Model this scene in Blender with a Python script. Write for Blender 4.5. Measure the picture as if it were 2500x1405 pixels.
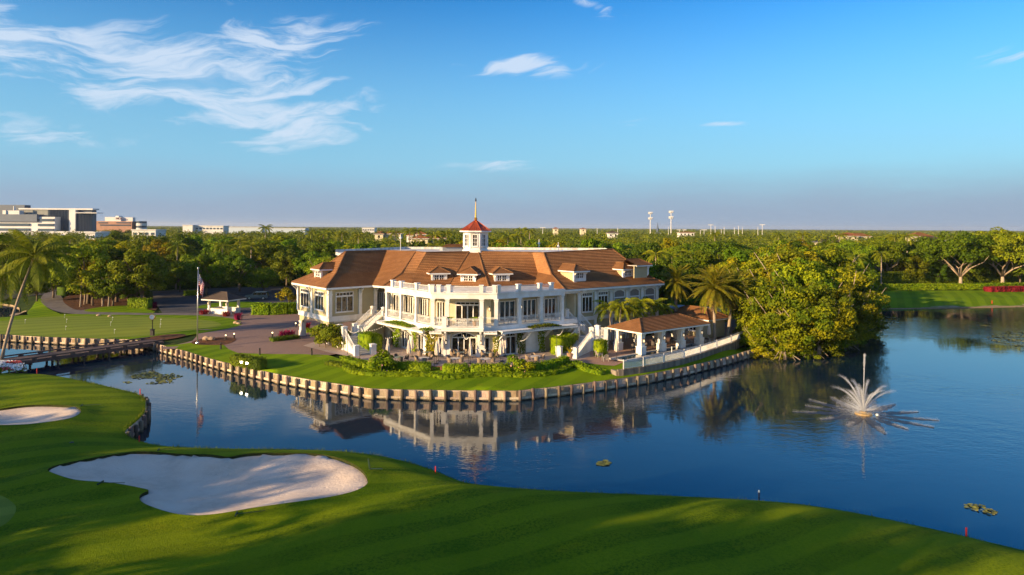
import bpy, bmesh, math, random
import numpy as np
from mathutils import Vector, Matrix
from mathutils.geometry import delaunay_2d_cdt

S = bpy.context.scene
for o in list(bpy.data.objects):
    bpy.data.objects.remove(o)
COL = S.collection
R = math.radians
random.seed(7)
NP = np.random.default_rng(11)

# ---------------------------------------------------------------- camera
CAM_H, FPX, HZ, CX = 17.6, 1667.0, 555.0, 1250.0     # eye height, focal length and horizon row in photo pixels
ROLL = R(0.32)
cd = bpy.data.cameras.new('camera')
cam = bpy.data.objects.new('camera', cd)
COL.objects.link(cam)
cd.sensor_width = 36.0
cd.lens = 36.0 * FPX / 2500.0
cd.shift_y = -(702.5 - HZ) / 2500.0
cd.clip_start = 0.5
cd.clip_end = 30000.0
cam.matrix_world = Matrix.Translation((0, 0, CAM_H)) @ Matrix.Rotation(R(90), 4, 'X') @ Matrix.Rotation(ROLL, 4, 'Z')
S.camera = cam


def P(px, py, z=0.0):
    """the point of the photo's pixel that lies at height z"""
    u, v = px - CX, py - HZ
    c, s = math.cos(ROLL), math.sin(ROLL)
    u0, v0 = u * c + v * s, -u * s + v * c
    Y = (CAM_H - z) * FPX / v0
    return Vector((u0 * Y / FPX, Y, z))


def PY(px, py, Y):
    """the point of the photo's pixel that lies at distance Y"""
    u, v = px - CX, py - HZ
    c, s = math.cos(ROLL), math.sin(ROLL)
    u0, v0 = u * c + v * s, -u * s + v * c
    return Vector((u0 * Y / FPX, Y, CAM_H - v0 * Y / FPX))


# ---------------------------------------------------------------- light
SUN_EL, SUN_AZ = R(14.0), math.atan2(-0.845, -0.535)   # azimuth from +Y towards +X
sun_dir = Vector((math.sin(SUN_AZ) * math.cos(SUN_EL), math.cos(SUN_AZ) * math.cos(SUN_EL), math.sin(SUN_EL)))
sl = bpy.data.lights.new('sun', 'SUN')
sl.energy = 5.0
sl.angle = R(0.6)
sl.color = (1.0, 0.70, 0.37)
sun = bpy.data.objects.new('sun', sl)
sun.rotation_euler = sun_dir.to_track_quat('Z', 'Y').to_euler()
COL.objects.link(sun)

W = bpy.data.worlds.new('World')
S.world = W
W.use_nodes = True
wt = W.node_tree
wt.nodes.clear()


class NT:
    """small helper that wires node trees"""
    def __init__(self, tree):
        self.t = tree

    def n(self, kind, **kw):
        nd = self.t.nodes.new(kind)
        for k, v in kw.items():
            setattr(nd, k, v)
        return nd

    def put(self, sock, val):
        if isinstance(val, bpy.types.NodeSocket):
            self.t.links.new(val, sock)
        else:
            if hasattr(sock.default_value, '__len__') and not hasattr(val, '__len__'):
                val = [val] * len(sock.default_value)
            if hasattr(val, '__len__') and hasattr(sock.default_value, '__len__') and len(val) == 3 and len(sock.default_value) == 4:
                val = (*val, 1.0)
            sock.default_value = val

    def m(self, op, a, b=0.0, c=None, clamp=False):
        nd = self.n('ShaderNodeMath', operation=op, use_clamp=clamp)
        self.put(nd.inputs[0], a)
        self.put(nd.inputs[1], b)
        if c is not None:
            self.put(nd.inputs[2], c)
        return nd.outputs[0]

    def vec(self, x, y, z):
        nd = self.n('ShaderNodeCombineXYZ')
        for i, v in enumerate((x, y, z)):
            self.put(nd.inputs[i], v)
        return nd.outputs[0]

    def mix(self, f, a, b):
        nd = self.n('ShaderNodeMix', data_type='RGBA')
        self.put(nd.inputs[0], f)
        self.put(nd.inputs[6], a)
        self.put(nd.inputs[7], b)
        return nd.outputs[2]

    def noise(self, v, scale, detail=4.0, rough=0.55, dist=0.0, out=0):
        nd = self.n('ShaderNodeTexNoise')
        if v is not None:
            self.put(nd.inputs['Vector'], v)
        nd.inputs['Scale'].default_value = scale
        nd.inputs['Detail'].default_value = detail
        nd.inputs['Roughness'].default_value = rough
        nd.inputs['Distortion'].default_value = dist
        return nd.outputs[out]

    def smooth(self, x, lo, hi, a=0.0, b=1.0):
        nd = self.n('ShaderNodeMapRange', interpolation_type='SMOOTHSTEP')
        for i, v in enumerate((x, lo, hi, a, b)):
            self.put(nd.inputs[i], v)
        return nd.outputs[0]


def build_sky():
    k = NT(wt)
    sky = k.n('ShaderNodeTexSky', sky_type='NISHITA', sun_disc=False)
    sky.sun_elevation = SUN_EL
    sky.sun_rotation = SUN_AZ
    sky.altitude = 0.0
    sky.air_density = 1.0
    sky.dust_density = 0.5
    sky.ozone_density = 2.5
    tc = k.n('ShaderNodeTexCoord')
    sep = k.n('ShaderNodeSeparateXYZ')
    wt.links.new(tc.outputs['Generated'], sep.inputs[0])
    x, y, z = sep.outputs
    az = k.m('ARCTAN2', x, y)
    el = k.m('ARCSINE', z)
    hs = k.n('ShaderNodeHueSaturation')
    hs.inputs['Saturation'].default_value = 1.38
    wt.links.new(sky.outputs[0], hs.inputs['Color'])
    gm = k.n('ShaderNodeGamma')
    gm.inputs['Gamma'].default_value = 1.36
    wt.links.new(hs.outputs[0], gm.inputs['Color'])
    vm = k.n('ShaderNodeVectorMath', operation='MULTIPLY')
    wt.links.new(gm.outputs[0], vm.inputs[0])
    vm.inputs[1].default_value = (0.42, 0.46, 0.445)
    col = vm.outputs[0]
    # pale band of haze above the horizon
    col = k.mix(k.smooth(el, 0.03, 0.38, 0.90, 0.0), col, (0.86, 1.78, 2.60, 1))
    # bank of thin grey-mauve cloud low over the whole horizon
    edge = k.noise(k.vec(k.m('MULTIPLY', az, 3.0), k.m('MULTIPLY', el, 16.0), 0.3), 2.2, 6.0, 0.6)
    e2 = k.m('ADD', el, k.m('MULTIPLY', k.m('SUBTRACT', edge, 0.5), 0.035))
    bank = k.smooth(e2, 0.012, 0.10, 0.92, 0.0)
    col = k.mix(bank, col, (1.07, 1.36, 1.84, 1))
    # drawn-out cirrus: where the wisps are, times their streaks
    warp = k.noise(k.vec(k.m('MULTIPLY', az, 4.0), k.m('MULTIPLY', el, 9.0), 1.7), 1.6, 3.0, 0.5)
    wv = k.m('MULTIPLY', k.m('SUBTRACT', warp, 0.5), 0.10)
    el_w = k.m('ADD', el, wv)
    az_w = k.m('ADD', az, k.m('MULTIPLY', k.m('SUBTRACT', warp, 0.5), 0.16))
    sh = k.m('SUBTRACT', el_w, k.m('MULTIPLY', az_w, 0.10))
    streak = k.noise(k.vec(k.m('MULTIPLY', az_w, 8.0), k.m('MULTIPLY', sh, 40.0), 0.0), 1.0, 9.0, 0.62, 0.5)
    lump = k.noise(k.vec(k.m('MULTIPLY', az_w, 5.0), k.m('MULTIPLY', el_w, 15.0), 4.0), 1.3, 5.0, 0.55)
    total = None
    # (px, py, half width px, half height px, weight, tilt) measured in the photo, kept as sky directions
    spots = [(470, 195, 400, 110, 1.0, -0.08), (100, 130, 300, 80, .9, -.30), (690, 90, 190, 80, .85, .1), (620, 270, 300, 80, .95, -.05), (730, 325, 180, 55, .85, .1), (90, 325, 190, 40, .7, 0.0),
             (350, 340, 150, 30, .45, 0), (1280, 160, 150, 26, .95, .0), (1120, 160, 60, 10, .6, 0), (1440, 8, 70, 22, .9, -.3),
             (1560, 293, 110, 13, .65, .15), (1757, 300, 70, 8, .9, 0), (1230, 400, 150, 20, .6, .12), (960, 300, 80, 40, .28, .1),
             (2440, 122, 120, 30, .5, -.05), (100, 30, 130, 35, .4, -.3), (1170, 215, 60, 30, .3, .3), (1950, 405, 160, 12, .3, .1), (790, 213, 70, 7, .6, .1)]
    for (px, py, hw, hh, wgt, tilt) in spots:
        a, b = (px - CX) / FPX, (HZ - py) / FPX
        ca = math.atan(a)
        ce = math.atan(b * math.cos(ca))
        sx = hw / FPX * math.cos(ca) ** 2
        sy = hh / FPX * math.cos(ca)
        dx = k.m('SUBTRACT', az, ca)
        dy = k.m('SUBTRACT', k.m('SUBTRACT', el, ce), k.m('MULTIPLY', dx, tilt))
        q = k.m('ADD', k.m('POWER', k.m('DIVIDE', dx, sx), 2.0), k.m('POWER', k.m('DIVIDE', dy, sy), 2.0))
        g = k.m('MULTIPLY', k.m('EXPONENT', k.m('MULTIPLY', q, -0.85)), wgt)
        total = g if total is None else k.m('MAXIMUM', total, g)
    # out-of-view wisps of the same kind, coverage raised to whiten the ambient light
    far = k.smooth(k.m('ABSOLUTE', az), 0.72, 1.0)
    rest = k.noise(k.vec(k.m('MULTIPLY', az, 3.0), k.m('MULTIPLY', el, 5.0), 9.0), 1.4, 3.0, 0.5)
    rest = k.m('MULTIPLY', k.m('MULTIPLY', far, k.smooth(rest, 0.43, 0.62)), 1.0)
    total = k.m('MAXIMUM', total, rest)
    st2 = k.smooth(streak, 0.30, 0.72)
    body = k.m('ADD', k.m('MULTIPLY', st2, 0.62), k.m('MULTIPLY', lump, 0.72))
    thr = k.m('SUBTRACT', 0.98, k.m('MULTIPLY', total, 0.80))
    dens = k.smooth(k.m('SUBTRACT', body, thr), 0.0, 0.55)
    dens = k.m('MULTIPLY', dens, k.smooth(total, 0.02, 0.35))
    col = k.mix(k.m('MULTIPLY', dens, 0.80), col, (2.35, 2.7, 3.2, 1))
    bg = k.n('ShaderNodeBackground')
    bg.inputs['Strength'].default_value = 0.15
    wt.links.new(col, bg.inputs['Color'])
    out = k.n('ShaderNodeOutputWorld')
    wt.links.new(bg.outputs[0], out.inputs['Surface'])


build_sky()
vs = S.view_settings
vs.view_transform = 'Standard'
vs.look = 'None'
vs.exposure = 1.0
vs.gamma = 1.0
vs.use_curve_mapping = False
S.cycles.use_denoising = True
S.cycles.max_bounces = 8
S.cycles.transparent_max_bounces = 12
# ---------------------------------------------------------------- materials
MATS = {}


def mat(name, c1, c2=None, scale=4.0, rough=0.7, bump=0.0, bscale=None, metal=0.0, spec=0.4, c3=None, scale3=0.3, coord='world', stretch=None, rnd=0.0, detail=5.0, sheen=0.0):
    """a procedural surface: two or three tones broken up by noise, with relief"""
    if name in MATS:
        return MATS[name]
    m = bpy.data.materials.new(name)
    m.use_nodes = True
    t = m.node_tree
    k = NT(t)
    b = t.nodes['Principled BSDF']
    if coord == 'world':
        v = k.n('ShaderNodeNewGeometry').outputs['Position']
    elif coord == 'uv':
        v = k.n('ShaderNodeTexCoord').outputs['UV']
    else:
        v = k.n('ShaderNodeTexCoord').outputs['Object']
    if stretch:
        mp = k.n('ShaderNodeMapping')
        k.put(mp.inputs[0], v)
        mp.inputs['Scale'].default_value = stretch
        v = mp.outputs[0]
    col = None
    if c2 is not None:
        f = k.smooth(k.noise(v, scale, detail, 0.6), 0.35, 0.65)
        col = k.mix(f, c1, c2)
    if c3 is not None:
        f3 = k.smooth(k.noise(v, scale3, 4.0, 0.55), 0.4, 0.68)
        col = k.mix(f3, col if col is not None else c1, c3)
    if rnd:
        oi = k.n('ShaderNodeObjectInfo')
        hs = k.n('ShaderNodeHueSaturation')
        k.put(hs.inputs['Color'], col if col is not None else c1)
        k.put(hs.inputs['Value'], k.m('ADD', 1.0 - rnd * .5, k.m('MULTIPLY', oi.outputs['Random'], rnd)))
        r2 = k.m('FRACT', k.m('MULTIPLY', oi.outputs['Random'], 7.31))
        k.put(hs.inputs['Hue'], k.m('ADD', 0.5 - rnd * .045, k.m('MULTIPLY', r2, rnd * .07)))
        col = hs.outputs[0]
    k.put(b.inputs['Base Color'], col if col is not None else c1)
    b.inputs['Roughness'].default_value = rough
    b.inputs['Metallic'].default_value = metal
    b.inputs['Specular IOR Level'].default_value = spec
    if sheen:
        b.inputs['Sheen Weight'].default_value = sheen
    if bump:
        bn = k.n('ShaderNodeBump')
        bn.inputs['Strength'].default_value = bump
        bn.inputs['Distance'].default_value = 0.08
        k.put(bn.inputs['Height'], k.noise(v, bscale or scale * 3, 5.0, 0.65))
        k.put(b.inputs['Normal'], bn.outputs[0])
    MATS[name] = m
    return m


def emit_mat(name, col, strength):
    m = bpy.data.materials.new(name)
    m.use_nodes = True
    b = m.node_tree.nodes['Principled BSDF']
    b.inputs['Base Color'].default_value = (*col, 1)
    b.inputs['Emission Color'].default_value = (*col, 1)
    b.inputs['Emission Strength'].default_value = strength
    MATS[name] = m
    return m


def leaf_mat(name, dark, mid, light, rnd=0.6, trans=0.25):
    m = bpy.data.materials.new(name)
    m.use_nodes = True
    t = m.node_tree
    k = NT(t)
    b = t.nodes['Principled BSDF']
    v = k.n('ShaderNodeNewGeometry').outputs['Position']
    col = k.mix(k.smooth(k.noise(v, 0.35, 3.0, 0.6), 0.38, 0.62), mid, light)
    col = k.mix(k.smooth(k.noise(v, 2.6, 2.0, 0.6), 0.42, 0.7), col, dark)
    oi = k.n('ShaderNodeObjectInfo')
    hs = k.n('ShaderNodeHueSaturation')
    k.put(hs.inputs['Color'], col)
    k.put(hs.inputs['Value'], k.m('ADD', 1.0 - rnd * .5, k.m('MULTIPLY', oi.outputs['Random'], rnd)))
    r2 = k.m('FRACT', k.m('MULTIPLY', oi.outputs['Random'], 7.31))
    k.put(hs.inputs['Hue'], k.m('ADD', 0.5 - rnd * .05, k.m('MULTIPLY', r2, rnd * .09)))
    k.put(b.inputs['Base Color'], hs.outputs[0])
    b.inputs['Roughness'].default_value = 0.62
    b.inputs['Specular IOR Level'].default_value = 0.1
    tr = k.n('ShaderNodeBsdfTranslucent')
    k.put(tr.inputs['Color'], hs.outputs[0])
    mx = k.n('ShaderNodeMixShader')
    mx.inputs[0].default_value = trans
    t.links.new(b.outputs[0], mx.inputs[1])
    t.links.new(tr.outputs[0], mx.inputs[2])
    t.links.new(mx.outputs[0], t.nodes['Material Output'].inputs['Surface'])
    MATS[name] = m
    return m


# ---------------------------------------------------------------- objects
def tag(o, label=None, cat=None, group=None, kind=None):
    for key, val in (('label', label), ('category', cat), ('group', group), ('kind', kind)):
        if val:
            o[key] = val
    return o


def thing(name, loc, label, cat, group=None, rz=0.0):
    o = bpy.data.objects.new(name, None)
    o.empty_display_size = 0.3
    o.location = loc
    o.rotation_euler = (0, 0, rz)
    COL.objects.link(o)
    return tag(o, label, cat, group)


def link(name, me, m, parent=None, world=False):
    """link a mesh; world=True keeps world coordinates under an unrotated parent"""
    o = bpy.data.objects.new(name, me)
    if m is not None and not me.materials:
        me.materials.append(m)
    COL.objects.link(o)
    if parent is not None:
        o.parent = parent
        if world:
            off = Vector((0, 0, 0))
            p = parent
            while p is not None:
                off += p.location
                p = p.parent
            o.location = -off
    return o


def copy_tree(o, parent=None):
    c = o.copy()
    COL.objects.link(c)
    if parent is not None:
        c.parent = parent
    for ch in CHILDREN.get(o.name, []) or o.children:
        copy_tree(ch, c)
    return c


CHILDREN = {}


class MB:
    """collects faces for one mesh"""
    def __init__(self):
        self.v, self.f, self.uv = [], [], []

    def add(self, vs, fs):
        n = len(self.v)
        self.v += [tuple(p) for p in vs]
        self.f += [tuple(i + n for i in f) for f in fs]
        return self

    def hexa(self, a, b, c, d, e, f, g, h):
        return self.add([a, b, c, d, e, f, g, h], [(3, 2, 1, 0), (4, 5, 6, 7), (0, 1, 5, 4), (1, 2, 6, 5), (2, 3, 7, 6), (3, 0, 4, 7)])

    def box(self, x0, x1, y0, y1, z0, z1):
        return self.hexa((x0, y0, z0), (x1, y0, z0), (x1, y1, z0), (x0, y1, z0), (x0, y0, z1), (x1, y0, z1), (x1, y1, z1), (x0, y1, z1))

    def bar(self, p, q, w, h):
        """a square bar between two points"""
        p, q = Vector(p), Vector(q)
        d = (q - p).normalized()
        s = d.cross(Vector((0, 0, 1)))
        s = s.normalized() if s.length > 1e-4 else Vector((1, 0, 0))
        u = s.cross(d)
        s, u = s * w / 2, u * h / 2
        return self.hexa(p - s - u, p + s - u, p + s + u, p - s + u, q - s - u, q + s - u, q + s + u, q - s + u)

    def tube(self, pts, rad, n=8, cap=True):
        """a round tube along points; rad one radius or one for each point"""
        pts = [Vector(p) for p in pts]
        if not hasattr(rad, '__len__'):
            rad = [rad] * len(pts)
        base = len(self.v)
        ref = None
        for i, p in enumerate(pts):
            d = (pts[min(i + 1, len(pts) - 1)] - pts[max(i - 1, 0)]).normalized()
            if ref is None:
                ref = d.orthogonal().normalized()
            ref = (ref - d * ref.dot(d))
            ref = ref.normalized() if ref.length > 1e-5 else d.orthogonal().normalized()
            w = d.cross(ref)
            for j in range(n):
                a = 2 * math.pi * j / n
                self.v.append(tuple(p + (ref * math.cos(a) + w * math.sin(a)) * rad[i]))
        for i in range(len(pts) - 1):
            for j in range(n):
                a, b = base + i * n + j, base + i * n + (j + 1) % n
                self.f.append((a, b, b + n, a + n))
        if cap:
            self.f.append(tuple(base + j for j in reversed(range(n))))
            self.f.append(tuple(base + (len(pts) - 1) * n + j for j in range(n)))
        return self

    def lathe(self, prof, n=12, c=(0, 0, 0), ph=0.0):
        base = len(self.v)
        for r, z in prof:
            for j in range(n):
                a = 2 * math.pi * j / n + ph
                self.v.append((c[0] + r * math.cos(a), c[1] + r * math.sin(a), c[2] + z))
        for i in range(len(prof) - 1):
            for j in range(n):
                a, b = base + i * n + j, base + i * n + (j + 1) % n
                self.f.append((a, b, b + n, a + n))
        self.f.append(tuple(base + j for j in reversed(range(n))))
        self.f.append(tuple(base + (len(prof) - 1) * n + j for j in range(n)))
        return self

    def prism(self, poly, z0, z1):
        n = len(poly)
        area = sum(poly[i][0] * poly[(i + 1) % n][1] - poly[(i + 1) % n][0] * poly[i][1] for i in range(n))
        if area < 0:
            poly = list(reversed(poly))
        vs = [(p[0], p[1], z0) for p in poly] + [(p[0], p[1], z1) for p in poly]
        fs = [tuple(reversed(range(n))), tuple(range(n, 2 * n))] + [(i, (i + 1) % n, n + (i + 1) % n, n + i) for i in range(n)]
        return self.add(vs, fs)

    def mesh(self, name, smooth=False):
        me = bpy.data.meshes.new(name)
        me.from_pydata(self.v, [], self.f)
        if self.uv:
            l = me.uv_layers.new(name='uv')
            flat = np.array([c for f in self.uv for p in f for c in p], np.float32)
            l.data.foreach_set('uv', flat)
        if smooth:
            me.polygons.foreach_set('use_smooth', [True] * len(me.polygons))
        return me

    def build(self, name, m, parent=None, world=False, smooth=False):
        return link(name, self.mesh(name, smooth), m, parent, world)


class Frame:
    """a wall's own axes: t along it, n outwards (to the right of A->B), z up"""
    def __init__(self, A, B):
        self.A = Vector((A[0], A[1], 0))
        d = Vector((B[0] - A[0], B[1] - A[1], 0))
        self.L = d.length
        self.t = d / self.L
        self.n = Vector((self.t.y, -self.t.x, 0))

    def p(self, t, n, z):
        return self.A + self.t * t + self.n * n + Vector((0, 0, z))

    def box(self, mb, t0, t1, n0, n1, z0, z1):
        p = self.p
        return mb.hexa(p(t0, n1, z0), p(t1, n1, z0), p(t1, n0, z0), p(t0, n0, z0), p(t0, n1, z1), p(t1, n1, z1), p(t1, n0, z1), p(t0, n0, z1))

    def wall(self, mb, t0, t1, n0, n1, z0, z1, holes=()):
        t = t0
        for (a, b, c, d) in sorted(holes):
            if a > t:
                self.box(mb, t, a, n0, n1, z0, z1)
            if c > z0:
                self.box(mb, a, b, n0, n1, z0, c)
            if d < z1:
                self.box(mb, a, b, n0, n1, d, z1)
            t = b
        if t < t1:
            self.box(mb, t, t1, n0, n1, z0, z1)
        return mb

    def plate(self, mb, prof, n0, n1):
        """a flat shape given as (t, z) points, n0..n1 thick"""
        k = len(prof)
        area = sum(prof[i][0] * prof[(i + 1) % k][1] - prof[(i + 1) % k][0] * prof[i][1] for i in range(k))
        if area < 0:
            prof = list(reversed(prof))
        vs = [self.p(t, n1, z) for t, z in prof] + [self.p(t, n0, z) for t, z in prof]
        fs = [tuple(range(k)), tuple(reversed(range(k, 2 * k)))] + [(i, k + i, k + (i + 1) % k, (i + 1) % k) for i in range(k)]
        return mb.add(vs, fs)


def np_mesh(name, verts, faces):
    """fast mesh from arrays; faces is (N,4) or (N,3)"""
    me = bpy.data.meshes.new(name)
    verts = np.ascontiguousarray(verts, np.float32)
    faces = np.ascontiguousarray(faces, np.int32)
    k = faces.shape[1]
    me.vertices.add(len(verts))
    me.vertices.foreach_set('co', verts.ravel())
    me.loops.add(faces.size)
    me.loops.foreach_set('vertex_index', faces.ravel())
    me.polygons.add(len(faces))
    me.polygons.foreach_set('loop_start', np.arange(0, faces.size, k, dtype=np.int32))
    me.polygons.foreach_set('loop_total', np.full(len(faces), k, np.int32))
    me.update(calc_edges=True)
    return me


def pip(pts, poly):
    pts = np.asarray(pts, float)
    x, y = pts[:, 0], pts[:, 1]
    ins = np.zeros(len(pts), bool)
    n = len(poly)
    for i in range(n):
        x0, y0 = poly[i][0], poly[i][1]
        x1, y1 = poly[(i + 1) % n][0], poly[(i + 1) % n][1]
        if y0 == y1:
            continue
        c = ((y0 > y) != (y1 > y)) & (x < (x1 - x0) * (y - y0) / (y1 - y0) + x0)
        ins ^= c
    return ins


def line_dist(pts, line):
    """distance of every point to a polyline, and its third coordinate at the nearest spot"""
    pts = np.asarray(pts, float)[:, :2]
    best = np.full(len(pts), 1e9)
    zz = np.zeros(len(pts))
    for a, b in zip(line[:-1], line[1:]):
        a2, b2 = np.array(a[:2]), np.array(b[:2])
        d = b2 - a2
        t = np.clip(((pts - a2) @ d) / max(1e-9, d @ d), 0, 1)
        q = np.hypot(*(pts - (a2 + t[:, None] * d)).T)
        m = q < best
        best[m] = q[m]
        zz[m] = (a[2] + (b[2] - a[2]) * t)[m]
    return best, zz


def smoothpoly(pts, it=2, closed=True):
    """round a polygon off (corner cutting)"""
    pts = [tuple(p) for p in pts]
    for _ in range(it):
        out = []
        n = len(pts)
        for i in range(n if closed else n - 1):
            a, b = pts[i], pts[(i + 1) % n]
            out.append(tuple(a[j] * .75 + b[j] * .25 for j in range(len(a))))
            out.append(tuple(a[j] * .25 + b[j] * .75 for j in range(len(a))))
        pts = ([pts[0]] + out + [pts[-1]]) if not closed else out
    return pts


def densify(poly, step, closed=True):
    out = []
    n = len(poly)
    for i in range(n if closed else n - 1):
        a, b = np.array(poly[i][:2]), np.array(poly[(i + 1) % n][:2])
        k = max(1, int(np.hypot(*(b - a)) / step))
        for j in range(k):
            out.append(tuple(a + (b - a) * j / k))
    if not closed:
        out.append(tuple(poly[-1][:2]))
    return out


def tri_sheet(outer, inner, step, box=None, edge_step=None):
    """triangulate an outline with inner loops kept as edges; returns points, triangles, and for each triangle the loop it lies in (-1 none)"""
    es = edge_step or step
    loops = [densify(outer, es)] + [densify(l, min(es, 0.8)) for l in inner]
    vs, ed = [], []
    for l in loops:
        b = len(vs)
        vs += l
        ed += [(b + i, b + (i + 1) % len(l)) for i in range(len(l))]
    if step:
        x0, x1, y0, y1 = box or (min(p[0] for p in outer), max(p[0] for p in outer), min(p[1] for p in outer), max(p[1] for p in outer))
        gx, gy = np.meshgrid(np.arange(x0, x1, step), np.arange(y0, y1, step))
        g = np.stack([gx.ravel(), gy.ravel()], 1) + NP.uniform(-.2, .2, (gx.size, 2)) * step
        g = g[pip(g, outer)]
        d, _ = line_dist(g, [(*p, 0) for p in loops[0] + loops[0][:1]]) if len(loops[0]) < 900 else (np.full(len(g), 9.), 0)
        g = g[d > step * .35]
        vs += [tuple(p) for p in g]
    r = delaunay_2d_cdt([Vector(v) for v in vs], ed, [], 0, 1e-4)
    pv = np.array([(v.x, v.y) for v in r[0]])
    tr = np.array([f for f in r[2] if len(f) == 3])
    c = pv[tr].mean(1)
    tr = tr[pip(c, loops[0])]
    c = pv[tr].mean(1)
    which = np.full(len(tr), -1)
    for i, l in enumerate(loops[1:]):
        which[pip(c, l)] = i
    return pv, tr, which


def surf(name, pv, tr, z, m, kind='structure', smooth=True, uv=False):
    used, inv = np.unique(tr.ravel(), return_inverse=True)
    v = np.column_stack([pv[used], np.asarray(z)[used]])
    t = inv.reshape(tr.shape)
    a, b, c = v[t[:, 0]], v[t[:, 1]], v[t[:, 2]]
    flip = np.cross(b - a, c - a)[:, 2] < 0
    t[flip] = t[flip][:, ::-1]
    me = np_mesh(name, v, t)
    if smooth:
        me.polygons.foreach_set('use_smooth', [True] * len(me.polygons))
    o = link(name, me, m)
    o['kind'] = kind
    return o


# the terrain's height
def zgrid(pts):
    z = np.zeros(len(pts))
    for line, width in SHORES:
        d, ze = line_dist(pts, line)
        t = np.clip(d / width, 0, 1)
        s = t * t * (3 - 2 * t)
        z = np.minimum(z, ze * (1 - s))
    return z


SHORES = []


def ground_z(x, y):
    return float(zgrid(np.array([[x, y]]))[0])


def patch(name, pxs, off, m, step=2.5, rnd=2, z=0.0, raw=None):
    """a sheet laid on the terrain, outlined in photo pixels read on the ground"""
    pts = raw or [tuple(P(q[0], q[1], q[2] if len(q) > 2 else z))[:2] for q in pxs]
    pts = smoothpoly(pts, rnd)
    pv, tr, _ = tri_sheet(pts, [], step)
    return surf(name, pv, tr, zgrid(pv) + off, m)
# ---------------------------------------------------------------- the setting
WATER_Z = -1.55


def water_mat():
    m = bpy.data.materials.new('lake_water')
    m.use_nodes = True
    t = m.node_tree
    k = NT(t)
    b = t.nodes['Principled BSDF']
    b.inputs['Base Color'].default_value = (0.006, 0.021, 0.040, 1)
    b.inputs['Roughness'].default_value = 0.02
    b.inputs['IOR'].default_value = 1.5
    v = k.n('ShaderNodeNewGeometry').outputs['Position']
    mp = k.n('ShaderNodeMapping')
    k.put(mp.inputs[0], v)
    mp.inputs['Rotation'].default_value = (0, 0, R(20))
    mp.inputs['Scale'].default_value = (0.7, 1.25, 1)
    a = k.noise(mp.outputs[0], 0.55, 3.0, 0.5, 0.3)
    c = k.noise(mp.outputs[0], 2.6, 2.0, 0.5, 0.4)
    # breeze: ripples are stronger out on the open lake, calmer by the left bank
    gust = k.smooth(k.noise(v, 0.035, 3.0, 0.6), 0.40, 0.62, 0.12, 1.15)
    sep = k.n('ShaderNodeSeparateXYZ')
    k.put(sep.inputs[0], v)
    open_ = k.smooth(sep.outputs[0], -25.0, 40.0, 0.5, 2.6)
    amp = k.m('MULTIPLY', gust, open_)
    h = k.m('ADD', k.m('MULTIPLY', a, 0.6), k.m('MULTIPLY', c, 0.30))
    bn = k.n('ShaderNodeBump')
    bn.inputs['Distance'].default_value = 0.055
    k.put(bn.inputs['Strength'], k.m('MULTIPLY', amp, 0.5, clamp=True))
    k.put(bn.inputs['Height'], h)
    k.put(b.inputs['Normal'], bn.outputs[0])
    MATS['lake_water'] = m
    return m


def grass_mat(name, c1, c2, c3, mow=0.0, dry=(0.13, 0.13, 0.02), bump=0.35, fine=9.0):
    m = bpy.data.materials.new(name)
    m.use_nodes = True
    t = m.node_tree
    k = NT(t)
    b = t.nodes['Principled BSDF']
    v = k.n('ShaderNodeNewGeometry').outputs['Position']
    col = k.mix(k.smooth(k.noise(v, 0.16, 4.0, 0.6), 0.35, 0.65), c1, c2)
    col = k.mix(k.smooth(k.noise(v, fine, 3.0, 0.7), 0.42, 0.66, 0.0, 0.9), col, c3)
    col = k.mix(k.smooth(k.noise(v, 0.7, 6.0, 0.7), 0.53, 0.74, 0.0, 0.65), col, dry)
    col = k.mix(k.smooth(k.noise(v, fine * 3.2, 2.0, 0.8), 0.50, 0.72, 0.0, 0.55), col, (c3[0] * .45, c3[1] * .5, c3[2]))
    col = k.mix(k.smooth(k.noise(v, 0.07, 3.0, 0.6), 0.45, 0.65, 0.0, 0.45), col, (c2[0] * 1.25, c2[1] * 1.1, c2[2]))
    if mow:
        mp = k.n('ShaderNodeMapping')
        k.put(mp.inputs[0], v)
        mp.inputs['Rotation'].default_value = (0, 0, R(mow))
        sp = k.n('ShaderNodeSeparateXYZ')
        k.put(sp.inputs[0], mp.outputs[0])
        st = k.smooth(k.m('SINE', k.m('MULTIPLY', sp.outputs[0], 1.9)), -0.3, 0.3, 0.0, 0.3)
        col = k.mix(st, col, (c2[0] * 1.5, c2[1] * 1.45, c2[2] * 1.5))
    k.put(b.inputs['Base Color'], col)
    b.inputs['Roughness'].default_value = 0.85
    b.inputs['Specular IOR Level'].default_value = 0.04
    bn = k.n('ShaderNodeBump')
    bn.inputs['Strength'].default_value = bump
    bn.inputs['Distance'].default_value = 0.10
    k.put(bn.inputs['Height'], k.m('ADD', k.noise(v, 14.0, 3.0, 0.7), k.m('MULTIPLY', k.noise(v, 2.2, 3.0, 0.6), 0.8)))
    k.put(b.inputs['Normal'], bn.outputs[0])
    MATS[name] = m
    return m


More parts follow.
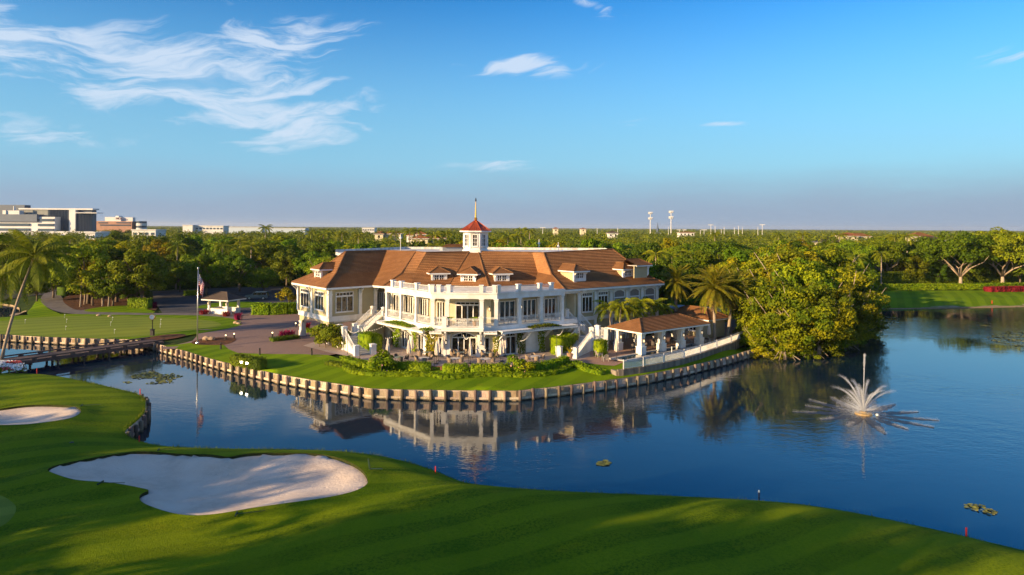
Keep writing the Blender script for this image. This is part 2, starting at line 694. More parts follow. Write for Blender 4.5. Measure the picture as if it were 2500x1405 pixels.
def paver_mat(name, c1, c2, mortar, sx, sy, rot=0.0, stain=(0.2, 0.14, 0.1)):
    m = bpy.data.materials.new(name)
    m.use_nodes = True
    t = m.node_tree
    k = NT(t)
    b = t.nodes['Principled BSDF']
    v = k.n('ShaderNodeNewGeometry').outputs['Position']
    mp = k.n('ShaderNodeMapping')
    k.put(mp.inputs[0], v)
    mp.inputs['Rotation'].default_value = (0, 0, R(rot))
    br = k.n('ShaderNodeTexBrick')
    k.put(br.inputs['Vector'], mp.outputs[0])
    br.inputs['Scale'].default_value = 1.0
    br.inputs['Brick Width'].default_value = sx
    br.inputs['Row Height'].default_value = sy
    br.inputs['Mortar Size'].default_value = 0.02
    k.put(br.inputs['Color1'], c1)
    k.put(br.inputs['Color2'], c2)
    k.put(br.inputs['Mortar'], mortar)
    col = k.mix(k.smooth(k.noise(v, 0.35, 5.0, 0.65), 0.45, 0.75, 0.0, 0.5), br.outputs['Color'], stain)
    k.put(b.inputs['Base Color'], col)
    b.inputs['Roughness'].default_value = 0.8
    b.inputs['Specular IOR Level'].default_value = 0.25
    bn = k.n('ShaderNodeBump')
    bn.inputs['Strength'].default_value = 0.3
    bn.inputs['Distance'].default_value = 0.02
    k.put(bn.inputs['Height'], k.m('ADD', k.m('MULTIPLY', br.outputs['Fac'], -1.0), k.noise(v, 9.0, 3.0, 0.6)))
    k.put(b.inputs['Normal'], bn.outputs[0])
    MATS[name] = m
    return m


LAWN = grass_mat('lawn_grass', (0.105, 0.190, 0.003), (0.150, 0.235, 0.004), (0.065, 0.135, 0.002), mow=28, dry=(0.21, 0.235, 0.006))
FAIR = grass_mat('fairway_grass', (0.092, 0.160, 0.002), (0.165, 0.220, 0.004), (0.050, 0.105, 0.002), dry=(0.21, 0.22, 0.008), fine=6.0, mow=62, bump=.6)
GREEN = grass_mat('putting_grass', (0.165, 0.215, 0.028), (0.19, 0.235, 0.032), (0.145, 0.195, 0.024), mow=70, dry=(0.21, 0.235, 0.04), bump=0.12)
FARG = grass_mat('far_ground_cover', (0.03, 0.05, 0.012), (0.05, 0.075, 0.015), (0.02, 0.04, 0.01), bump=0.2)
MULCH = mat('mulch', (0.10, 0.045, 0.022), (0.18, 0.085, 0.04), 3.0, 0.9, 0.7, 9.0, spec=0.1, c3=(0.06, 0.035, 0.02), scale3=0.8)
ASPH = mat('asphalt', (0.045, 0.045, 0.048), (0.06, 0.058, 0.058), 1.5, 0.85, 0.2, 20.0, spec=0.25, c3=(0.08, 0.075, 0.07), scale3=0.25)
PATH = mat('path_asphalt', (0.16, 0.14, 0.125), (0.20, 0.175, 0.15), 1.2, 0.85, 0.2, 18.0, spec=0.2, c3=(0.12, 0.105, 0.095), scale3=0.4)
PAVER = paver_mat('driveway_paver', (0.29, 0.185, 0.14), (0.24, 0.155, 0.12), (0.17, 0.12, 0.10), 0.4, 0.2, 35)
PATIO = paver_mat('patio_paver', (0.42, 0.33, 0.28), (0.36, 0.28, 0.245), (0.25, 0.20, 0.17), 0.9, 0.45, 40, stain=(0.30, 0.24, 0.21))
POOLD = paver_mat('pool_deck_paver', (0.42, 0.25, 0.17), (0.36, 0.215, 0.15), (0.26, 0.17, 0.12), 0.4, 0.2, 10, stain=(0.3, 0.19, 0.13))
SANDY = mat('shore_sand', (0.38, 0.29, 0.18), (0.30, 0.22, 0.13), 2.0, 0.9, 0.3, 12.0, spec=0.1)
WATER = water_mat()

water = MB().add([(-9000, -400, WATER_Z), (9000, -400, WATER_Z), (9000, 15000, WATER_Z), (-9000, 15000, WATER_Z)], [(0, 1, 2, 3)]).build('lake_water', WATER)
water['kind'] = 'structure'

# shore lines, read off the photo at the height of their top edge
EZ = -0.45
PUTT_WALL = [P(px, py, EZ) for px, py in [(-160, 812), (0, 817), (85, 822), (170, 826), (250, 828), (320, 829), (352, 833)]]
SEA_WALL = [P(px, py, EZ) for px, py in [(352, 833), (389, 842), (402, 845), (460, 860), (500, 873), (545, 885), (588, 895), (682, 915), (773, 930.5), (870, 944), (899, 949.5), (978, 952), (1100, 954), (1260, 955),
                                         (1375, 943), (1484, 929), (1580, 915.5), (1677, 896), (1773, 872.5), (1837, 854)]]
BANK = [P(px, py, -1.4) for px, py in [(1837, 858), (1870, 868), (1935, 872), (2010, 862), (2070, 846), (2112, 822), (2124, 790), (2118, 768), (2112, 757), (2170, 753), (2250, 752), (2330, 751), (2420, 749.5), (2520, 747), (2750, 744)]]
SHORES += [([tuple(p) for p in PUTT_WALL], 9.0), ([tuple(p) for p in SEA_WALL], 11.0), ([tuple(p) for p in BANK], 9.0)]
POND = [P(px, py, -1.3) for px, py in [(-200, 790), (-60, 783), (5, 779), (22, 776), (36, 768), (48, 761), (47, 752), (30, 745), (0, 741), (-60, 738), (-200, 736)]]
SHORES.append(([tuple(p) for p in POND], 4.0))

outline = [tuple(p)[:2] for p in PUTT_WALL + SEA_WALL[1:] + BANK]
outline += [(260, 150), (700, 160), (9000, 400), (9000, 14500), (-9000, 14500), (-9000, 320), (-900, 260)]
outline += [tuple(p)[:2] for p in reversed(POND)] + [(-140, 118)]
pv, tr, _ = tri_sheet(outline, [], 6.0, box=(-130, 240, 70, 260), edge_step=4000)
ground = surf('ground', pv, tr, zgrid(pv) - .16, FARG)

patch('parking_lot', [(375, 735), (372, 712), (560, 703), (720, 700), (770, 716), (770, 770), (640, 776), (560, 772), (400, 770)], .012, ASPH, rnd=0)
patch('entrance_road', [(-200, 712), (60, 706), (130, 704), (260, 702), (300, 700), (300, 706), (200, 714), (150, 716), (60, 724), (-200, 730)], .012, ASPH, rnd=1)
patch('driveway', [(392, 841), (440, 834), (480, 826), (480, 800), (400, 778), (330, 772), (330, 766), (480, 764), (640, 764), (700, 762), (770, 748), (860, 760), (905, 800), (870, 850), (800, 871), (735, 868), (667, 866), (613, 863), (581, 861), (558, 852), (547, 843), (500, 842), (440, 845), (402, 846)], .02, PAVER, rnd=1)
patch('cart_path', [(98, 728), (110, 715), (140, 712), (152, 728), (165, 742), (200, 755), (270, 762), (400, 766), (480, 764), (560, 768), (600, 775), (560, 776), (480, 772), (330, 772), (200, 769), (140, 763), (112, 750), (100, 738)], .026, PATH)
patch('grass_mound', [(62, 772), (72, 752), (85, 736), (98, 728), (108, 738), (112, 752), (140, 764), (150, 768), (100, 772)], .03, LAWN)
patch('grass_verge', [(190, 762), (235, 751), (310, 746), (345, 751), (395, 766), (300, 764)], .034, LAWN)
patch('mulch_bed', [(150, 730), (180, 716), (330, 712), (372, 735), (390, 762), (345, 751), (312, 746), (236, 751), (190, 761), (160, 745)], .03, MULCH)
patch('practice_lawn', [(-160, 811.8, EZ), (-160, 783), (-60, 779), (20, 777), (60, 771), (150, 768), (300, 771), (470, 771), (560, 777), (598, 791), (570, 803), (500, 814), (440, 820), (400, 826), (352, 832.6, EZ), (320, 828.8, EZ), (250, 827.8, EZ), (170, 825.8, EZ), (85, 821.8, EZ), (0, 816.8, EZ)], .034, LAWN, rnd=1, z=-.1)
patch('practice_green', [(-120, 805), (-60, 790), (30, 783), (100, 775), (200, 772.5), (330, 773), (440, 778), (520, 784), (546, 794), (520, 801), (430, 810), (330, 818), (200, 820), (60, 813)], .05, GREEN, z=0)
patch('clubhouse_lawn', [(400, 845, EZ), (440, 838), (470, 835), (520, 838), (547, 843), (558, 852), (581, 861), (613, 863), (667, 866), (735, 868), (800, 871), (830, 880), (880, 888), (960, 893), (1060, 895), (1250, 893), (1350, 888), (1400, 884), (1470, 880), (1500, 887), (1524, 884), (1560, 880), (1680, 862), (1760, 842), (1820, 826), (1838, 848, EZ), (1836, 854, EZ),
                         (1773, 872, EZ), (1677, 895.5, EZ), (1580, 915, EZ), (1484, 928.5, EZ), (1375, 942.5, EZ), (1260, 954.5, EZ), (1100, 953.5, EZ), (978, 951.5, EZ), (899, 949, EZ), (870, 943.5, EZ), (773, 930, EZ), (682, 914.5, EZ), (588, 894.5, EZ), (545, 884.5, EZ), (500, 872.5, EZ), (460, 859.5, EZ), (402, 845.5, EZ)], .03, LAWN, rnd=0, z=-.2)
patch('terrace', [(740, 845), (805, 862), (870, 875), (905, 884), (960, 892), (1060, 897), (1250, 896), (1340, 890), (1400, 883), (1440, 873), (1440, 800), (1300, 820), (900, 820), (800, 825)], .045, PATIO, rnd=0)
patch('pool_deck', [(1395, 885), (1440, 872), (1440, 845), (1500, 800), (1660, 790), (1800, 770), (1830, 800), (1800, 826), (1700, 849), (1600, 868), (1524, 882), (1500, 890), (1470, 889), (1430, 886)], .052, POOLD, rnd=0)
patch('mulch_island', [(462, 834), (480, 826), (530, 823), (575, 825), (578, 831), (552, 840), (520, 839), (490, 838)], .05, MULCH)
patch('clock_bed', [(330, 826), (360, 819), (400, 814), (440, 813), (460, 817), (430, 822), (380, 827), (350, 829)], .06, MULCH, z=0)
patch('far_lawn', None, .03, LAWN, rnd=0, raw=[tuple(p)[:2] for p in BANK[8:]] + [tuple(P(px, py, 0))[:2] for px, py in [(2760, 704), (2440, 709), (2330, 710), (2200, 710), (2080, 712)]])
patch('far_sand_shore', None, .05, SANDY, rnd=0, step=1.5, raw=[tuple(p)[:2] for p in BANK[10:]] + [(p[0], p[1] + 1.6 + .5 * math.sin(p[0] * .3)) for p in reversed(BANK[10:])])
patch('sand_shore', [(20, 777), (36, 770), (48, 763), (50, 755), (62, 752), (66, 762), (50, 773), (30, 778)], .05, SANDY, z=-.4)
patch('parking_verge', [(465, 752), (520, 740), (600, 736), (690, 742), (700, 748), (600, 752), (520, 755)], .03, LAWN)

# foreground: fairway, bunkers and the corner of a green
EDGE_PX = [(-200, 906, -.3), (0, 912, -.3), (90, 912.5, -.3), (150, 920, -.3), (200, 930, -.3), (290, 950, -.3), (338, 962, -.3), (352, 972, -.3), (357, 988, -.3), (350, 1010, -.3), (328, 1030, -.3), (306, 1048, -.35), (305, 1060, -.5), (322, 1071, -.7), (370, 1086, -.9), (430, 1092, -.9),
           (520, 1096, -.9), (700, 1098, -.9), (830, 1101, -.9), (950, 1116, -.95), (1050, 1144, -1.1), (1130, 1180, -1.3), (1200, 1190, -1.3), (1350, 1202, -1.3), (1600, 1212, -1.3), (1800, 1222, -1.3), (1950, 1233, -1.3), (2100, 1258, -1.3), (2300, 1300, -1.3), (2500, 1349, -1.3), (2750, 1410, -1.3)]
FEDGE = smoothpoly([tuple(P(px, py, z)) for px, py, z in EDGE_PX], 2, closed=False)
BIG = smoothpoly([tuple(P(px, py, .3))[:2] for px, py in [(113, 1157), (140, 1145), (220, 1128), (300, 1108), (345, 1101), (420, 1106), (500, 1112), (530, 1121), (560, 1127), (590, 1120), (640, 1116), (720, 1117), (800, 1119), (850, 1130), (885, 1155), (901, 1180), (890, 1195), (850, 1212), (780, 1228), (690, 1240), (600, 1248), (530, 1257), (460, 1261), (400, 1256), (350, 1243), (338, 1225), (345, 1213), (367, 1204), (350, 1200), (300, 1195), (200, 1187), (150, 1175), (120, 1165)]], 2)
SMALL = smoothpoly([tuple(P(px, py, .3))[:2] for px, py in [(-60, 1008), (0, 1005), (60, 998), (130, 996), (185, 1000), (201, 1010), (190, 1022), (150, 1036), (80, 1046), (0, 1049), (-60, 1046)]], 2)
TEE = smoothpoly([tuple(P(px, py, .4))[:2] for px, py in [(-260, 1200), (-60, 1196), (5, 1206), (32, 1225), (42, 1245), (30, 1270), (0, 1290), (-80, 1310), (-260, 1330)]], 2)


def fore_z(pts):
    d, ze = line_dist(pts, FEDGE)
    t = np.clip(d / 7.0, 0, 1)
    z = ze + (0.32 - ze) * (1 - (1 - t) ** 2.2)
    x, y = pts[:, 0], pts[:, 1]
    fade = np.clip((d - 1.5) / 4, 0, 1)
    z = z + fade * (0.16 * np.sin(x * .21 + 1.3) * np.cos(y * .17) + 0.10 * np.sin(x * .43 + y * .31) + .05 * np.sin(x * .9 - y * .7))
    for loop in (BIG, SMALL):
        dl, _ = line_dist(pts, [(*p, 0) for p in list(loop) + [loop[0]]])
        ins = pip(pts, loop) & (dl > .03)
        lip = 0.22 * np.exp(-(dl / 1.3) ** 2)
        z = np.where(ins, z, z + lip)
        dip = 0.22 + 0.55 * (1 - np.exp(-(dl / 1.6) ** 1.5))
        rip = 0.012 * np.sin(x * 9 + y * 4) + 0.03 * np.sin(x * 1.7 + np.sin(y * 2.1))
        z = np.where(ins, z + 0.44 - dip + rip * np.clip(dl, 0, 1), z)
    return z


fo = [p[:2] for p in FEDGE] + [(75, 24), (75, -30), (-90, -30), (-90, 85)]
pv, tr, wh = tri_sheet(fo, [BIG, SMALL, TEE], 0.8, box=(-48, 62, 22, 90), edge_step=1.0)
zf = fore_z(pv)
fairway = surf('fairway', pv, tr[wh == -1], zf, FAIR)
def sand_mat():
    m = mat('bunker_sand', (0.68, 0.55, 0.43), (0.61, 0.485, 0.37), 1.6, 0.95, 0.35, 7.0, spec=0.05, c3=(0.72, 0.60, 0.48), scale3=0.25)
    k = NT(m.node_tree)
    v = k.n('ShaderNodeNewGeometry').outputs['Position']
    bend = k.noise(v, 0.22, 2.0, 0.5)
    sp = k.n('ShaderNodeSeparateXYZ')
    k.put(sp.inputs[0], v)
    # rake furrows that swing round, and scattered footprints
    ph = k.m('ADD', k.m('MULTIPLY', sp.outputs[1], 26.0), k.m('ADD', k.m('MULTIPLY', sp.outputs[0], 6.0), k.m('MULTIPLY', bend, 60.0)))
    rake = k.m('SINE', ph)
    vo = k.n('ShaderNodeTexVoronoi')
    k.put(vo.inputs['Vector'], v)
    vo.inputs['Scale'].default_value = 1.3
    foot = k.m('MULTIPLY', k.smooth(vo.outputs['Distance'], 0.08, 0.2, -1.0, 0.0), k.smooth(k.noise(v, 0.3, 2.0, 0.5), 0.52, 0.6))
    h = k.m('ADD', k.m('MULTIPLY', rake, 0.05), k.m('ADD', k.m('MULTIPLY', foot, .8), k.m('MULTIPLY', k.noise(v, 5.0, 4.0, 0.7), 1.1)))
    bn = next(n for n in m.node_tree.nodes if n.type == 'BUMP')
    k.put(bn.inputs['Height'], h)
    bn.inputs['Strength'].default_value = 0.55
    bn.inputs['Distance'].default_value = 0.07
    return m


SAND = sand_mat()
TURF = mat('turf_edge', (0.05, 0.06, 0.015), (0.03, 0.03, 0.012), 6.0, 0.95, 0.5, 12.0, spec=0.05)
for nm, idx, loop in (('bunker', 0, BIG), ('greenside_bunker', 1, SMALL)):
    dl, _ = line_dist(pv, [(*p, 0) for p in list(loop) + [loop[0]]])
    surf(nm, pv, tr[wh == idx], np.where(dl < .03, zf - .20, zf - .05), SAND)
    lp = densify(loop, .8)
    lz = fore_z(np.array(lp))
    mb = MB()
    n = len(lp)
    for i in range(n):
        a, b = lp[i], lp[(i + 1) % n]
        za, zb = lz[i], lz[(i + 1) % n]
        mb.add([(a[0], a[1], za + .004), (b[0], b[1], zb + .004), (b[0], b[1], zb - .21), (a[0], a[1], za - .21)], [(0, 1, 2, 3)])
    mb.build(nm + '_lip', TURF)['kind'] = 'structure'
surf('golf_green', pv, tr[wh == 2], zf + .002, GREEN)
# earth face of the bank down to the water
eb = MB()
for a, b in zip(FEDGE[:-1], FEDGE[1:]):
    za, zb = fore_z(np.array([a[:2]]))[0], fore_z(np.array([b[:2]]))[0]
    eb.add([(a[0], a[1], za), (b[0], b[1], zb), (b[0], b[1] + .05, -1.9), (a[0], a[1] + .05, -1.9)], [(0, 1, 2, 3)])
bank_face = eb.build('bank_earth', FAIR)
bank_face['kind'] = 'structure'
gb = MB()
for line in (BANK, POND, PUTT_WALL, SEA_WALL):
    for a, b in zip(line[:-1], line[1:]):
        gb.add([a, b, (b[0], b[1], -1.9), (a[0], a[1], -1.9)], [(0, 1, 2, 3)])
shore_face = gb.build('shore_earth', SANDY)
shore_face['kind'] = 'structure'


def fz(x, y):
    return float(fore_z(np.array([[x, y]]))[0])
# ---------------------------------------------------------------- clubhouse
WHITE = mat('white_trim', (0.80, 0.785, 0.75), (0.76, 0.745, 0.71), 1.5, 0.5, 0.05, 20.0, c3=(0.66, 0.63, 0.57), scale3=0.6)
OLIVE = mat('olive_stucco', (0.43, 0.375, 0.225), (0.40, 0.35, 0.21), 0.8, 0.85, 0.25, 30.0, spec=0.2, c3=(0.46, 0.40, 0.25), scale3=0.15)
CREAM = mat('cream_stucco', (0.66, 0.585, 0.40), (0.62, 0.55, 0.37), 0.8, 0.85, 0.2, 30.0, spec=0.2)
DARKT = mat('dark_shutter', (0.22, 0.20, 0.185), (0.19, 0.175, 0.16), 3.0, 0.6)
MEMB = mat('roof_membrane', (0.70, 0.69, 0.67), (0.60, 0.57, 0.52), 0.7, 0.7, c3=(0.45, 0.40, 0.33), scale3=0.4, stretch=(3, 3, .4))
BRONZE = mat('dark_bronze', (0.03, 0.027, 0.025), rough=0.45, spec=0.5)
COPPER = mat('copper_roof', (0.42, 0.085, 0.030), (0.36, 0.065, 0.022), 1.5, 0.42, metal=0.35, spec=0.5)
GOLD = mat('gilded_metal', (0.75, 0.42, 0.06), rough=0.3, metal=0.8)
CURT = mat('curtain_cloth', (0.62, 0.60, 0.55), (0.55, 0.53, 0.48), 6.0, 0.9, stretch=(8, 8, .3))


def glass_mat():
    m = bpy.data.materials.new('window_glass')
    m.use_nodes = True
    k = NT(m.node_tree)
    b = m.node_tree.nodes['Principled BSDF']
    v = k.n('ShaderNodeNewGeometry').outputs['Position']
    c = k.mix(k.smooth(k.noise(v, 1.1, 4.0, 0.6), 0.45, 0.7), (0.012, 0.011, 0.010), (0.055, 0.040, 0.026))
    k.put(b.inputs['Base Color'], c)
    b.inputs['Roughness'].default_value = 0.06
    b.inputs['Specular IOR Level'].default_value = 0.6
    MATS['window_glass'] = m
    return m


GLASS = glass_mat()


def tile_mat(name, c1, c2, c3):
    m = bpy.data.materials.new(name)
    m.use_nodes = True
    k = NT(m.node_tree)
    b = m.node_tree.nodes['Principled BSDF']
    uv = k.n('ShaderNodeTexCoord').outputs['UV']
    br = k.n('ShaderNodeTexBrick')
    k.put(br.inputs['Vector'], uv)
    br.inputs['Scale'].default_value = 1.0
    br.inputs['Brick Width'].default_value = 0.33
    br.inputs['Row Height'].default_value = 0.36
    br.inputs['Mortar Size'].default_value = 0.02
    k.put(br.inputs['Color1'], c1)
    k.put(br.inputs['Color2'], c2)
    k.put(br.inputs['Mortar'], tuple(c * .4 for c in c1))
    v = k.n('ShaderNodeNewGeometry').outputs['Position']
    col = k.mix(k.smooth(k.noise(v, 0.5, 5.0, 0.65), 0.42, 0.72, 0.0, 0.3), br.outputs['Color'], c3)
    k.put(b.inputs['Base Color'], col)
    b.inputs['Roughness'].default_value = 0.75
    b.inputs['Specular IOR Level'].default_value = 0.3
    bn = k.n('ShaderNodeBump')
    bn.inputs['Strength'].default_value = 0.4
    bn.inputs['Distance'].default_value = 0.03
    k.put(bn.inputs['Height'], k.m('MULTIPLY', br.outputs['Fac'], -1.0))
    k.put(b.inputs['Normal'], bn.outputs[0])
    MATS[name] = m
    return m


TILE = tile_mat('clay_tile', (0.36, 0.165, 0.060), (0.285, 0.128, 0.048), (0.42, 0.215, 0.085))
TILE2 = tile_mat('grey_tile', (0.15, 0.11, 0.085), (0.12, 0.09, 0.07), (0.18, 0.13, 0.10))


def tpx(fr, px, n=0.0):
    """where along a wall the photo's column px crosses it"""
    A = fr.A + fr.n * n
    a = (px - CX) / FPX
    den = fr.t.x - a * fr.t.y
    return (a * A.y - A.x) / den


def tiled_face(mb, Lp, Rp, course=0.36, lift=0.10):
    """roof slope between two edges given from eave to ridge, laid in overlapping courses"""
    Lp, Rp = [Vector(p) for p in Lp], [Vector(p) for p in Rp]
    ex = (Rp[0] - Lp[0]).normalized()
    org = Lp[0]
    vrow = 0
    for s in range(len(Lp) - 1):
        a, b, c, d = Lp[s], Rp[s], Rp[s + 1], Lp[s + 1]
        up = ((c + d) - (a + b)) / 2
        n = max(2, round(up.length / course))
        nrm = (b - a).cross(up)
        if nrm.length < 1e-6:
            nrm = (c - d).cross(up)
        nrm = nrm.normalized()
        if nrm.z < 0:
            nrm = -nrm
        for i in range(n):
            t0, t1 = i / n, (i + 1) / n
            p0, p1 = a.lerp(d, t0), b.lerp(c, t0)
            q0, q1 = a.lerp(d, t1), b.lerp(c, t1)
            l0 = nrm * lift
            k = len(mb.v)
            mb.v += [tuple(p0 + l0), tuple(p1 + l0), tuple(q1), tuple(q0), tuple(p0 - nrm * .02), tuple(p1 - nrm * .02)]
            mb.f += [(k, k + 1, k + 2, k + 3), (k + 4, k + 5, k + 1, k)]
            U = [(p - org).dot(ex) for p in (p0, p1, q1, q0)]
            r0, r1 = vrow * .36 + .01, vrow * .36 + .35
            mb.uv += [[(U[0], r0), (U[1], r0), (U[2], r1), (U[3], r1)], [(U[0], r0), (U[1], r0), (U[1], r0), (U[0], r0)]]
            vrow += 1
    return mb


def tile_roof(name, faces, m, parent, world=True):
    mb = MB()
    for Lp, Rp in faces:
        tiled_face(mb, Lp, Rp)
    return mb.build(name, m, parent, world)


def caps(parent, lines, m, r=0.13):
    for pts in lines:
        MB().tube([Vector(p) + Vector((0, 0, .07)) for p in pts], r, 6).build('ridge_cap', m, parent, True)


def corner_in(pt, n1, n2, r):
    """the point r inside both lines that meet at pt"""
    det = n1.x * n2.y - n1.y * n2.x
    x = (r * n2.y - n1.y * r) / det
    y = (n1.x * r - r * n2.x) / det
    return Vector((pt.x + x, pt.y + y, 0))


CLUB0 = Vector((-6.5, 98.0, 0.0))
club = thing('clubhouse', CLUB0, 'two-storey white and olive clubhouse with brown tiled roofs on the peninsula', 'clubhouse')


def cpart(mb, name, m, parent=None, **kw):
    return mb.build(name, m, parent or club, True, **kw)


def window(fr, t0, t1, z0, z1, n=-0.1, cols=3, rows=1, transom=0, parent=None, arch=0.0, glass=None, fw=0.085, name='window'):
    """white frame proud of the wall, mullions, and each pane on its own"""
    parent = parent or club
    mb = MB()
    d0, d1 = n - .03, n + .16
    ztop = z1
    fr.box(mb, t0 - .12, t0, d0, d1 + .02, z0 - .12, z1 + .12)
    fr.box(mb, t1, t1 + .12, d0, d1 + .02, z0 - .12, z1 + .12)
    fr.box(mb, t0, t1, d0, d1 + .02, z0 - .12, z0)
    fr.box(mb, t0, t1, d0, d1 + .02, z1, z1 + .12)
    fr.box(mb, t0 - .18, t1 + .18, d0, d1 + .08, z0 - .2, z0 - .122)
    panes = []
    if transom:
        zt = z1 - transom
        fr.box(mb, t0, t1, d0, d1, zt - .12, zt + .1)
        k = 5
        for i in range(k):
            a, b = t0 + (t1 - t0) * i / k, t0 + (t1 - t0) * (i + 1) / k
            if i:
                fr.box(mb, a - .03, a + .03, d0, d1 - .02, zt + .1, z1)
            panes.append((a + .032, b - .032, zt + .102, z1 - .002))
        ztop = zt - .12
    for i in range(cols):
        a, b = t0 + (t1 - t0) * i / cols, t0 + (t1 - t0) * (i + 1) / cols
        if i:
            fr.box(mb, a - fw / 2, a + fw / 2, d0, d1 - .02, z0, ztop)
        for j in range(rows):
            c, d = z0 + (ztop - z0) * j / rows, z0 + (ztop - z0) * (j + 1) / rows
            if j:
                fr.box(mb, a, b, d0, d1 - .04, c - .03, c + .03)
            panes.append((a + fw / 2 + .002, b - fw / 2 - .002, c + .032, d - .032))
    if arch:
        prof = [(t0 + (t1 - t0) * i / 8, z1 + .12 + arch * math.sin(math.pi * i / 8)) for i in range(9)]
        fr.plate(mb, [(t0, z1 + .122)] + prof[1:-1] + [(t1, z1 + .122)], d0, d1 - .03)
    w = cpart(mb, name, WHITE, parent)
    for (a, b, c, d) in panes:
        cpart(fr.box(MB(), a, b, n, n + .03, c, d), 'pane', glass or GLASS, w)
    return w


def railing(fr, t0, t1, z, h=1.1, n=0.0, parent=None, m=None, step=0.15, band=True, z_end=None):
    """top and bottom rails with their balusters"""
    parent = parent or club
    m = m or WHITE
    ze = z if z_end is None else z_end
    mb = MB()
    tops = [h - .03, h - .17, .1] if band else [h - .03, .1]
    for zz in tops:
        mb.bar(fr.p(t0, n, z + zz), fr.p(t1, n, ze + zz), .06, .06)
    r = cpart(mb, 'railing', m, parent)
    bb = MB()
    k = max(2, int((t1 - t0) / step))
    for i in range(1, k):
        f = i / k
        t, zz = t0 + (t1 - t0) * f, z + (ze - z) * f
        q = fr.p(t, n, zz)
        s = .018
        x, y = fr.t * s, fr.n * s
        lo, hi = Vector((0, 0, .1)), Vector((0, 0, tops[1] if band else h - .03))
        bb.hexa(q - x + y + lo, q + x + y + lo, q + x - y + lo, q - x - y + lo, q - x + y + hi, q + x + y + hi, q + x - y + hi, q - x - y + hi)
    b = cpart(bb, 'balusters', m, r)
    b['kind'] = 'stuff'
    return r


def column(fr, t, z0, z1, n=0.0, w=.4, parent=None, name='column', m=None, base=.5):
    mb = MB()
    h = w / 2
    fr.box(mb, t - h, t + h, n - h, n + h, z0, z1)
    if base:
        fr.box(mb, t - h - .06, t + h + .06, n - h - .06, n + h + .06, z0 + .002, z0 + base)
        fr.box(mb, t - h - .09, t + h + .09, n - h - .09, n + h + .09, z0 + base, z0 + base + .07)
    fr.box(mb, t - h - .05, t + h + .05, n - h - .05, n + h + .05, z1 - .36, z1 - .28)
    fr.box(mb, t - h - .09, t + h + .09, n - h - .09, n + h + .09, z1 - .14, z1 - .002)
    return cpart(mb, name, m or WHITE, parent)


def lantern(pos, fr, parent=None):
    """wall lantern: bronze cage round a pale glass"""
    q = Vector(pos)
    mb = MB()
    for s in (-1, 1):
        for r in (0, 1):
            p = q + fr.t * (.11 * s) + fr.n * (.06 + .22 * r)
            mb.bar(p, p + Vector((0, 0, .42)), .035, .035)
    c = q + fr.n * .17
    mb.lathe([(.17, .42), (.05, .55), (.02, .6)], 8, c)
    mb.lathe([(.16, -.04), (.16, .01)], 8, c)
    mb.bar(q + Vector((0, 0, .5)), c + Vector((0, 0, .5)), .05, .05)
    o = cpart(mb, 'lantern', BRONZE, parent)
    cpart(MB().lathe([(.07, .02), (.09, .2), (.06, .38)], 6, c), 'lantern_glass', MATS.get('lantern_glow') or emit_mat('lantern_glow', (1.0, .75, .45), .6), o)
    return o


def bracket(fr, t, n0, z, size=1.0, w=.12, parent=None):
    """timber knee bracket under an eave"""
    mb = MB()
    q = lambda dn, dz: fr.p(t, n0 + dn, z + dz)
    mb.bar(q(0.04, -size), q(0.04, -.002), w, w)
    mb.bar(q(0.1, -.08), q(size, -.08), w * .9, w)
    mb.bar(q(0.06, -size + .05), q(size * .92, -.1), w * .8, w)
    mb.bar(q(0.06, -size * .5), q(size * .5, -.1), w * .6, w * .8)
    return cpart(mb, 'bracket', WHITE, parent)


EAVE = 8.5
L1, L2, L3 = P(712, 690, EAVE), P(796, 704, EAVE), P(908, 697, EAVE)
R1, R2 = P(1379, 708, EAVE), P(1622, 692, EAVE)
PL, F1, F2, PR = P(943, 713.5, 7.83), P(1054, 729.7, 7.83), P(1213.5, 731, 7.83), P(1374, 721, 7.83)
fl, ff, fr_ = Frame(PL, F1), Frame(F1, F2), Frame(F2, PR)      # left porch, front, right porch
PORCH = [fl, ff, fr_]
lw, lr = Frame(L1, L2), Frame(L2, L3)                          # left wing: lit face and its return
rw = Frame(R1, R2)                                             # right wing
FLOOR2 = 4.15
KR, KZ, TR_, TZ = 3.1, 10.25, 6.6, 13.45


def at_r(pt, n1, n2, r, z):
    q = corner_in(pt, n1, n2, r)
    return Vector((q.x, q.y, z))


nl, nr, nb, nw = -lw.n, -lr.n, -fl.n, -rw.n
apex = at_r(L2, nl, nr, TR_, TZ)
hipL2 = [L2, at_r(L2, nl, nr, KR, KZ), apex]
hipL1 = [L1, at_r(L1, nl, lw.t, KR, KZ), apex + Vector((-.15, .15, 0))]
val3 = [L3, at_r(L3, nr, nb, KR, KZ), at_r(L3, nr, nb, TR_, TZ)]
hip4 = [P(936, 699, EAVE), P(980, 669, KZ), P(1015, 616, TZ)]
val5 = [P(1003, 699, 8.6), P(1012, 668, 10.3), P(1040, 618, TZ)]
hip6 = [P(1096, 697, 8.6), P(1117, 663, 10.6), P(1145, 616, 13.5)]
hip7 = [P(1193, 700, 8.6), P(1184, 672, 10.2), P(1168, 616, 13.5)]
val8 = [P(1303, 697, 8.6), P(1313, 665, 10.4), P(1300, 618, TZ)]
hip9 = [R1, P(1347, 672, KZ), P(1327, 619, TZ)]
hip10 = [R2, PY(1576, 671, 112.8), PY(1496, 610, 115.0)]
backR = [R2 + nw * 13.5, R2 + nw * 10.4 - rw.t * 3.1 + Vector((0, 0, 1.8)), hip10[2] + nw * .4]
backL = [L1 - lr.n * 0 + lr.t * 14, L1 + lr.t * 14 + nl * 3 + Vector((0, 0, 1.8)), apex + lr.t * 14]
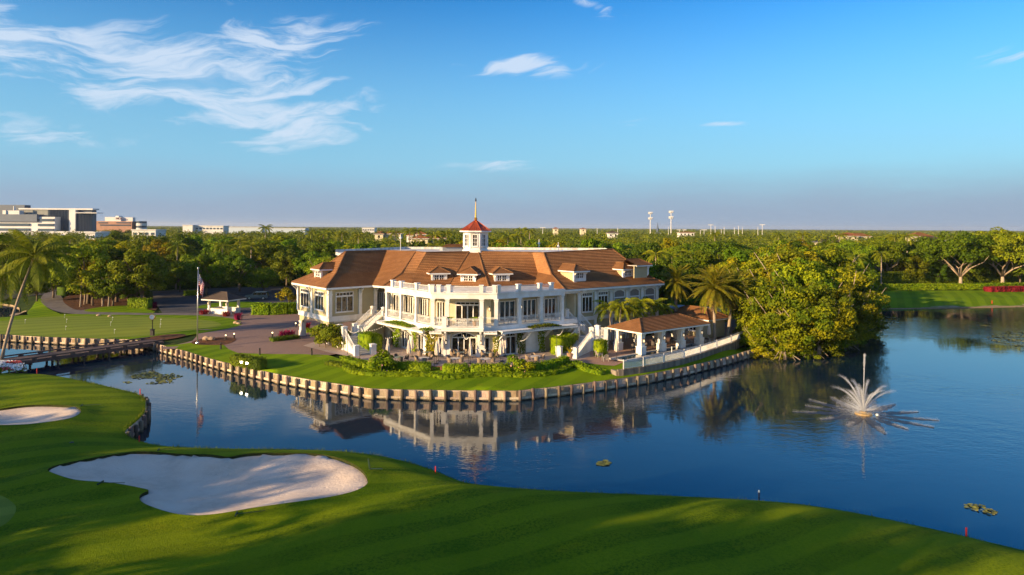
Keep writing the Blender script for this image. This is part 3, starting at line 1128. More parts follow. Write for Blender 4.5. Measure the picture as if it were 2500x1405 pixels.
roof = tile_roof('roof', [(hipL1, hipL2), (hipL2, val3), (val3, hip4), (hip4, val5), (val5, hip6), (hip6, hip7), (hip7, val8), (val8, hip9), (hip9, hip10), (hip10, backR), (backL, hipL1)], TILE, club)
caps(roof, [hipL1, hipL2, hip4, hip6, hip7, hip9, hip10, [apex, val3[2], hip4[2], val5[2], hip6[2]], [hip7[2], val8[2], hip9[2], hip10[2]]], TILE)
# flat top behind the ridges, its far parapet and plant
ridge = [apex, val3[2], hip4[2], val5[2], hip6[2], hip7[2], val8[2], hip9[2], hip10[2]]
far = [hip10[2] + nw * 1.0 + Vector((3, 26, 0)), Vector((-2, 143, 0)), Vector((-22, 143, 0)), Vector((-32, 124, 0))]
cpart(MB().prism([(p.x, p.y) for p in ridge[::1]] + [(p.x, p.y) for p in far], 12.4, 12.9), 'flat_roof', MEMB)
mb = MB()
fpts = [hip10[2] + Vector((0, .3, 0))] + far
for a, b in zip(fpts[:-1], fpts[1:]):
    mb.add([(a.x, a.y, 12.6), (b.x, b.y, 12.6), (b.x, b.y, 13.35), (a.x, a.y, 13.75 if a is fpts[0] else 13.35)], [(0, 1, 2, 3)])
cpart(mb, 'parapet', MEMB)
bx = MB()
fb = Frame((-13.5, 133), (-5.5, 135.5))
fb.box(bx, 0, 8.0, -3, 0, 12.9, 13.6)
unit = cpart(bx, 'plant_enclosure', mat('grey_metal', (0.32, 0.34, 0.36), (0.27, 0.29, 0.31), 2.0, 0.6))
tile_roof('enclosure_roof', [([fb.p(-.3, .3, 13.62), fb.p(1.2, -1.2, 14.2)], [fb.p(6.0, .3, 13.62), fb.p(5.0, -1.2, 14.2)])], TILE, unit)
for (px, py, h) in [(978, 572, 40), (1316, 585, 32), (1363, 592, 26), (1373, 606, 12)]:
    q = PY(px, py, 121.0)
    m2 = MB().tube([(q.x, q.y, 12.88), tuple(q)], .05, 6)
    m2.lathe([(.02, 0), (.22, .12), (.22, .3), (.02, .42)], 8, (q.x, q.y, q.z - .9))
    cpart(m2, 'antenna', WHITE)

# solid core under the roofs
core = [L2 + (nl + nr) * 1.4, L3 + nr * 1.4 + nb * 4.2, F1 - fl.n * 4.4 - ff.n * 1.0, F2 - ff.n * 4.4, PR - fr_.n * 4.2 + fr_.t * .5, R1 + nw * 4.3 + rw.t * 3.0, R2 + nw * 1.3 - rw.t * 1.2, R2 + nw * 12 - rw.t * 1.5, Vector((-2, 141, 0)), Vector((-22, 141, 0)), L1 + lr.t * 14 + nl * 1.5]
coreW = [p for p in core]
cpart(MB().prism([(p.x, p.y) for p in coreW[1:]], .02, 8.2), 'core_wall', OLIVE)

# ---- left wing
WO = 0.95
wl, wr = Frame(corner_in(L1, nl, lw.t, WO), corner_in(L2, nl, nr, WO)), Frame(corner_in(L2, nl, nr, WO), corner_in(L3, nr, nb, WO))
T = .35
for fr, wins, pil in ((wl, [(736, 755), (771, 791)], [729, 763]), (wr, [(822, 862)], [880, 917])):
    holes = []
    for a, b in wins:
        t0, t1 = tpx(fr, a), tpx(fr, b)
        z0, z1 = (4.9, 7.55) if fr is wl else (4.75, 7.55)
        holes.append((t0, t1, z0, z1))
        window(fr, t0, t1, z0, z1, n=-.12, cols=3, transom=.5)
    mb = MB()
    e0 = -.003 if fr is wl else T
    fr.wall(mb, e0 if fr is wr else 0, fr.L, -T, 0, 3.3, 8.2, holes)
    cpart(mb, 'wall', OLIVE)
    mb = MB()
    fr.box(mb, -.14, fr.L + .1, .001, .16 if fr is wl else .163, 3.35, 4.05)
    fr.box(mb, -.17, fr.L + .12, .161, .24 if fr is wl else .243, 3.95, 4.12)
    cpart(mb, 'belt_course', WHITE)
    for px in pil:
        t = tpx(fr, px)
        mb = MB()
        fr.box(mb, t - .26, t + .26, .002, .17, 4.13, 8.0)
        fr.box(mb, t - .32, t + .32, .003, .22, 7.3, 7.42)
        cpart(mb, 'pilaster', WHITE)
        bracket(fr, t, .18, 8.17, .85)
mb = MB()
q = wr.p(0, 0, 0)
wr.box(mb, -.2, .42, -.5, .19, 4.13, 8.0)
wr.box(mb, -.26, .48, -.55, .24, 7.3, 7.42)
cpart(mb, 'corner_pilaster', WHITE)
# arcade below: piers, flat arches, ceiling
mb = MB()
for fr, spans in ((wl, [(1.0, wl.L - 1.2)]), (wr, [(1.0, wr.L - 2.2)])):
    for a, b in spans:
        prof = [(a, 2.55)] + [(a + (b - a) * i / 12, 2.55 + .55 * math.sin(math.pi * i / 12)) for i in range(1, 12)] + [(b, 2.55)]
        fr.plate(mb, [(0.0 if fr is wl else T + .01, 3.299), (0.0 if fr is wl else T + .01, 2.2), (a, 2.2)] + prof + [(b, 2.2), (fr.L, 2.2), (fr.L, 3.299)], -T, -.001)
cpart(mb, 'arcade_arch', OLIVE)
bl = wl.p(0, -8.5, 0), wl.p(wl.L, -8.5, 0)
cpart(MB().prism([tuple(wl.p(.05, -.05, 0))[:2], tuple(wl.p(wl.L - .05, -.05, 0))[:2], tuple(wl.p(wl.L - .05, -8.5, 0))[:2], tuple(wl.p(0.05, -8.5, 0))[:2]], 3.18, 3.29), 'arcade_ceiling', WHITE)
for fr, ts in ((wl, [.35, wl.L - .35]), (wr, [wr.L - 1.6])):
    for t in ts:
        column(fr, t, 0, 2.4, -.36, .75, name='pier', base=.8)
fb2 = Frame(wl.p(0, -6.6, 0), wl.p(wl.L, -6.6, 0))
for t in (.5, 6.0, wl.L - 1.0):
    column(fb2, t, 0, 3.18, 0, .8, name='pier', base=.8)
lantern(wl.p(.35, .04, 1.55), wl)
cpart(wr.box(MB(), wr.L - .8, wr.L + 6.0, -.9, -.55, .02, 3.3), 'wall', OLIVE)

# ---- right wing
ww = Frame(R1 + nw * WO, R2 + nw * WO)
t_in = tpx(ww, 1411)
holes = []
for a, b in ((1423, 1446), (1462, 1484)):
    t0, t1 = tpx(ww, a), tpx(ww, b)
    holes.append((t0, t1, 4.9, 7.65))
    window(ww, t0, t1, 4.9, 7.65, n=-.12, cols=3, transom=.5)
mb = MB()
ww.wall(mb, t_in, ww.L - .9, -T, 0, 0.02, 8.2, holes)
cpart(mb, 'wall', OLIVE)
cpart(ww.box(MB(), -2.2, t_in - .01, -2.4, -2.1, 3.9, 8.2), 'entry_wall', CREAM)
cpart(ww.box(MB(), t_in - .3, t_in - .004, -2.1, -T - .004, 3.9, 8.2), 'entry_wall', CREAM)
cpart(ww.box(MB(), -1.5, t_in - .01, -2.09, .0, 3.7, FLOOR2 - .01), 'entry_floor', WHITE)
for a, b in ((1500, 1524), (1538, 1560), (1575.5, 1597)):
    t0, t1 = tpx(ww, a), tpx(ww, b)
    mb = MB()
    zt = 7.45
    arc = [(t0 + (t1 - t0) * i / 10, zt + .35 * math.sin(math.pi * i / 10)) for i in range(11)]
    out = [(t0 - .14 + (t1 - t0 + .28) * i / 10, zt + .16 + .37 * math.sin(math.pi * i / 10)) for i in range(11)]
    ww.plate(mb, [(t0 - .14, 4.55)] + [(t0, 4.55)] + arc + [(t1, 4.55), (t1 + .14, 4.55)] + out[::-1], .002, .12)
    ww.box(mb, t0, t1, .003, .10, 6.55, 6.72)
    ww.box(mb, t0 - .2, t1 + .2, .003, .15, 4.43, 4.55)
    w = cpart(mb, 'blind_window', WHITE)
    cpart(ww.plate(MB(), [(t0 + .003, 4.555), (t1 - .003, 4.555)] + [(t, z - .004) for t, z in arc[::-1]], .004, .05), 'shutter', DARKT, w)
    window(ww, t0 + .1, t1 - .1, 1.0, 2.6, n=.0, cols=2)
for px in (1414.5, 1454.5, 1492, 1530.6, 1568, 1604):
    t = tpx(ww, px)
    mb = MB()
    ww.box(mb, t - .27, t + .27, .0025, .19, .05, 8.0)
    ww.box(mb, t - .33, t + .33, .003, .25, 7.5, 7.62)
    ww.box(mb, t - .33, t + .33, .003, .25, 4.1, 4.6)
    cpart(mb, 'pilaster', WHITE)
    bracket(ww, t, .2, 8.17, .75)
mb = MB()
ww.box(mb, t_in, ww.L - .85, .001, .15, 3.55, 4.1)
ww.box(mb, -1.2, ww.L - .85, .001, .13, 7.75, 8.19)
cpart(mb, 'belt_course', WHITE)
# soffits, fascias and gutters of both wings
for fr, a, b in ((lw, 0, 0), (lr, 0, 0), (rw, 0, 0)):
    mb = MB()
    fr.box(mb, -.02, fr.L + .02, -.10, .03, EAVE - .3, EAVE - .02)
    fr.box(mb, .02, fr.L - .02, -.97, -.101, EAVE - .3, EAVE - .22)
    cpart(mb, 'eave_fascia', WHITE)
mb = MB()
fe = Frame(L3, hip4[0])
fe.box(mb, 0, fe.L + 2.0, -.10, .03, EAVE - .3, EAVE - .02)
fe.box(mb, 0, fe.L + 2.0, -2.5, -.101, EAVE - .3, EAVE - .22)
cpart(mb, 'eave_fascia', WHITE)
mb = MB()
f8 = Frame(P(1356, 709, EAVE), R1)
f8.box(mb, 0, f8.L, -.10, .03, EAVE - .28, EAVE - .02)
f8.box(mb, -1, f8.L, -2.0, -.101, EAVE - .29, EAVE - .22)
cpart(mb, 'eave_fascia', WHITE)
mb = MB()
for fr in (wl, wr):
    mb.tube([lw.p(lw.L - .1, -.05, 8.2), wl.p(wl.L - .25, .2, 7.2), wl.p(wl.L - .25, .2, 4.2), wl.p(wl.L - .25, .12, 3.2), wl.p(wl.L - .25, .12, .1)], .05, 6)
cpart(mb, 'downpipe', WHITE)

# ---- porch: floor, inner wall with glazed doors, columns, beam, parapet
DEP = 3.2
inner = [corner_in(PL, -fl.n, fl.t, DEP), None, None, None]
i0 = PL - fl.n * DEP
i1 = corner_in(F1, -fl.n, -ff.n, DEP)
i2 = corner_in(F2, -ff.n, -fr_.n, DEP)
i3 = PR - fr_.n * DEP
PLx, PRx = PL - fl.t * 6.5, PR + fr_.t * 2.6
i0x = i0 - fl.t * 6.5
floor_poly = [PLx, F1, F2, PRx, PRx - fr_.n * 2.2, i2 + Vector((0, .6, 0)), i1 + Vector((0, .6, 0)), i0x]
cpart(MB().prism([(p.x, p.y) for p in floor_poly], 3.72, FLOOR2), 'porch_floor', WHITE)
deck_poly = [PL - fl.t * .6, F1, F2, PR + fr_.t * .4, val8[0] + Vector((.5, .5, 0)), hip7[0] + Vector((0, .6, 0)), hip6[0] + Vector((0, .6, 0)), val5[0] + Vector((0, .6, 0)), hip4[0] + Vector((.6, .2, 0))]
cpart(MB().prism([(p.x, p.y) for p in deck_poly], 8.25, 8.55), 'roof_deck', MEMB)
walls_in = [Frame(i0x, i1), Frame(i1, i2), Frame(i2, i3)]
DOORS = [[(921, 936), (962, 979), (992, 1008), (1028, 1043)], [(1068, 1087), (1115, 1170)], [(1222, 1257), (1279, 1308), (1331, 1357)]]
for fr, ds, mm in zip(walls_in, DOORS, (OLIVE, CREAM, OLIVE)):
    holes = []
    for (a, b) in ds:
        t0, t1 = tpx(fr, a), tpx(fr, b)
        holes.append((t0, t1, FLOOR2 + .14, 7.0))
        window(fr, t0, t1, FLOOR2 + .14, 7.0, n=-.14, cols=4 if b - a > 40 else 3, fw=.16, name='glazed_door', transom=.35 if b - a > 40 else 0)
        if fr is not walls_in[1]:
            for s, tt in ((-1, t0 - .42), (1, t1 + .42)):
                mbc = MB()
                fr.plate(mbc, [(tt - .22, FLOOR2 + .05), (tt + .22, FLOOR2 + .05), (tt + .10, FLOOR2 + 1.3), (tt + .26, 7.3), (tt - .26, 7.3), (tt - .10, FLOOR2 + 1.3)], .06, .2)
                cpart(mbc, 'curtain', CURT)
    mb = MB()
    fr.wall(mb, 0 if fr is walls_in[0] else .005, fr.L, -.3, 0, FLOOR2 + .001, 8.24, holes)
    cpart(mb, 'porch_wall', mm)
for px in (952, 985, 1018):
    lantern(walls_in[0].p(tpx(walls_in[0], px), .02, 5.9), walls_in[0])
for px in (1196,):
    lantern(walls_in[1].p(tpx(walls_in[1], px), .02, 5.9), walls_in[1])
for px in (1272, 1324):
    lantern(walls_in[2].p(tpx(walls_in[2], px), .02, 5.9), walls_in[2])

cols = {0: [.05, fl.L / 3, 2 * fl.L / 3], 1: [.12, tpx(ff, 1093), tpx(ff, 1177), ff.L - .12], 2: [fr_.L / 3, 2 * fr_.L / 3, fr_.L]}
for i, fr in enumerate(PORCH):
    mb = MB()
    e = .30
    fr.box(mb, -.02 if i else -.35, fr.L + (.02 if i < 2 else .35), -.36, .02 + .002 * i, 7.83, 8.62)
    fr.box(mb, -.02 if i else -.35, fr.L + (.02 if i < 2 else .4), -.42, .13 + .002 * i, 8.50 + .002 * i, 8.70 + .002 * i)
    cpart(mb, 'beam', WHITE)
    mb = MB()
    fr.box(mb, -.05 if i else -6.5, fr.L + (.05 if i < 2 else 2.6), -.05, .14 + .002 * i, 3.62 + .002 * i, FLOOR2 + .06 + .002 * i)
    cpart(mb, 'floor_edge', WHITE)
    for t in cols[i]:
        column(fr, t, FLOOR2 + .06, 7.83, -.17, .42 if i != 1 else .5, base=.35)
    # rails between the columns
    ts = sorted(cols[i] + ([0.0] if i == 2 else []) + ([fl.L] if i == 0 else []))
    for a, b in zip(ts[:-1], ts[1:]):
        if i == 1 and a > 1 and b < ff.L - 1:
            continue
        railing(fr, a + .24, b - .24, FLOOR2 + .07, 1.1, -.17)
    # parapet posts and rails on the roof
    pts = {0: [960, 981, 1019, 1053], 1: [1056, 1072, 1096, 1176, 1208], 2: [1217, 1267, 1319, 1347]}[i]
    pt = [tpx(fr, p, -.1) for p in pts]
    for t in pt:
        mb = MB()
        fr.box(mb, t - .26, t + .26, -.40, .12, 8.71, 9.62)
        fr.box(mb, t - .33, t + .33, -.47, .19, 9.62, 9.74)
        cpart(mb, 'parapet_post', WHITE)
    for a, b in zip(pt[:-1], pt[1:]):
        if b - a > 1.1:
            railing(fr, a + .27, b - .27, 8.71, .85, -.14, band=False)
# return of the porch at its left end, by the stair
fs = Frame(i0x, PLx)

# ---- balcony over the terrace doors
tb0, tb1 = tpx(ff, 1086, 1.5), tpx(ff, 1176, 1.5)
mb = MB()
ff.box(mb, tb0 - .3, tb1 + .3, .15, 1.75, 3.66, FLOOR2 + .05)
ff.box(mb, tb0 - .36, tb1 + .36, .16, 1.83, 4.0, FLOOR2 + .02)
bal = cpart(mb, 'balcony', WHITE)
for t in (tb0, tb1):
    mb = MB()
    ff.box(mb, t - .3, t + .3, 1.15, 1.75, FLOOR2 + .051, 5.5)
    ff.box(mb, t - .36, t + .36, 1.09, 1.81, 5.5, 5.62)
    cpart(mb, 'balcony_post', WHITE, bal)
railing(ff, tb0 + .3, tb1 - .3, FLOOR2 + .06, 1.15, 1.5, bal, step=.17)
tc_ = (tb0 + tb1) / 2
mb = MB()
zc = FLOOR2 + .68
for s in (.48, .30, .13):
    for sg in (-1, 1):
        ff.box(mb, tc_ - s, tc_ + s, 1.52, 1.57, zc + sg * s - .035, zc + sg * s + .035)
        ff.box(mb, tc_ + sg * s - .035, tc_ + sg * s + .035, 1.52, 1.57, zc - s, zc + s)
ff.box(mb, tc_ - .62, tc_ - .3, 1.525, 1.565, zc - .03, zc + .03)
ff.box(mb, tc_ + .3, tc_ + .62, 1.525, 1.565, zc - .03, zc + .03)
cpart(mb, 'balcony_emblem', WHITE, bal)
for t in (tb0 + .1, tb1 - .1):
    bracket(ff, t, .2, 3.64, 1.35, .3)
    mb = MB()
    ff.box(mb, t - .5, t + .5, -.6, .2, .05, 2.9)
    ff.box(mb, t - .6, t + .6, -.6, .3, .051, 1.0)
    ff.box(mb, t - .66, t + .66, -.6, .36, 1.0, 1.1)
    ff.box(mb, t - .58, t + .58, -.6, .28, 2.9, 3.05)
    cpart(mb, 'pilaster', WHITE)
    lantern(ff.p(t, .22, 1.75), ff)
for s in (-1, 1):
    a = tb0 if s < 0 else tb1
    ff2 = Frame(ff.p(a, .2, 0), ff.p(a, 1.2, 0))
    railing(ff2, 0, .95, FLOOR2 + .06, 1.15, 0, bal)

# ---- ground floor
gfl = [Frame(PLx - fl.n * .5, corner_in(F1, -fl.n, -ff.n, .5)), Frame(corner_in(F1, -fl.n, -ff.n, .5), corner_in(F2, -ff.n, -fr_.n, .5)), Frame(corner_in(F2, -ff.n, -fr_.n, .5), PRx - fr_.n * .5)]
GD = [[(984, 1001, 3, 1), (1024, 1041, 3, 1)], [(1074, 1083, 1, 0), (1106, 1163, 4, 1), (1187, 1195, 1, 0)], [(1224, 1260, 3, 1)]]
for i, (fr, ds) in enumerate(zip(gfl, GD)):
    holes = []
    for (a, b, c, ar) in ds:
        t0, t1 = tpx(fr, a), tpx(fr, b)
        holes.append((t0, t1, .1, 2.5))
        w = window(fr, t0, t1, .18, 2.45, n=-.12, cols=c, fw=.14, name='glazed_door')
        if ar:
            mb = MB()
            arc = [(t0 + (t1 - t0) * k / 10, 2.62 + .55 * math.sin(math.pi * k / 10)) for k in range(11)]
            out = [(t0 - .1 + (t1 - t0 + .2) * k / 10, 2.72 + .60 * math.sin(math.pi * k / 10)) for k in range(11)]
            fr.plate(mb, arc + out[::-1], .003, .1)
            for k in range(1, 5):
                tt = t0 + (t1 - t0) * k / 5
                fr.box(mb, tt - .03, tt + .03, .035, .08, 2.63, 2.6 + .55 * math.sin(math.pi * k / 5))
            al = cpart(mb, 'fanlight', WHITE)
            cpart(fr.plate(MB(), [(t, z - .003) for t, z in arc], .004, .03), 'pane', GLASS, al)
    if i == 0:
        ta, tb_ = tpx(fr, 953), tpx(fr, 967)
        holes.append((ta, tb_, .02, 2.6))
        cpart(fr.box(MB(), ta, tb_, -2.2, -1.9, .02, 3.6), 'porch_back_wall', DARKT)
    mb = MB()
    fr.wall(mb, .005, fr.L - .005, -.3, 0, .05, 3.7, holes)
    cpart(mb, 'ground_wall', CREAM if i < 2 else OLIVE)
t0, t1 = tpx(gfl[2], 1285), tpx(gfl[2], 1316)
cpart(gfl[2].box(MB(), t0, t1, .002, .12, .05, 3.0), 'screen_panel', WHITE)
t0, t1 = tpx(gfl[2], 1352), tpx(gfl[2], 1363)
cpart(gfl[2].box(MB(), t0, t1, .002, .10, .1, 2.2), 'service_door', CREAM)
cpart(gfl[2].box(MB(), t0, t1, .002, .08, 2.5, 2.9), 'vent', DARKT)
for i, pxs in ((0, (975, 1013, 1046)), (2, (1218, 1266, 1322))):
    for px in pxs:
        t = tpx(gfl[i], px)
        mb = MB()
        gfl[i].box(mb, t - .4, t + .4, .003, .45, .05, 3.0)
        gfl[i].box(mb, t - .46, t + .46, .004, .51, .055, .9)
        gfl[i].box(mb, t - .46, t + .46, .004, .51, 2.7, 2.85)
        cpart(mb, 'pilaster', WHITE)
# flat trellis roof round the terrace with its brackets
for i, (fr, a, b) in enumerate(((fl, -2.0, fl.L + .3), (ff, -.1, tb0 - .35), (ff, tb1 + .35, ff.L + .1), (fr_, -.2, fr_.L + 1.5))):
    mb = MB()
    fr.box(mb, a, b, 1.45, 1.62 + .003 * i, 3.28 + .003 * i, 3.52 + .003 * i)
    k = int((b - a) / .45)
    for j in range(k + 1):
        t = a + .1 + (b - a - .2) * j / max(1, k)
        fr.box(mb, t - .05, t + .05, .15, 1.70, 3.53 + .003 * i, 3.62)
    fr.box(mb, a, b, .15, 1.72 + .003 * i, 3.62, 3.66 + .003 * i)
    tr = cpart(mb, 'trellis', WHITE)
    if i in (0, 3):
        for q in range(4):
            t = a + .5 + (b - a - 1.4) * q / 3
            m3 = MB()
            for s in (-.14, .14):
                m3.bar(fr.p(t + s, -.05, 2.05), fr.p(t + s, 1.5, 3.3), .12, .16)
            m3.bar(fr.p(t, .05, 2.9), fr.p(t, 1.6, 3.2), .1, .12)
            cpart(m3, 'bracket', WHITE, tr)


# ---- dormers
def dormer(px, py, plane_fr, r, w=2.3, side=1, lab=None, hgt=1.35, back=3.2):
    """hipped dormer whose sill centre shows at pixel px,py; plane_fr the eave it faces"""
    # centre: where the column px crosses the line r behind the eave
    t = tpx(plane_fr, px, -r)
    base = plane_fr.p(t, -r, 0)
    z0 = CAM_H - (py - HZ - (px - CX) * math.sin(ROLL)) * base.y / FPX
    fr = Frame(base - plane_fr.t * w / 2, base + plane_fr.t * w / 2)
    mb = MB()
    zt = z0 + hgt
    fr.wall(mb, 0, w, -.2, 0, z0 - .3, zt, [(.38, w - .38, z0 + .35, z0 + 1.1)])
    fr.box(mb, -.09, w + .09, .002, .08, z0 - .1, z0 + .08)
    fr.box(mb, -.08, .24, -.21, .07, z0 + .081, zt)
    fr.box(mb, w - .24, w + .08, -.21, .07, z0 + .081, zt)
    d = cpart(mb, 'dormer', WHITE, club)
    mb = MB()
    fr.box(mb, 0.02, .2, -back, -.211, z0 - .6, zt)
    fr.box(mb, w - .2, w - .02, -back, -.211, z0 - .6, zt)
    cpart(mb, 'cheek', OLIVE, d)
    mb = MB()
    h = (w - .76) / 2
    for a in (.38, .38 + h):
        fr.box(mb, a, a + .07, -.12, .05, z0 + .35, z0 + 1.1)
        fr.box(mb, a + h - .07, a + h, -.12, .05, z0 + .35, z0 + 1.1)
        fr.box(mb, a + h / 2 - .025, a + h / 2 + .025, -.1, .02, z0 + .35, z0 + 1.1)
        fr.box(mb, a + .07, a + h - .07, -.1, .018, z0 + .70, z0 + .75)
    cpart(mb, 'sash', WHITE, d)
    cpart(fr.box(MB(), .38, w - .38, -.17, -.13, z0 + .35, z0 + 1.1), 'pane', GLASS, d)
    ov = .5
    zr = zt + 1.0
    A, B = fr.p(-ov, ov, zt + .12), fr.p(w + ov, ov, zt + .12)
    C, D = fr.p(w + ov, -back, zt + .12), fr.p(-ov, -back, zt + .12)
    m1, m2 = fr.p(w / 2, ov - (w / 2 + ov) * .85, zr), fr.p(w / 2, -back - .8, zr)
    tile_roof('dormer_roof', [([A, m1], [B, m1]), ([B, m1], [C, m2]), ([D, m2], [A, m1])], TILE, d)
    caps(d, [[A, m1], [B, m1], [m1, m2]], TILE, .09)
    mb = MB()
    fr.box(mb, -ov - .02, w + ov + .02, ov - .06, ov + .04, zt - .08, zt + .10)
    fr.box(mb, -ov - .021, -ov + .06, -back, ov - .061, zt - .08, zt + .10)
    fr.box(mb, w + ov - .06, w + ov + .021, -back, ov - .061, zt - .08, zt + .10)
    fr.box(mb, -ov + .061, w + ov - .061, -back, ov - .061, zt, zt + .06)
    cpart(mb, 'fascia', WHITE, d)
    for t in (.05, w - .05):
        bracket(fr, t, .08, zt - .09, .42, .08, d)
    return d


dormer(777, 680, lw, 1.9)
fmid = Frame(hip6[0], hip7[0])
fml = Frame(val5[0], hip6[0])
fmr = Frame(hip7[0], val8[0])
dormer(1073, 690, fml, .9)
dormer(1144, 692, fmid, .7)
dormer(1226, 691, fmr, .9)
dormer(1416, 685, rw, 2.2)
dormer(1534, 679, rw, 2.2)
fend = Frame(R2, R2 + nw * 13)
dormer(1570, 668, fend, 2.9)

# ---- cupola
cq = PY(1161, 614, 113.0)
CZ = cq.z
cu = cpart(MB().lathe([(2.3, -1.2), (2.3, .25), (2.12, .3), (2.05, .55), (2.05, 3.0), (2.2, 3.05), (2.2, 3.25)], 8, (cq.x, cq.y, CZ), R(22.5)), 'cupola', WHITE)
for j in range(8):
    a0, a1 = R(22.5 + 45 * j), R(67.5 + 45 * j)
    A = Vector((cq.x + 2.05 * math.cos(a1), cq.y + 2.05 * math.sin(a1), 0))
    B = Vector((cq.x + 2.05 * math.cos(a0), cq.y + 2.05 * math.sin(a0), 0))
    f = Frame(B, A)
    if (f.n.dot(Vector((cq.x, cq.y, 0)) - f.A)) > 0:
        f = Frame(A, B)
    window(f, .45, f.L - .45, CZ + .95, CZ + 2.75, n=-.02, cols=2, rows=3, parent=cu, fw=.06)
    cpart(f.box(MB(), -.03, .2, .003, .09, CZ + .56, CZ + 3.0), 'corner_post', WHITE, cu)
    cpart(f.box(MB(), f.L - .2, f.L + .03, .003, .092, CZ + .56, CZ + 3.0), 'corner_post', WHITE, cu)
rf = cpart(MB().lathe([(2.72, 3.25), (2.74, 3.42), (1.45, 4.25), (.16, 5.12), (.12, 5.3)], 8, (cq.x, cq.y, CZ), R(22.5)), 'cupola_roof', COPPER, cu)
mb = MB()
for j in range(8):
    a0, a1 = R(22.5 + 45 * j), R(67.5 + 45 * j)
    for q in range(5):
        f = q / 5
        e = Vector((math.cos(a0), math.sin(a0), 0)).lerp(Vector((math.cos(a1), math.sin(a1), 0)), f)
        up = 1.0 if q == 0 else (.72 if q in (2, 3) else .45)
        p0 = Vector((cq.x, cq.y, CZ + 3.44)) + e * 2.72
        p1 = Vector((cq.x, cq.y, CZ + 3.44 + .83 * up)) + e * (2.72 - 1.27 * up)
        mb.bar(p0, p1, .05, .09)
        if q in (0,):
            mb.bar(p1, Vector((cq.x, cq.y, CZ + 5.15)) + e * .14, .05, .09)
cpart(mb, 'standing_seams', COPPER, cu)['kind'] = 'stuff'
cpart(MB().lathe([(2.76, 3.18), (2.80, 3.26), (2.78, 3.40)], 8, (cq.x, cq.y, CZ), R(22.5)), 'cupola_fascia', WHITE, cu)
cpart(MB().lathe([(.2, 5.2), (.3, 5.4), (.14, 5.6), (.13, 5.9), (.05, 8.3)], 10, (cq.x, cq.y, CZ)), 'spire', GOLD, cu)
mb = MB().lathe([(.02, 8.15), (.10, 8.3), (.13, 8.5), (.07, 8.65), (.08, 8.75), (.02, 8.85)], 8, (cq.x, cq.y, CZ))
bird = mb.build('bird', mat('bird_feather', (0.02, 0.02, 0.022), rough=0.8), thing('perched_bird', (cq.x, cq.y, CZ + 8.2), 'small dark bird perched on the tip of the gilded cupola spire', 'bird'), True)
# ---------------------------------------------------------------- sea walls
WOODW = mat('weathered_timber', (0.56, 0.46, 0.33), (0.30, 0.235, 0.16), 2.0, 0.85, 0.5, 10.0, spec=0.1, c3=(0.60, 0.50, 0.37), scale3=0.7, coord='object', stretch=(5, 5, .7), rnd=.75)
PILEW = mat('pile_timber', (0.13, 0.105, 0.08), (0.22, 0.175, 0.125), 2.0, 0.85, 0.5, 8.0, spec=0.15, coord='object', stretch=(4, 4, .8), rnd=.95)


def algae(m, z0=.02, z1=.30):
    """dark tide stain on timber near the water"""
    k = NT(m.node_tree)
    b = m.node_tree.nodes['Principled BSDF']
    src = b.inputs['Base Color'].links[0].from_socket
    v = k.n('ShaderNodeNewGeometry').outputs['Position']
    sp = k.n('ShaderNodeSeparateXYZ')
    k.put(sp.inputs[0], v)
    h = k.m('ADD', k.m('SUBTRACT', sp.outputs[2], WATER_Z), k.m('MULTIPLY', k.m('SUBTRACT', k.noise(v, 2.5, 4.0, 0.7), .5), .5))
    k.put(b.inputs['Base Color'], k.mix(k.smooth(h, z0, z1, .85, 0.0), src, (0.045, 0.04, 0.022)))


algae(WOODW)
algae(PILEW)
DECKW = mat('bridge_timber', (0.10, 0.075, 0.065), (0.14, 0.105, 0.09), 2.0, 0.85, 0.3, 8.0, spec=0.15, rnd=.3)


def resample(line, step):
    pts = [Vector((p[0], p[1], 0)) for p in line]
    out, acc = [pts[0]], 0.0
    for a, b in zip(pts[:-1], pts[1:]):
        L = (b - a).length
        d = step - acc
        while d <= L:
            out.append(a.lerp(b, d / L))
            d += step
        acc = L - (d - step)
    return out


def seawall(line, label, step=1.62, top=EZ):
    pts = resample(line, step)
    root = thing('seawall', (pts[0].x, pts[0].y, WATER_Z), label, 'seawall')
    pm = MB().lathe([(.20, -1.0), (.19, 1.10), (.15, 1.18)], 8).mesh('pile', True)
    wm = MB()
    for j in range(9):
        a = -.5 + j / 9
        dy = random.uniform(0, .035)
        wm.box(a + .004, a + 1 / 9 - .004, .0 - dy, .12, -.6, 1.02 - random.uniform(0, .05))
    wm = wm.mesh('boards')
    lm = MB().box(-.5, .5, -.20, -.04, .14, .40)
    cm = MB().box(-.5, .5, -.025, .16, 1.0, 1.09)
    lm, cm = lm.mesh('waler'), cm.mesh('cap_beam')
    for i, p in enumerate(pts):
        q = pts[min(i + 1, len(pts) - 1)]
        o = link('pile', pm, PILEW, root)
        d = (q - p)
        ang = math.atan2(d.y, d.x)
        if i == len(pts) - 1:
            d = p - pts[i - 1]
            ang = math.atan2(d.y, d.x)
        nrm = Vector((math.sin(ang), -math.cos(ang), 0))
        loc = p + nrm * .27
        o.location = (loc.x - root.location.x, loc.y - root.location.y, random.uniform(-.12, .07))
        o.rotation_euler = (random.uniform(-.06, .06), random.uniform(-.06, .06), random.uniform(0, 6))
        o.scale = (1, 1, 1 + random.uniform(-.04, .04))
        if i == len(pts) - 1:
            break
        m = (p + q) / 2
        for nm, me in (('board_panel', wm), ('waler', lm), ('cap_beam', cm)):
            o = link(nm, me, WOODW, root)
            o.location = (m.x - root.location.x, m.y - root.location.y, 0)
            o.rotation_euler = (0, 0, ang)
            o.scale = (d.length, 1, 1)
            if nm == 'board_panel':
                o['kind'] = 'stuff'
    return root


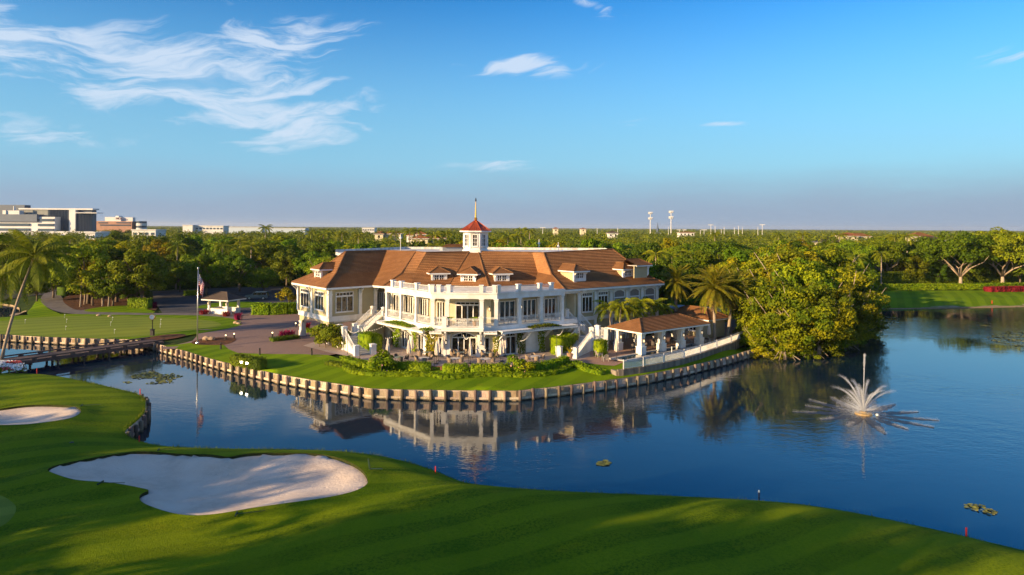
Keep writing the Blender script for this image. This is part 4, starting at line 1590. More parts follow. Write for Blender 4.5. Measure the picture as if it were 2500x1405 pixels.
seawall(SEA_WALL[1:], 'long timber seawall with round piles edging the clubhouse lawn')
seawall(PUTT_WALL + SEA_WALL[1:2], 'timber seawall with piles below the practice putting green')
nb_line = [p for p in FEDGE if P(338, 962, -.3).y - 26 < p[1] < P(338, 962, -.3).y + .2 and p[0] > -48 and p[2] > -.55]
seawall([(p[0], p[1] + .1) for p in nb_line if p[1] > P(305, 1060, -.5).y][::-1], 'short curved dark timber seawall beside the greenside bunker', 1.3)

# ---------------------------------------------------------------- cart bridge
b0, b1 = Vector((-55.2, 106.3, 0)), Vector((-66.3, 90.0, 0))
bfr = Frame(b1 + (b1 - b0).normalized() * 6.0, b0)
BW, BZ = 2.15, -.32
bridge = thing('footbridge', bfr.p(bfr.L / 2, 0, WATER_Z), 'low timber cart bridge crossing the channel below the putting green', 'bridge')


def bpart(mb, name, m=DECKW, parent=None, **kw):
    return mb.build(name, m, parent or bridge, True, **kw)


nseg = 9
for i in range(nseg):
    t0, t1 = bfr.L * i / nseg, bfr.L * (i + 1) / nseg
    bpart(bfr.box(MB(), t0 + .03, t1 - .03, -BW, BW, BZ - .12, BZ + random.uniform(-.01, .01)), 'deck_panel')
for s in (-1, 1):
    bpart(bfr.box(MB(), 0, bfr.L, s * BW - .1, s * BW + .1, BZ - .45, BZ - .13), 'girder')
    for i in range(11):
        t = bfr.L * (i + .5) / 11
        bpart(bfr.box(MB(), t - .3, t + .3, s * BW * .96 - .09, s * BW * .96 + .09, BZ + .015, BZ + .16), 'kerb_block')
    bpart(bfr.box(MB(), 0, bfr.L, s * BW * .96 - .11, s * BW * .96 + .11, BZ + .161, BZ + .33), 'kerb_rail')
for i in range(8):
    t = 1.2 + (bfr.L - 2.4) * i / 7
    for s in (-1, 0, 1):
        bpart(MB().tube([bfr.p(t, s * BW * .8, WATER_Z - 1), bfr.p(t, s * BW * .8, BZ - .46)], .15, 8), 'pile', PILEW)
    bpart(bfr.box(MB(), t - .12, t + .12, -BW, BW, BZ - .7, BZ - .46), 'cross_beam')


# ---------------------------------------------------------------- outside stairs
STEPM = mat('stair_stone', (0.50, 0.48, 0.45), (0.43, 0.41, 0.385), 2.0, 0.8, 0.1, 12.0)


def staircase(label, bot, mid, landing_to, top, w=2.1, zl=1.9, zt=FLOOR2, land_w=2.6):
    """two flights: bot->mid up to a landing, then landing_to->top"""
    bot, mid, lt, top = [Vector((p[0], p[1], 0)) for p in (bot, mid, landing_to, top)]
    root = thing('staircase', (bot.x, bot.y, 0), label, 'stairs')
    fa = Frame(bot, mid)
    fb = Frame(lt, top)

    def sp(mb, nm, m=WHITE, parent=None, **kw):
        return mb.build(nm, m, parent or root, True, **kw)

    for fr, za, zb, n in ((fa, .05, zl, 11), (fb, zl, zt, 13)):
        for i in range(n):
            t0, t1 = fr.L * i / n, fr.L * (i + 1) / n
            z = za + (zb - za) * (i + 1) / n
            sp(fr.box(MB(), t0, t1 + .02, -w / 2, w / 2, z - (zb - za) / n - .12, z - .001 * (n - i)), 'step', STEPM)
        for s in (-1, 1):
            sw = MB()
            fr.plate(sw, [(0, .04), (fr.L, .04), (fr.L, zb + .12), (0, za + .12)], s * (w / 2 + .11) - .1, s * (w / 2 + .11) + .1)
            sp(sw, 'stringer_wall', OLIVE if fr is fb else WHITE)
            railing(fr, .3, fr.L - .2, za + .1, 1.05, s * (w / 2 + .11), root, z_end=zb + .1)
    fc = Frame(fa.p(fa.L, 0, 0), fa.p(fa.L + land_w, 0, 0))
    sp(fc.box(MB(), .025, fc.L, -w / 2 - .3, w / 2 + .3, zl - .25, zl), 'landing', STEPM)
    posts = [(fa, -.25, s * (w / 2 + .11), 0, 1.35, .36) for s in (-1, 1)] + [(fc, .1, s * (w / 2 + .12), 0, zl + 1.35, .33) for s in (-1, 1)] + [(fc, fc.L - .2, s * (w / 2 + .12), 0, zl + 1.35, .33) for s in (-1, 1)] + [(fb, fb.L, s * (w / 2 + .11), zt - .3, zt + 1.25, .2) for s in (-1, 1)]
    for fr, t, n, za, zb, h in posts:
        mb = MB()
        fr.box(mb, t - h, t + h, n - h, n + h, za + .03, zb)
        fr.box(mb, t - h - .06, t + h + .06, n - h - .06, n + h + .06, zb, zb + .09)
        fr.box(mb, t - h * .6, t + h * .6, n - h * .6, n + h * .6, zb + .091, zb + .15)
        sp(mb, 'newel_post')
    railing(fc, .5, fc.L - .5, zl, 1.1, -(w / 2 + .12), root)
    return root, fa, fc


q0, q1 = P(889, 867, 0), P(861, 821, 1.9)
d = (q1 - q0)
d.z = 0
d.normalize()
lt = Vector((q1.x, q1.y, 0)) + d * 1.6 + Vector((1.0, .5, 0))
stl = staircase('white railed stair climbing to the porch beside the left wing arcade', q0, q1, lt, PL - fl.t * 1.9 - fl.n * .1 + fl.n * .4)
q0, q1 = P(1386, 873, 0), P(1426, 823, 1.9)
d = (q1 - q0)
d.z = 0
d.normalize()
lt = Vector((q1.x, q1.y, 0)) + d * 1.7 + Vector((.3, .9, 0))
stR = staircase('white railed stair climbing to the porch beside the pool terrace', q0, q1, lt, Vector((9.0, 102.4, 0)))
# landing bay with a curved rail on the pool side
fcR = stR[2]
mb = MB()
cx_ = fcR.p(1.3, 1.5, 0)
arc = [cx_ + fcR.n * (1.6 * math.sin(a)) + fcR.t * (-1.25 * math.cos(a)) for a in [math.pi * i / 8 for i in range(9)]]
bay = MB().prism([(p.x, p.y) for p in arc], 1.2, 1.9).build('landing_bay', WHITE, stR[0], True)
for a, b in zip(arc[:-1], arc[1:]):
    railing(Frame(a, b), 0, (b - a).length, 1.9, 1.15, -.06, stR[0])
for p in (arc[3], arc[6]):
    MB().box(p.x - .24, p.x + .24, p.y - .24, p.y + .24, .05, 3.2).build('newel_post', WHITE, stR[0], True)


def hip_pavilion_roof(root, fr, ta, tb, n0, n1, ze, zr, m, name='roof', inset=None):
    """hipped roof over the rectangle ta..tb, n0..n1 (n0 back, n1 front)"""
    h = (n1 - n0) / 2 if inset is None else inset
    mid = (n0 + n1) / 2
    A, B, C, D = fr.p(ta, n1, ze), fr.p(tb, n1, ze), fr.p(tb, n0, ze), fr.p(ta, n0, ze)
    E, F = fr.p(ta + h, mid, zr), fr.p(tb - h, mid, zr)
    r = tile_roof(name, [([A, E], [B, F]), ([B, F], [C, F]), ([C, F], [D, E]), ([D, E], [A, E])], m, root)
    for pts in ([A, E], [B, F], [C, F], [D, E], [E, F]):
        if (Vector(pts[0]) - Vector(pts[1])).length > .3:
            MB().tube([Vector(p) + Vector((0, 0, .06)) for p in pts], .11, 6).build('ridge_cap', m, r, True)
    mb = MB()
    fr.box(mb, ta - .02, tb + .02, n1 - .12, n1 + .03, ze - .22, ze - .02)
    fr.box(mb, ta - .02, tb + .02, n0 - .03, n0 + .12, ze - .22, ze - .02)
    fr.box(mb, ta - .021, ta + .12, n0 + .121, n1 - .121, ze - .22, ze - .02)
    fr.box(mb, tb - .12, tb + .021, n0 + .121, n1 - .121, ze - .22, ze - .02)
    fr.box(mb, ta + .121, tb - .121, n0 + .121, n1 - .121, ze - .12, ze - .06)
    mb.build('fascia', WHITE, root, True)
    return r


# ---------------------------------------------------------------- pool pavilion, pool, fence
c1, c3 = P(1565, 866, 0), P(1662, 850, 0)
pf = Frame(c1, c3)
pav = thing('pool_pavilion', pf.p(6.4, -2.1, 0), 'open poolside pavilion with white lantern columns and brown hipped tile roof', 'pavilion')
step = pf.L / 2
for i in range(4):
    for n in (0, -4.3):
        mb = MB()
        t = i * step
        pf.box(mb, t - .38, t + .38, n - .38, n + .38, .05, 3.0)
        pf.box(mb, t - .5, t + .5, n - .5, n + .5, .051, 1.05)
        pf.box(mb, t - .55, t + .55, n - .55, n + .55, 1.05, 1.15)
        pf.box(mb, t - .46, t + .46, n - .46, n + .46, 2.7, 2.84)
        c = mb.build('column', WHITE, pav, True)
        lantern(pf.p(t, n + .39, 1.75), pf, c)
hip_pavilion_roof(pav, pf, -1.15, 3 * step + 1.15, -5.4, 1.1, 3.25, 4.55, TILE)
mb = MB()
for n in (0, -4.3):
    pf.box(mb, -.3, 3 * step + .3, n - .2, n + .2, 2.85, 3.13)
for t in (0, step, 2 * step, 3 * step):
    pf.box(mb, t - .15, t + .15, -4.1, -.2, 2.86, 3.12)
mb.build('beams', WHITE, pav, True)

POOLW = mat('pool_water', (0.015, 0.05, 0.075), (0.02, 0.06, 0.085), 0.6, 0.03, 0.05, 1.5, spec=0.5)
pool = thing('swimming_pool', pf.p(5, 3, 0), 'long narrow swimming pool with pale coping between pavilion and fence', 'pool')
pp = [P(1490, 878, 0), P(1526, 883, 0), P(1705, 847, 0), P(1690, 841, 0)]
wv = Vector((0, 0, .08))
ctr = sum(pp, Vector((0, 0, 0))) / 4
MB().add([tuple(p + wv) for p in pp], [(0, 1, 2, 3)]).build('water', POOLW, pool, True)
for a, b in zip(pp, pp[1:] + pp[:1]):
    MB().bar(a + Vector((0, 0, .1)), b + Vector((0, 0, .1)), .4, .14).build('coping', mat('coping_stone', (0.46, 0.42, 0.37), (0.40, 0.36, 0.32), 2.0, 0.8), pool, True)

fpx = [(1522, 902), (1570, 895.5), (1620, 886), (1670, 875), (1710, 863), (1750, 850), (1785, 837.5), (1813, 826)]
fp = [P(px, py, .35) for px, py in fpx]
fence = thing('pool_fence', fp[0], 'white metal picket fence curving round the pool above the stone wall', 'fence')
wallt = thing('retaining_wall', fp[0] + Vector((0, 0, -.6)), 'stained low stone retaining wall under the white pool fence', 'wall')
STONEW = mat('stained_stone', (0.20, 0.165, 0.13), (0.12, 0.10, 0.08), 1.8, 0.9, 0.5, 6.0, spec=0.1, c3=(0.30, 0.25, 0.20), scale3=0.9, stretch=(1.5, 1.5, .5))
for i, (a, b) in enumerate(zip(fp[:-1], fp[1:])):
    f = Frame(a, b)
    railing(f, 0, f.L, .38, 1.08, 0, fence, step=.11)
    MB().box(a.x - .05, a.x + .05, a.y - .05, a.y + .05, .35, 1.52).build('post', WHITE, fence, True)
wp = [P(1494, 903, .1), P(1508, 904, .3)] + fp
for a, b in zip(wp[:-1], wp[1:]):
    f = Frame(a, b)
    k = max(1, round(f.L / .9))
    for j in range(k):
        t0, t1 = f.L * j / k, f.L * (j + 1) / k
        f.box(MB(), t0 + .012, t1 - .012, -.22, .14 + random.uniform(0, .04), -.9, .34 if b.z > .33 else .15).build('stone', STONEW, wallt, True)

ph = thing('pool_house', (31.2, 108, 0), 'small tiled pool house half hidden behind the poolside pavilion', 'building')
va, vb = Vector((-.59, .81, 0)), Vector((.81, .59, 0))
pc = Vector((31.2, 108, 0))
hf = Frame(pc + va * 9.5, pc)
mb = MB()
hf.wall(mb, .7, hf.L - .7, -5.0, -.7, .02, 2.95, [])
mb.build('wall', OLIVE, ph, True)
hip_pavilion_roof(ph, hf, 0, hf.L, -5.6, 0, 3.05, 4.5, TILE)
window(hf, 2.0, 3.4, 1.0, 2.3, n=-.69, parent=ph, cols=2)
window(hf, 5.2, 6.6, 1.0, 2.3, n=-.69, parent=ph, cols=2)
sh = thing('service_shelter', (40, 122, 0), 'grey flat-roofed service shelter with dark bays in the shade behind the palms', 'building')
sf = Frame((29, 128), (40, 121))
GREYW = mat('grey_render', (0.25, 0.26, 0.28), (0.22, 0.23, 0.25), 1.0, 0.8)
mb = MB()
sf.wall(mb, 0, sf.L, -4, 0, .02, 2.6, [(.8, 4.2, .1, 2.1), (5.2, 8.6, .1, 2.1)])
mb.build('wall', GREYW, sh, True)
sf.box(MB(), -.4, sf.L + .4, -4.4, .6, 2.62, 2.85).build('roof', mat('blue_roof_sheet', (0.20, 0.24, 0.30), rough=.5), sh, True)
for a, b in ((.8, 4.2), (5.2, 8.6)):
    sf.box(MB(), a, b, -.4, -.3, .1, 2.1).build('bay_door', DARKT, sh, True)

# ---------------------------------------------------------------- starter hut
gc = Vector((-55.9, 134.6, 0))
ga = Vector((-4.8, 1.7, 0)).normalized()
gf = Frame(gc + ga * 5.0, gc)
hut = thing('starter_hut', gf.p(2.5, -1.7, 0), 'small white open-sided hut with grey hipped roof beside the driveway', 'hut')
mb = MB()
gf.box(mb, .2, 4.8, -.15, 0, .02, 1.1)
gf.box(mb, .2, .35, -3.3, -.151, .02, 1.1)
gf.box(mb, 4.65, 4.8, -1.3, -.151, .02, 1.1)
gf.box(mb, 4.65, 4.8, -3.3, -2.3, .02, 1.1)
gf.box(mb, .351, 4.649, -3.3, -3.15, .02, 1.1)
mb.build('half_wall', WHITE, hut, True)
gf.box(MB(), .15, 4.85, -.3, .06, 1.101, 1.17).build('counter', mat('grey_stone', (0.3, 0.3, 0.3), (0.24, 0.24, 0.24), 2.0), hut, True)
for t in (.28, 4.72):
    for n in (-.08, -3.22):
        mb = MB()
        gf.box(mb, t - .2, t + .2, n - .2, n + .2, 1.171, 2.86)
        gf.box(mb, t - .25, t + .25, n - .25, n + .25, 2.55, 2.65)
        gf.box(mb, t - .26, t + .26, n - .26, n + .26, .021, 1.1005)
        mb.build('column', WHITE, hut, True)
for t in (.28, 4.72):
    lantern(gf.p(t, .12, 1.9), gf, hut)
hip_pavilion_roof(hut, gf, -.8, 5.8, -4.2, .9, 2.95, 4.2, TILE2)

# ---------------------------------------------------------------- flagpole, flag, clock
METAL = mat('brushed_metal', (0.55, 0.55, 0.55), rough=.3, metal=.8)
fpz = P(482, 838, -.1)
pole = thing('flagpole', fpz, 'tall silver flagpole with ball finial on the clubhouse lawn', 'flagpole')
ptop = 11.1
MB().tube([(0, 0, -.1), (0, 0, 5.5), (0.05, 0, ptop)], [.10, .08, .05], 10).build('pole', METAL, pole, smooth=True)
MB().lathe([(.02, -.12), (.13, -.05), (.15, .03), (.10, .13), (.01, .16)], 10, (.05, 0, ptop + .15)).build('finial', METAL, pole, smooth=True)
MB().lathe([(.25, 0), (.22, .12), (.12, .2)], 12, (0, 0, .0)).build('base_collar', METAL, pole)


def flag_mat():
    m = bpy.data.materials.new('flag_cloth')
    m.use_nodes = True
    k = NT(m.node_tree)
    b = m.node_tree.nodes['Principled BSDF']
    sp = k.n('ShaderNodeSeparateXYZ')
    k.put(sp.inputs[0], k.n('ShaderNodeTexCoord').outputs['UV'])
    u, v = sp.outputs[0], sp.outputs[1]
    stripe = k.m('GREATER_THAN', k.m('MODULO', k.m('MULTIPLY', v, 13.0), 2.0), 1.0)
    col = k.mix(stripe, (0.42, 0.010, 0.022), (0.75, 0.74, 0.72))
    cant = k.m('MULTIPLY', k.m('LESS_THAN', u, .4), k.m('GREATER_THAN', v, .4615))
    # rows of white stars as small dots
    su = k.m('SUBTRACT', k.m('FRACT', k.m('MULTIPLY', u, 15.0)), .5)
    sv = k.m('SUBTRACT', k.m('FRACT', k.m('MULTIPLY', k.m('SUBTRACT', v, .4615), 13.0)), .5)
    dot = k.m('LESS_THAN', k.m('ADD', k.m('MULTIPLY', su, su), k.m('MULTIPLY', sv, sv)), .07)
    blue = k.mix(dot, (0.012, 0.025, 0.12), (0.7, 0.7, 0.7))
    k.put(b.inputs['Base Color'], k.mix(cant, col, blue))
    b.inputs['Roughness'].default_value = .8
    return m


fm = MB()
NU, NV = 26, 14
for i in range(NU + 1):
    for j in range(NV + 1):
        u, v = i / NU, j / NV
        x = .07 + 1.0 * (1 - math.exp(-u * 2.2)) * (0.6 + .4 * v) + .05 * math.sin(u * 9 + v * 2)
        y = .16 * math.sin(u * 8.5 + v * 2.4) * min(1, u * 5) + .10 * math.sin(u * 17 + v) * min(1, u * 3)
        z = 10.4 - (1 - v) * 1.75 - 2.05 * u ** 1.15 + .10 * math.sin(u * 8.5)
        fm.v.append((x, y, z))
for i in range(NU):
    for j in range(NV):
        a = i * (NV + 1) + j
        fm.f.append((a, a + NV + 1, a + NV + 2, a + 1))
        fm.uv.append([(i / NU, j / NV), ((i + 1) / NU, j / NV), ((i + 1) / NU, (j + 1) / NV), (i / NU, (j + 1) / NV)])
fl_ = fm.build('flag', flag_mat(), None, smooth=True)
fl_.location = fpz
tag(fl_, 'limp red, white and blue starred flag hanging from the pole', 'flag')

ck = P(372, 820, 0)
clk = thing('post_clock', ck, 'black and gold post clock with white round face beside the putting green', 'clock')
f0 = Frame((0, 0), (1, 0))
MB().box(-.30, .30, -.3, .3, .02, .12).box(-.24, .24, -.24, .24, .121, .95).box(-.28, .28, -.28, .28, .951, 1.03).build('pedestal', BRONZE, clk)
MB().lathe([(.10, 1.03), (.07, 1.15), (.06, 2.35), (.1, 2.42), (.13, 2.5)], 10).build('post', BRONZE, clk, smooth=True)
hd = MB()
for i in range(24):
    a = 2 * math.pi * i / 24
    hd.v += [(.47 * math.cos(a), -.17, 2.98 + .47 * math.sin(a)), (.47 * math.cos(a), .17, 2.98 + .47 * math.sin(a))]
for i in range(24):
    a, b = 2 * i, 2 * ((i + 1) % 24)
    hd.f.append((a, a + 1, b + 1, b))
hd.f += [tuple(2 * i for i in range(24)), tuple(2 * i + 1 for i in reversed(range(24)))]
hb = hd.build('clock_head', GOLD, clk)
MB().lathe([(.16, 0), (.06, .12), (.02, .22)], 8, (0, 0, 3.42)).build('crest', GOLD, clk)
FACE = mat('clock_face', (0.85, 0.84, 0.80), rough=.4)
fa_ = MB()
fa_.v = [(.39 * math.cos(2 * math.pi * i / 24), -.185, 2.98 + .39 * math.sin(2 * math.pi * i / 24)) for i in range(24)]
fa_.f = [tuple(range(24))]
face = fa_.build('dial', FACE, clk)
hm = MB()
for i in range(12):
    a = 2 * math.pi * i / 12
    hm.bar((.30 * math.sin(a), -.19, 2.98 + .30 * math.cos(a)), (.36 * math.sin(a), -.19, 2.98 + .36 * math.cos(a)), .02, .035)
hm.build('hour_marks', BRONZE, face)['kind'] = 'stuff'
for ang, ln in ((R(-62), .2), (R(35), .31)):
    MB().bar((0, -.195, 2.98), (ln * math.sin(ang), -.195, 2.98 + ln * math.cos(ang)), .02, .035).build('hand', BRONZE, face)

# ---------------------------------------------------------------- fountain
fq = P(2108, 1012, WATER_Z)


def spray_mat():
    m = bpy.data.materials.new('spray')
    m.use_nodes = True
    k = NT(m.node_tree)
    b = m.node_tree.nodes['Principled BSDF']
    b.inputs['Base Color'].default_value = (0.85, 0.88, 0.92, 1)
    b.inputs['Roughness'].default_value = .3
    tr = k.n('ShaderNodeBsdfTransparent')
    mx = k.n('ShaderNodeMixShader')
    mx.inputs[0].default_value = .5
    m.node_tree.links.new(tr.outputs[0], mx.inputs[1])
    m.node_tree.links.new(b.outputs[0], mx.inputs[2])
    m.node_tree.links.new(mx.outputs[0], m.node_tree.nodes['Material Output'].inputs['Surface'])
    return m


SPRAY = spray_mat()
ftn = thing('fountain', fq, 'floating fountain throwing white jets from the open lake', 'fountain')
MB().lathe([(.75, -.15), (.85, .05), (.8, .16), (.35, .2), (.3, .3)], 14).build('float', mat('ochre_float', (0.35, 0.22, 0.06), rough=.6), ftn)
MB().lathe([(.12, .0), (.16, .1), (.10, .2), (.02, .24)], 10, (1.15, -.5, -.02)).build('buoy', WHITE, ftn, smooth=True)


def drops(centers, size, jit, stretch=None):
    """many small faceted drops round the given centres"""
    n = len(centers)
    base = np.array([(1, 0, 0), (-.5, .87, 0), (-.5, -.87, 0), (0, 0, 1.2), (0, 0, -1.2)], float)
    sc = np.reshape(size, (-1, 1, 1)) * NP.uniform(.4, 1.3, (n, 1, 1))
    v = base[None] * sc
    if stretch is not None:
        v = v + np.sign(base[None, :, 2:3]) * stretch[:, None, :] * .5
    v = v + (centers + NP.normal(0, 1, (n, 3)) * jit)[:, None, :]
    f = np.array([(0, 1, 3), (1, 2, 3), (2, 0, 3), (1, 0, 4), (2, 1, 4), (0, 2, 4)])
    return v.reshape(-1, 3), (f[None] + 5 * np.arange(n)[:, None, None]).reshape(-1, 3)


def jet(name, az, v0, el, n, size, spread, tail=1.0):
    """one arc of thrown water, falling back or fading at its crown"""
    g = 9.8
    T = 2 * v0 * math.sin(el) / g * tail
    t = NP.uniform(0, 1, n) ** 1.25 * T
    r = v0 * math.cos(el) * t
    z = v0 * math.sin(el) * t - .5 * g * t * t + .3
    c = np.stack([r * math.cos(az), r * math.sin(az), z], 1)
    vel = np.stack([np.full(n, v0 * math.cos(el) * math.cos(az)), np.full(n, v0 * math.cos(el) * math.sin(az)), v0 * math.sin(el) - g * t], 1) * .03
    j = (spread * (.08 + (t / T) ** 1.6))[:, None]
    keep = c[:, 2] > 0
    v, f = drops(c[keep], (size * (1.1 - .75 * t / T))[keep], j[keep], vel[keep])
    o = link(name, np_mesh(name, v, f), SPRAY, ftn)
    o['kind'] = 'stuff'
    return o


jet('main_jet', 0, 10.75, R(89.5), 3600, .011, .075, .56)
for i, (a, el, v) in enumerate([(10, 62, 8.0), (50, 70, 8.0), (90, 66, 8.0), (135, 70, 8.6), (165, 58, 8.0), (200, 62, 7.8), (235, 70, 7.6), (270, 64, 7.6), (310, 68, 7.6), (340, 58, 8.0)]):
    jet('side_jet', R(a), v, R(el), 2400, .0075, .11, .52)
NJ = 13
for i in range(NJ):
    a = 2 * math.pi * (i + .3) / NJ
    jet('low_jet', a, 8.3 + .5 * math.sin(i * 2.3), R(27), 420, .008, .16, .5)
# churned water where the low jets land
CH = mat('churned_water', (0.16, 0.16, 0.16), (0.02, 0.02, 0.022), 1.6, 0.35, 1.0, 3.0, spec=.5, coord='object')
DARKW = mat('ruffled_water', (0.030, 0.036, 0.045), rough=.4, spec=.4, bump=1.0, bscale=3.0)
for i in range(NJ):
    a = 2 * math.pi * (i + .3) / NJ
    L = 6.3 + .8 * math.sin(i * 2.3)
    d, s = Vector((math.cos(a), math.sin(a), 0)), Vector((-math.sin(a), math.cos(a), 0))
    mb = MB()
    k = 14
    for j in range(k + 1):
        f = j / k
        w = (.08 + .48 * math.sin(math.pi * f ** .8)) * (1 + .25 * math.sin(j * 2.1 + i))
        c = d * (1.2 + (L - 1.2) * f)
        for q in (-1, -.5, 0, .5, 1):
            mb.v.append(tuple(c + s * (w * q) + Vector((0, 0, .012 + random.uniform(.0, .06) * (1 - abs(q))))))
    for j in range(k):
        for q in range(4):
            b = j * 5 + q
            mb.f.append((b, b + 5, b + 6, b + 1))
    mb.build('ruffled_streak', DARKW, ftn)
    n = 420
    t = NP.uniform(.6, 1.0, n)
    c = np.outer(1.2 + (L - 1.2) * t, np.array(d)) + np.outer(NP.normal(0, .16, n), np.array(s))
    c[:, 2] = np.abs(NP.normal(0, .10, n)) + .03
    v, f = drops(c, .011, .03)
    o = link('splash', np_mesh('splash', v, f), SPRAY, ftn)
    o['kind'] = 'stuff'
# fine mist hanging over the jets
n = 20000
rr, aa = np.abs(NP.normal(0, 1.1, n)), NP.uniform(0, 2 * math.pi, n)
c = np.stack([rr * np.cos(aa) - .5, rr * np.sin(aa), NP.uniform(0, 1, n) * np.clip(3.2 - rr * 1.1, .1, 4)], 1)
v, f = drops(c, .011, .06)
o = link('mist', np_mesh('mist', v, f), SPRAY, ftn)
o['kind'] = 'stuff'
# ---------------------------------------------------------------- plants
BARK = mat('bark', (0.20, 0.155, 0.11), (0.13, 0.10, 0.075), 3.0, 0.9, 0.6, 8.0, spec=0.1, coord='object', stretch=(3, 3, .6))
PALEB = mat('pale_bark', (0.42, 0.33, 0.24), (0.33, 0.26, 0.19), 2.0, 0.9, 0.4, 8.0, spec=0.1, coord='object', stretch=(3, 3, .6))
PALMB = mat('palm_bark', (0.36, 0.29, 0.22), (0.26, 0.205, 0.155), 3.0, 0.9, 0.5, 6.0, spec=0.1, coord='object', stretch=(1, 1, 5))
LF_OAK = leaf_mat('oak_leaf', (0.0562, 0.0993, 0.0043), (0.1179, 0.1859, 0.0058), (0.2109, 0.2685, 0.0072))
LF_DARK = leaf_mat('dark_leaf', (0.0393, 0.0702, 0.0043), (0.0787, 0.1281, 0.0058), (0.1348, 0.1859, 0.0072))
LF_YEL = leaf_mat('yellow_leaf', (0.1266, 0.1576, 0.0043), (0.2949, 0.2925, 0.0058), (0.4638, 0.3713, 0.0072))
LF_GRAPE = leaf_mat('sea_grape_leaf', (0.0502, 0.0816, 0.0040), (0.1219, 0.1779, 0.0056), (0.3441, 0.3492, 0.0072), .55)
LF_HEDGE = leaf_mat('hedge_leaf', (0.0787, 0.1447, 0.0043), (0.1686, 0.2790, 0.0058), (0.2810, 0.3718, 0.0072), .2)
LF_PALM = leaf_mat('palm_leaf', (0.0787, 0.1136, 0.0058), (0.1686, 0.2066, 0.0086), (0.2671, 0.2685, 0.0115), .25, .3)
LF_DATE = leaf_mat('date_palm_leaf', (0.1075, 0.1252, 0.0080), (0.1864, 0.1911, 0.0112), (0.2724, 0.2306, 0.0144), .15, .2)
LF_DRY = leaf_mat('dry_frond', (0.20, 0.12, 0.045), (0.30, 0.20, 0.085), (0.36, 0.26, 0.12), .1, .1)
LF_RED = leaf_mat('red_leaf', (0.13, 0.010, 0.012), (0.26, 0.018, 0.022), (0.36, 0.03, 0.035), .2, .3)
LF_MAG = leaf_mat('magenta_leaf', (0.11, 0.006, 0.03), (0.24, 0.012, 0.06), (0.33, 0.02, 0.10), .2, .3)


def quads(c, n, size, aspect=.55, rng=None):
    """leaf-shaped rhombs at c facing n"""
    rng = rng or NP
    k = len(c)
    r = rng.normal(0, 1, (k, 3))
    u = np.cross(n, r)
    u /= np.linalg.norm(u, axis=1, keepdims=True) + 1e-9
    w = np.cross(n, u)
    s = (size * rng.uniform(.6, 1.3, k))[:, None]
    bend = n * s * .22
    v = np.stack([c - u * s + -bend, c - w * s * aspect, c + u * s - bend, c + w * s * aspect], 1)
    f = (np.arange(k)[:, None] * 4 + np.arange(4)[None])
    return v.reshape(-1, 3), f


def sphere_dirs(k, rng, up=0.0):
    d = rng.normal(0, 1, (k, 3))
    d[:, 2] += up
    return d / (np.linalg.norm(d, axis=1, keepdims=True) + 1e-9)


def crown(seed, rx, rz, zc, clumps, per, leaf, rc, low=-.35, hollow=.55, ry=None, top=1.0):
    """leaf cloud: clumps set through an ellipsoid's outer shell, leaves on every clump"""
    rng = np.random.default_rng(seed)
    ry = ry or rx
    V, F, b = [], [], 0
    d = sphere_dirs(clumps * 3, rng, .25)
    d = d[d[:, 2] > low][:clumps]
    for q in d:
        rad = rng.uniform(hollow, 1.0)
        lump = 1 + .20 * math.sin(3.1 * q[0] * 2 + seed) + .18 * math.cos(2.7 * q[1] * 2 + seed * 1.7) + rng.uniform(-.1, .12)
        c = np.array([q[0] * rx * rad * lump, q[1] * ry * rad * lump, zc + q[2] * rz * rad * (top if q[2] > 0 else 1)])
        r = rc * rng.uniform(.6, 1.35)
        k = int(per * (r / rc) ** 1.6)
        dd = sphere_dirs(k, rng, .35)
        pts = c + dd * np.array([r, r, r * .68]) * (rng.uniform(.55, 1.0, (k, 1)) ** .5)
        nn = dd * .8 + q * .25 + rng.normal(0, .42, (k, 3)) + np.array([0, 0, .12])
        nn /= np.linalg.norm(nn, axis=1, keepdims=True) + 1e-9
        v, f = quads(pts, nn, leaf, rng=rng)
        V.append(v)
        F.append(f + b)
        b += len(v)
    return np_mesh('crown', np.concatenate(V), np.concatenate(F))


def limbs(seed, h0, spread, top, r0, n=6, fork=1.6):
    """trunk that forks into tapering limbs"""
    rng = random.Random(seed)
    mb = MB()
    mb.tube([(0, 0, -.3), (rng.uniform(-.1, .1), rng.uniform(-.1, .1), h0 * .5), (0, 0, h0)], [r0 * 1.25, r0, r0 * .85], 8)
    for i in range(n):
        a = 2 * math.pi * (i + rng.uniform(-.3, .3)) / n
        s, t = spread * rng.uniform(.55, 1.0), top * rng.uniform(.7, 1.0)
        p1 = Vector((math.cos(a) * s * .38, math.sin(a) * s * .38, h0 + (t - h0) * .42))
        p2 = Vector((math.cos(a + .15) * s * .75, math.sin(a + .15) * s * .75, h0 + (t - h0) * .7))
        p3 = Vector((math.cos(a) * s, math.sin(a) * s, t))
        mb.tube([(0, 0, h0 * .85), p1, p2, p3], [r0 * .6, r0 * .42, r0 * .26, r0 * .08], 6)
        b = Vector((math.cos(a - .6) * s * .8, math.sin(a - .6) * s * .8, t * .9))
        mb.tube([p1, (p1 + b) / 2 + Vector((0, 0, .3)), b], [r0 * .3, r0 * .2, r0 * .05], 5)
    return mb.mesh('trunk', True)


class Kind:
    def __init__(self, name, trunk, tm, crown, cm, h, cat='tree'):
        self.name, self.trunk, self.tm, self.crown, self.cm, self.h, self.cat = name, trunk, tm, crown, cm, h, cat

    def at(self, x, y, z, label, group=None, scale=1.0, rz=None, sz=None):
        t = thing(self.name, (x, y, z), label, self.cat, group, random.uniform(0, 6.28) if rz is None else rz)
        t.scale = (scale, scale, sz or scale)
        link('trunk', self.trunk, self.tm, t)
        link('crown', self.crown, self.cm, t)
        return t


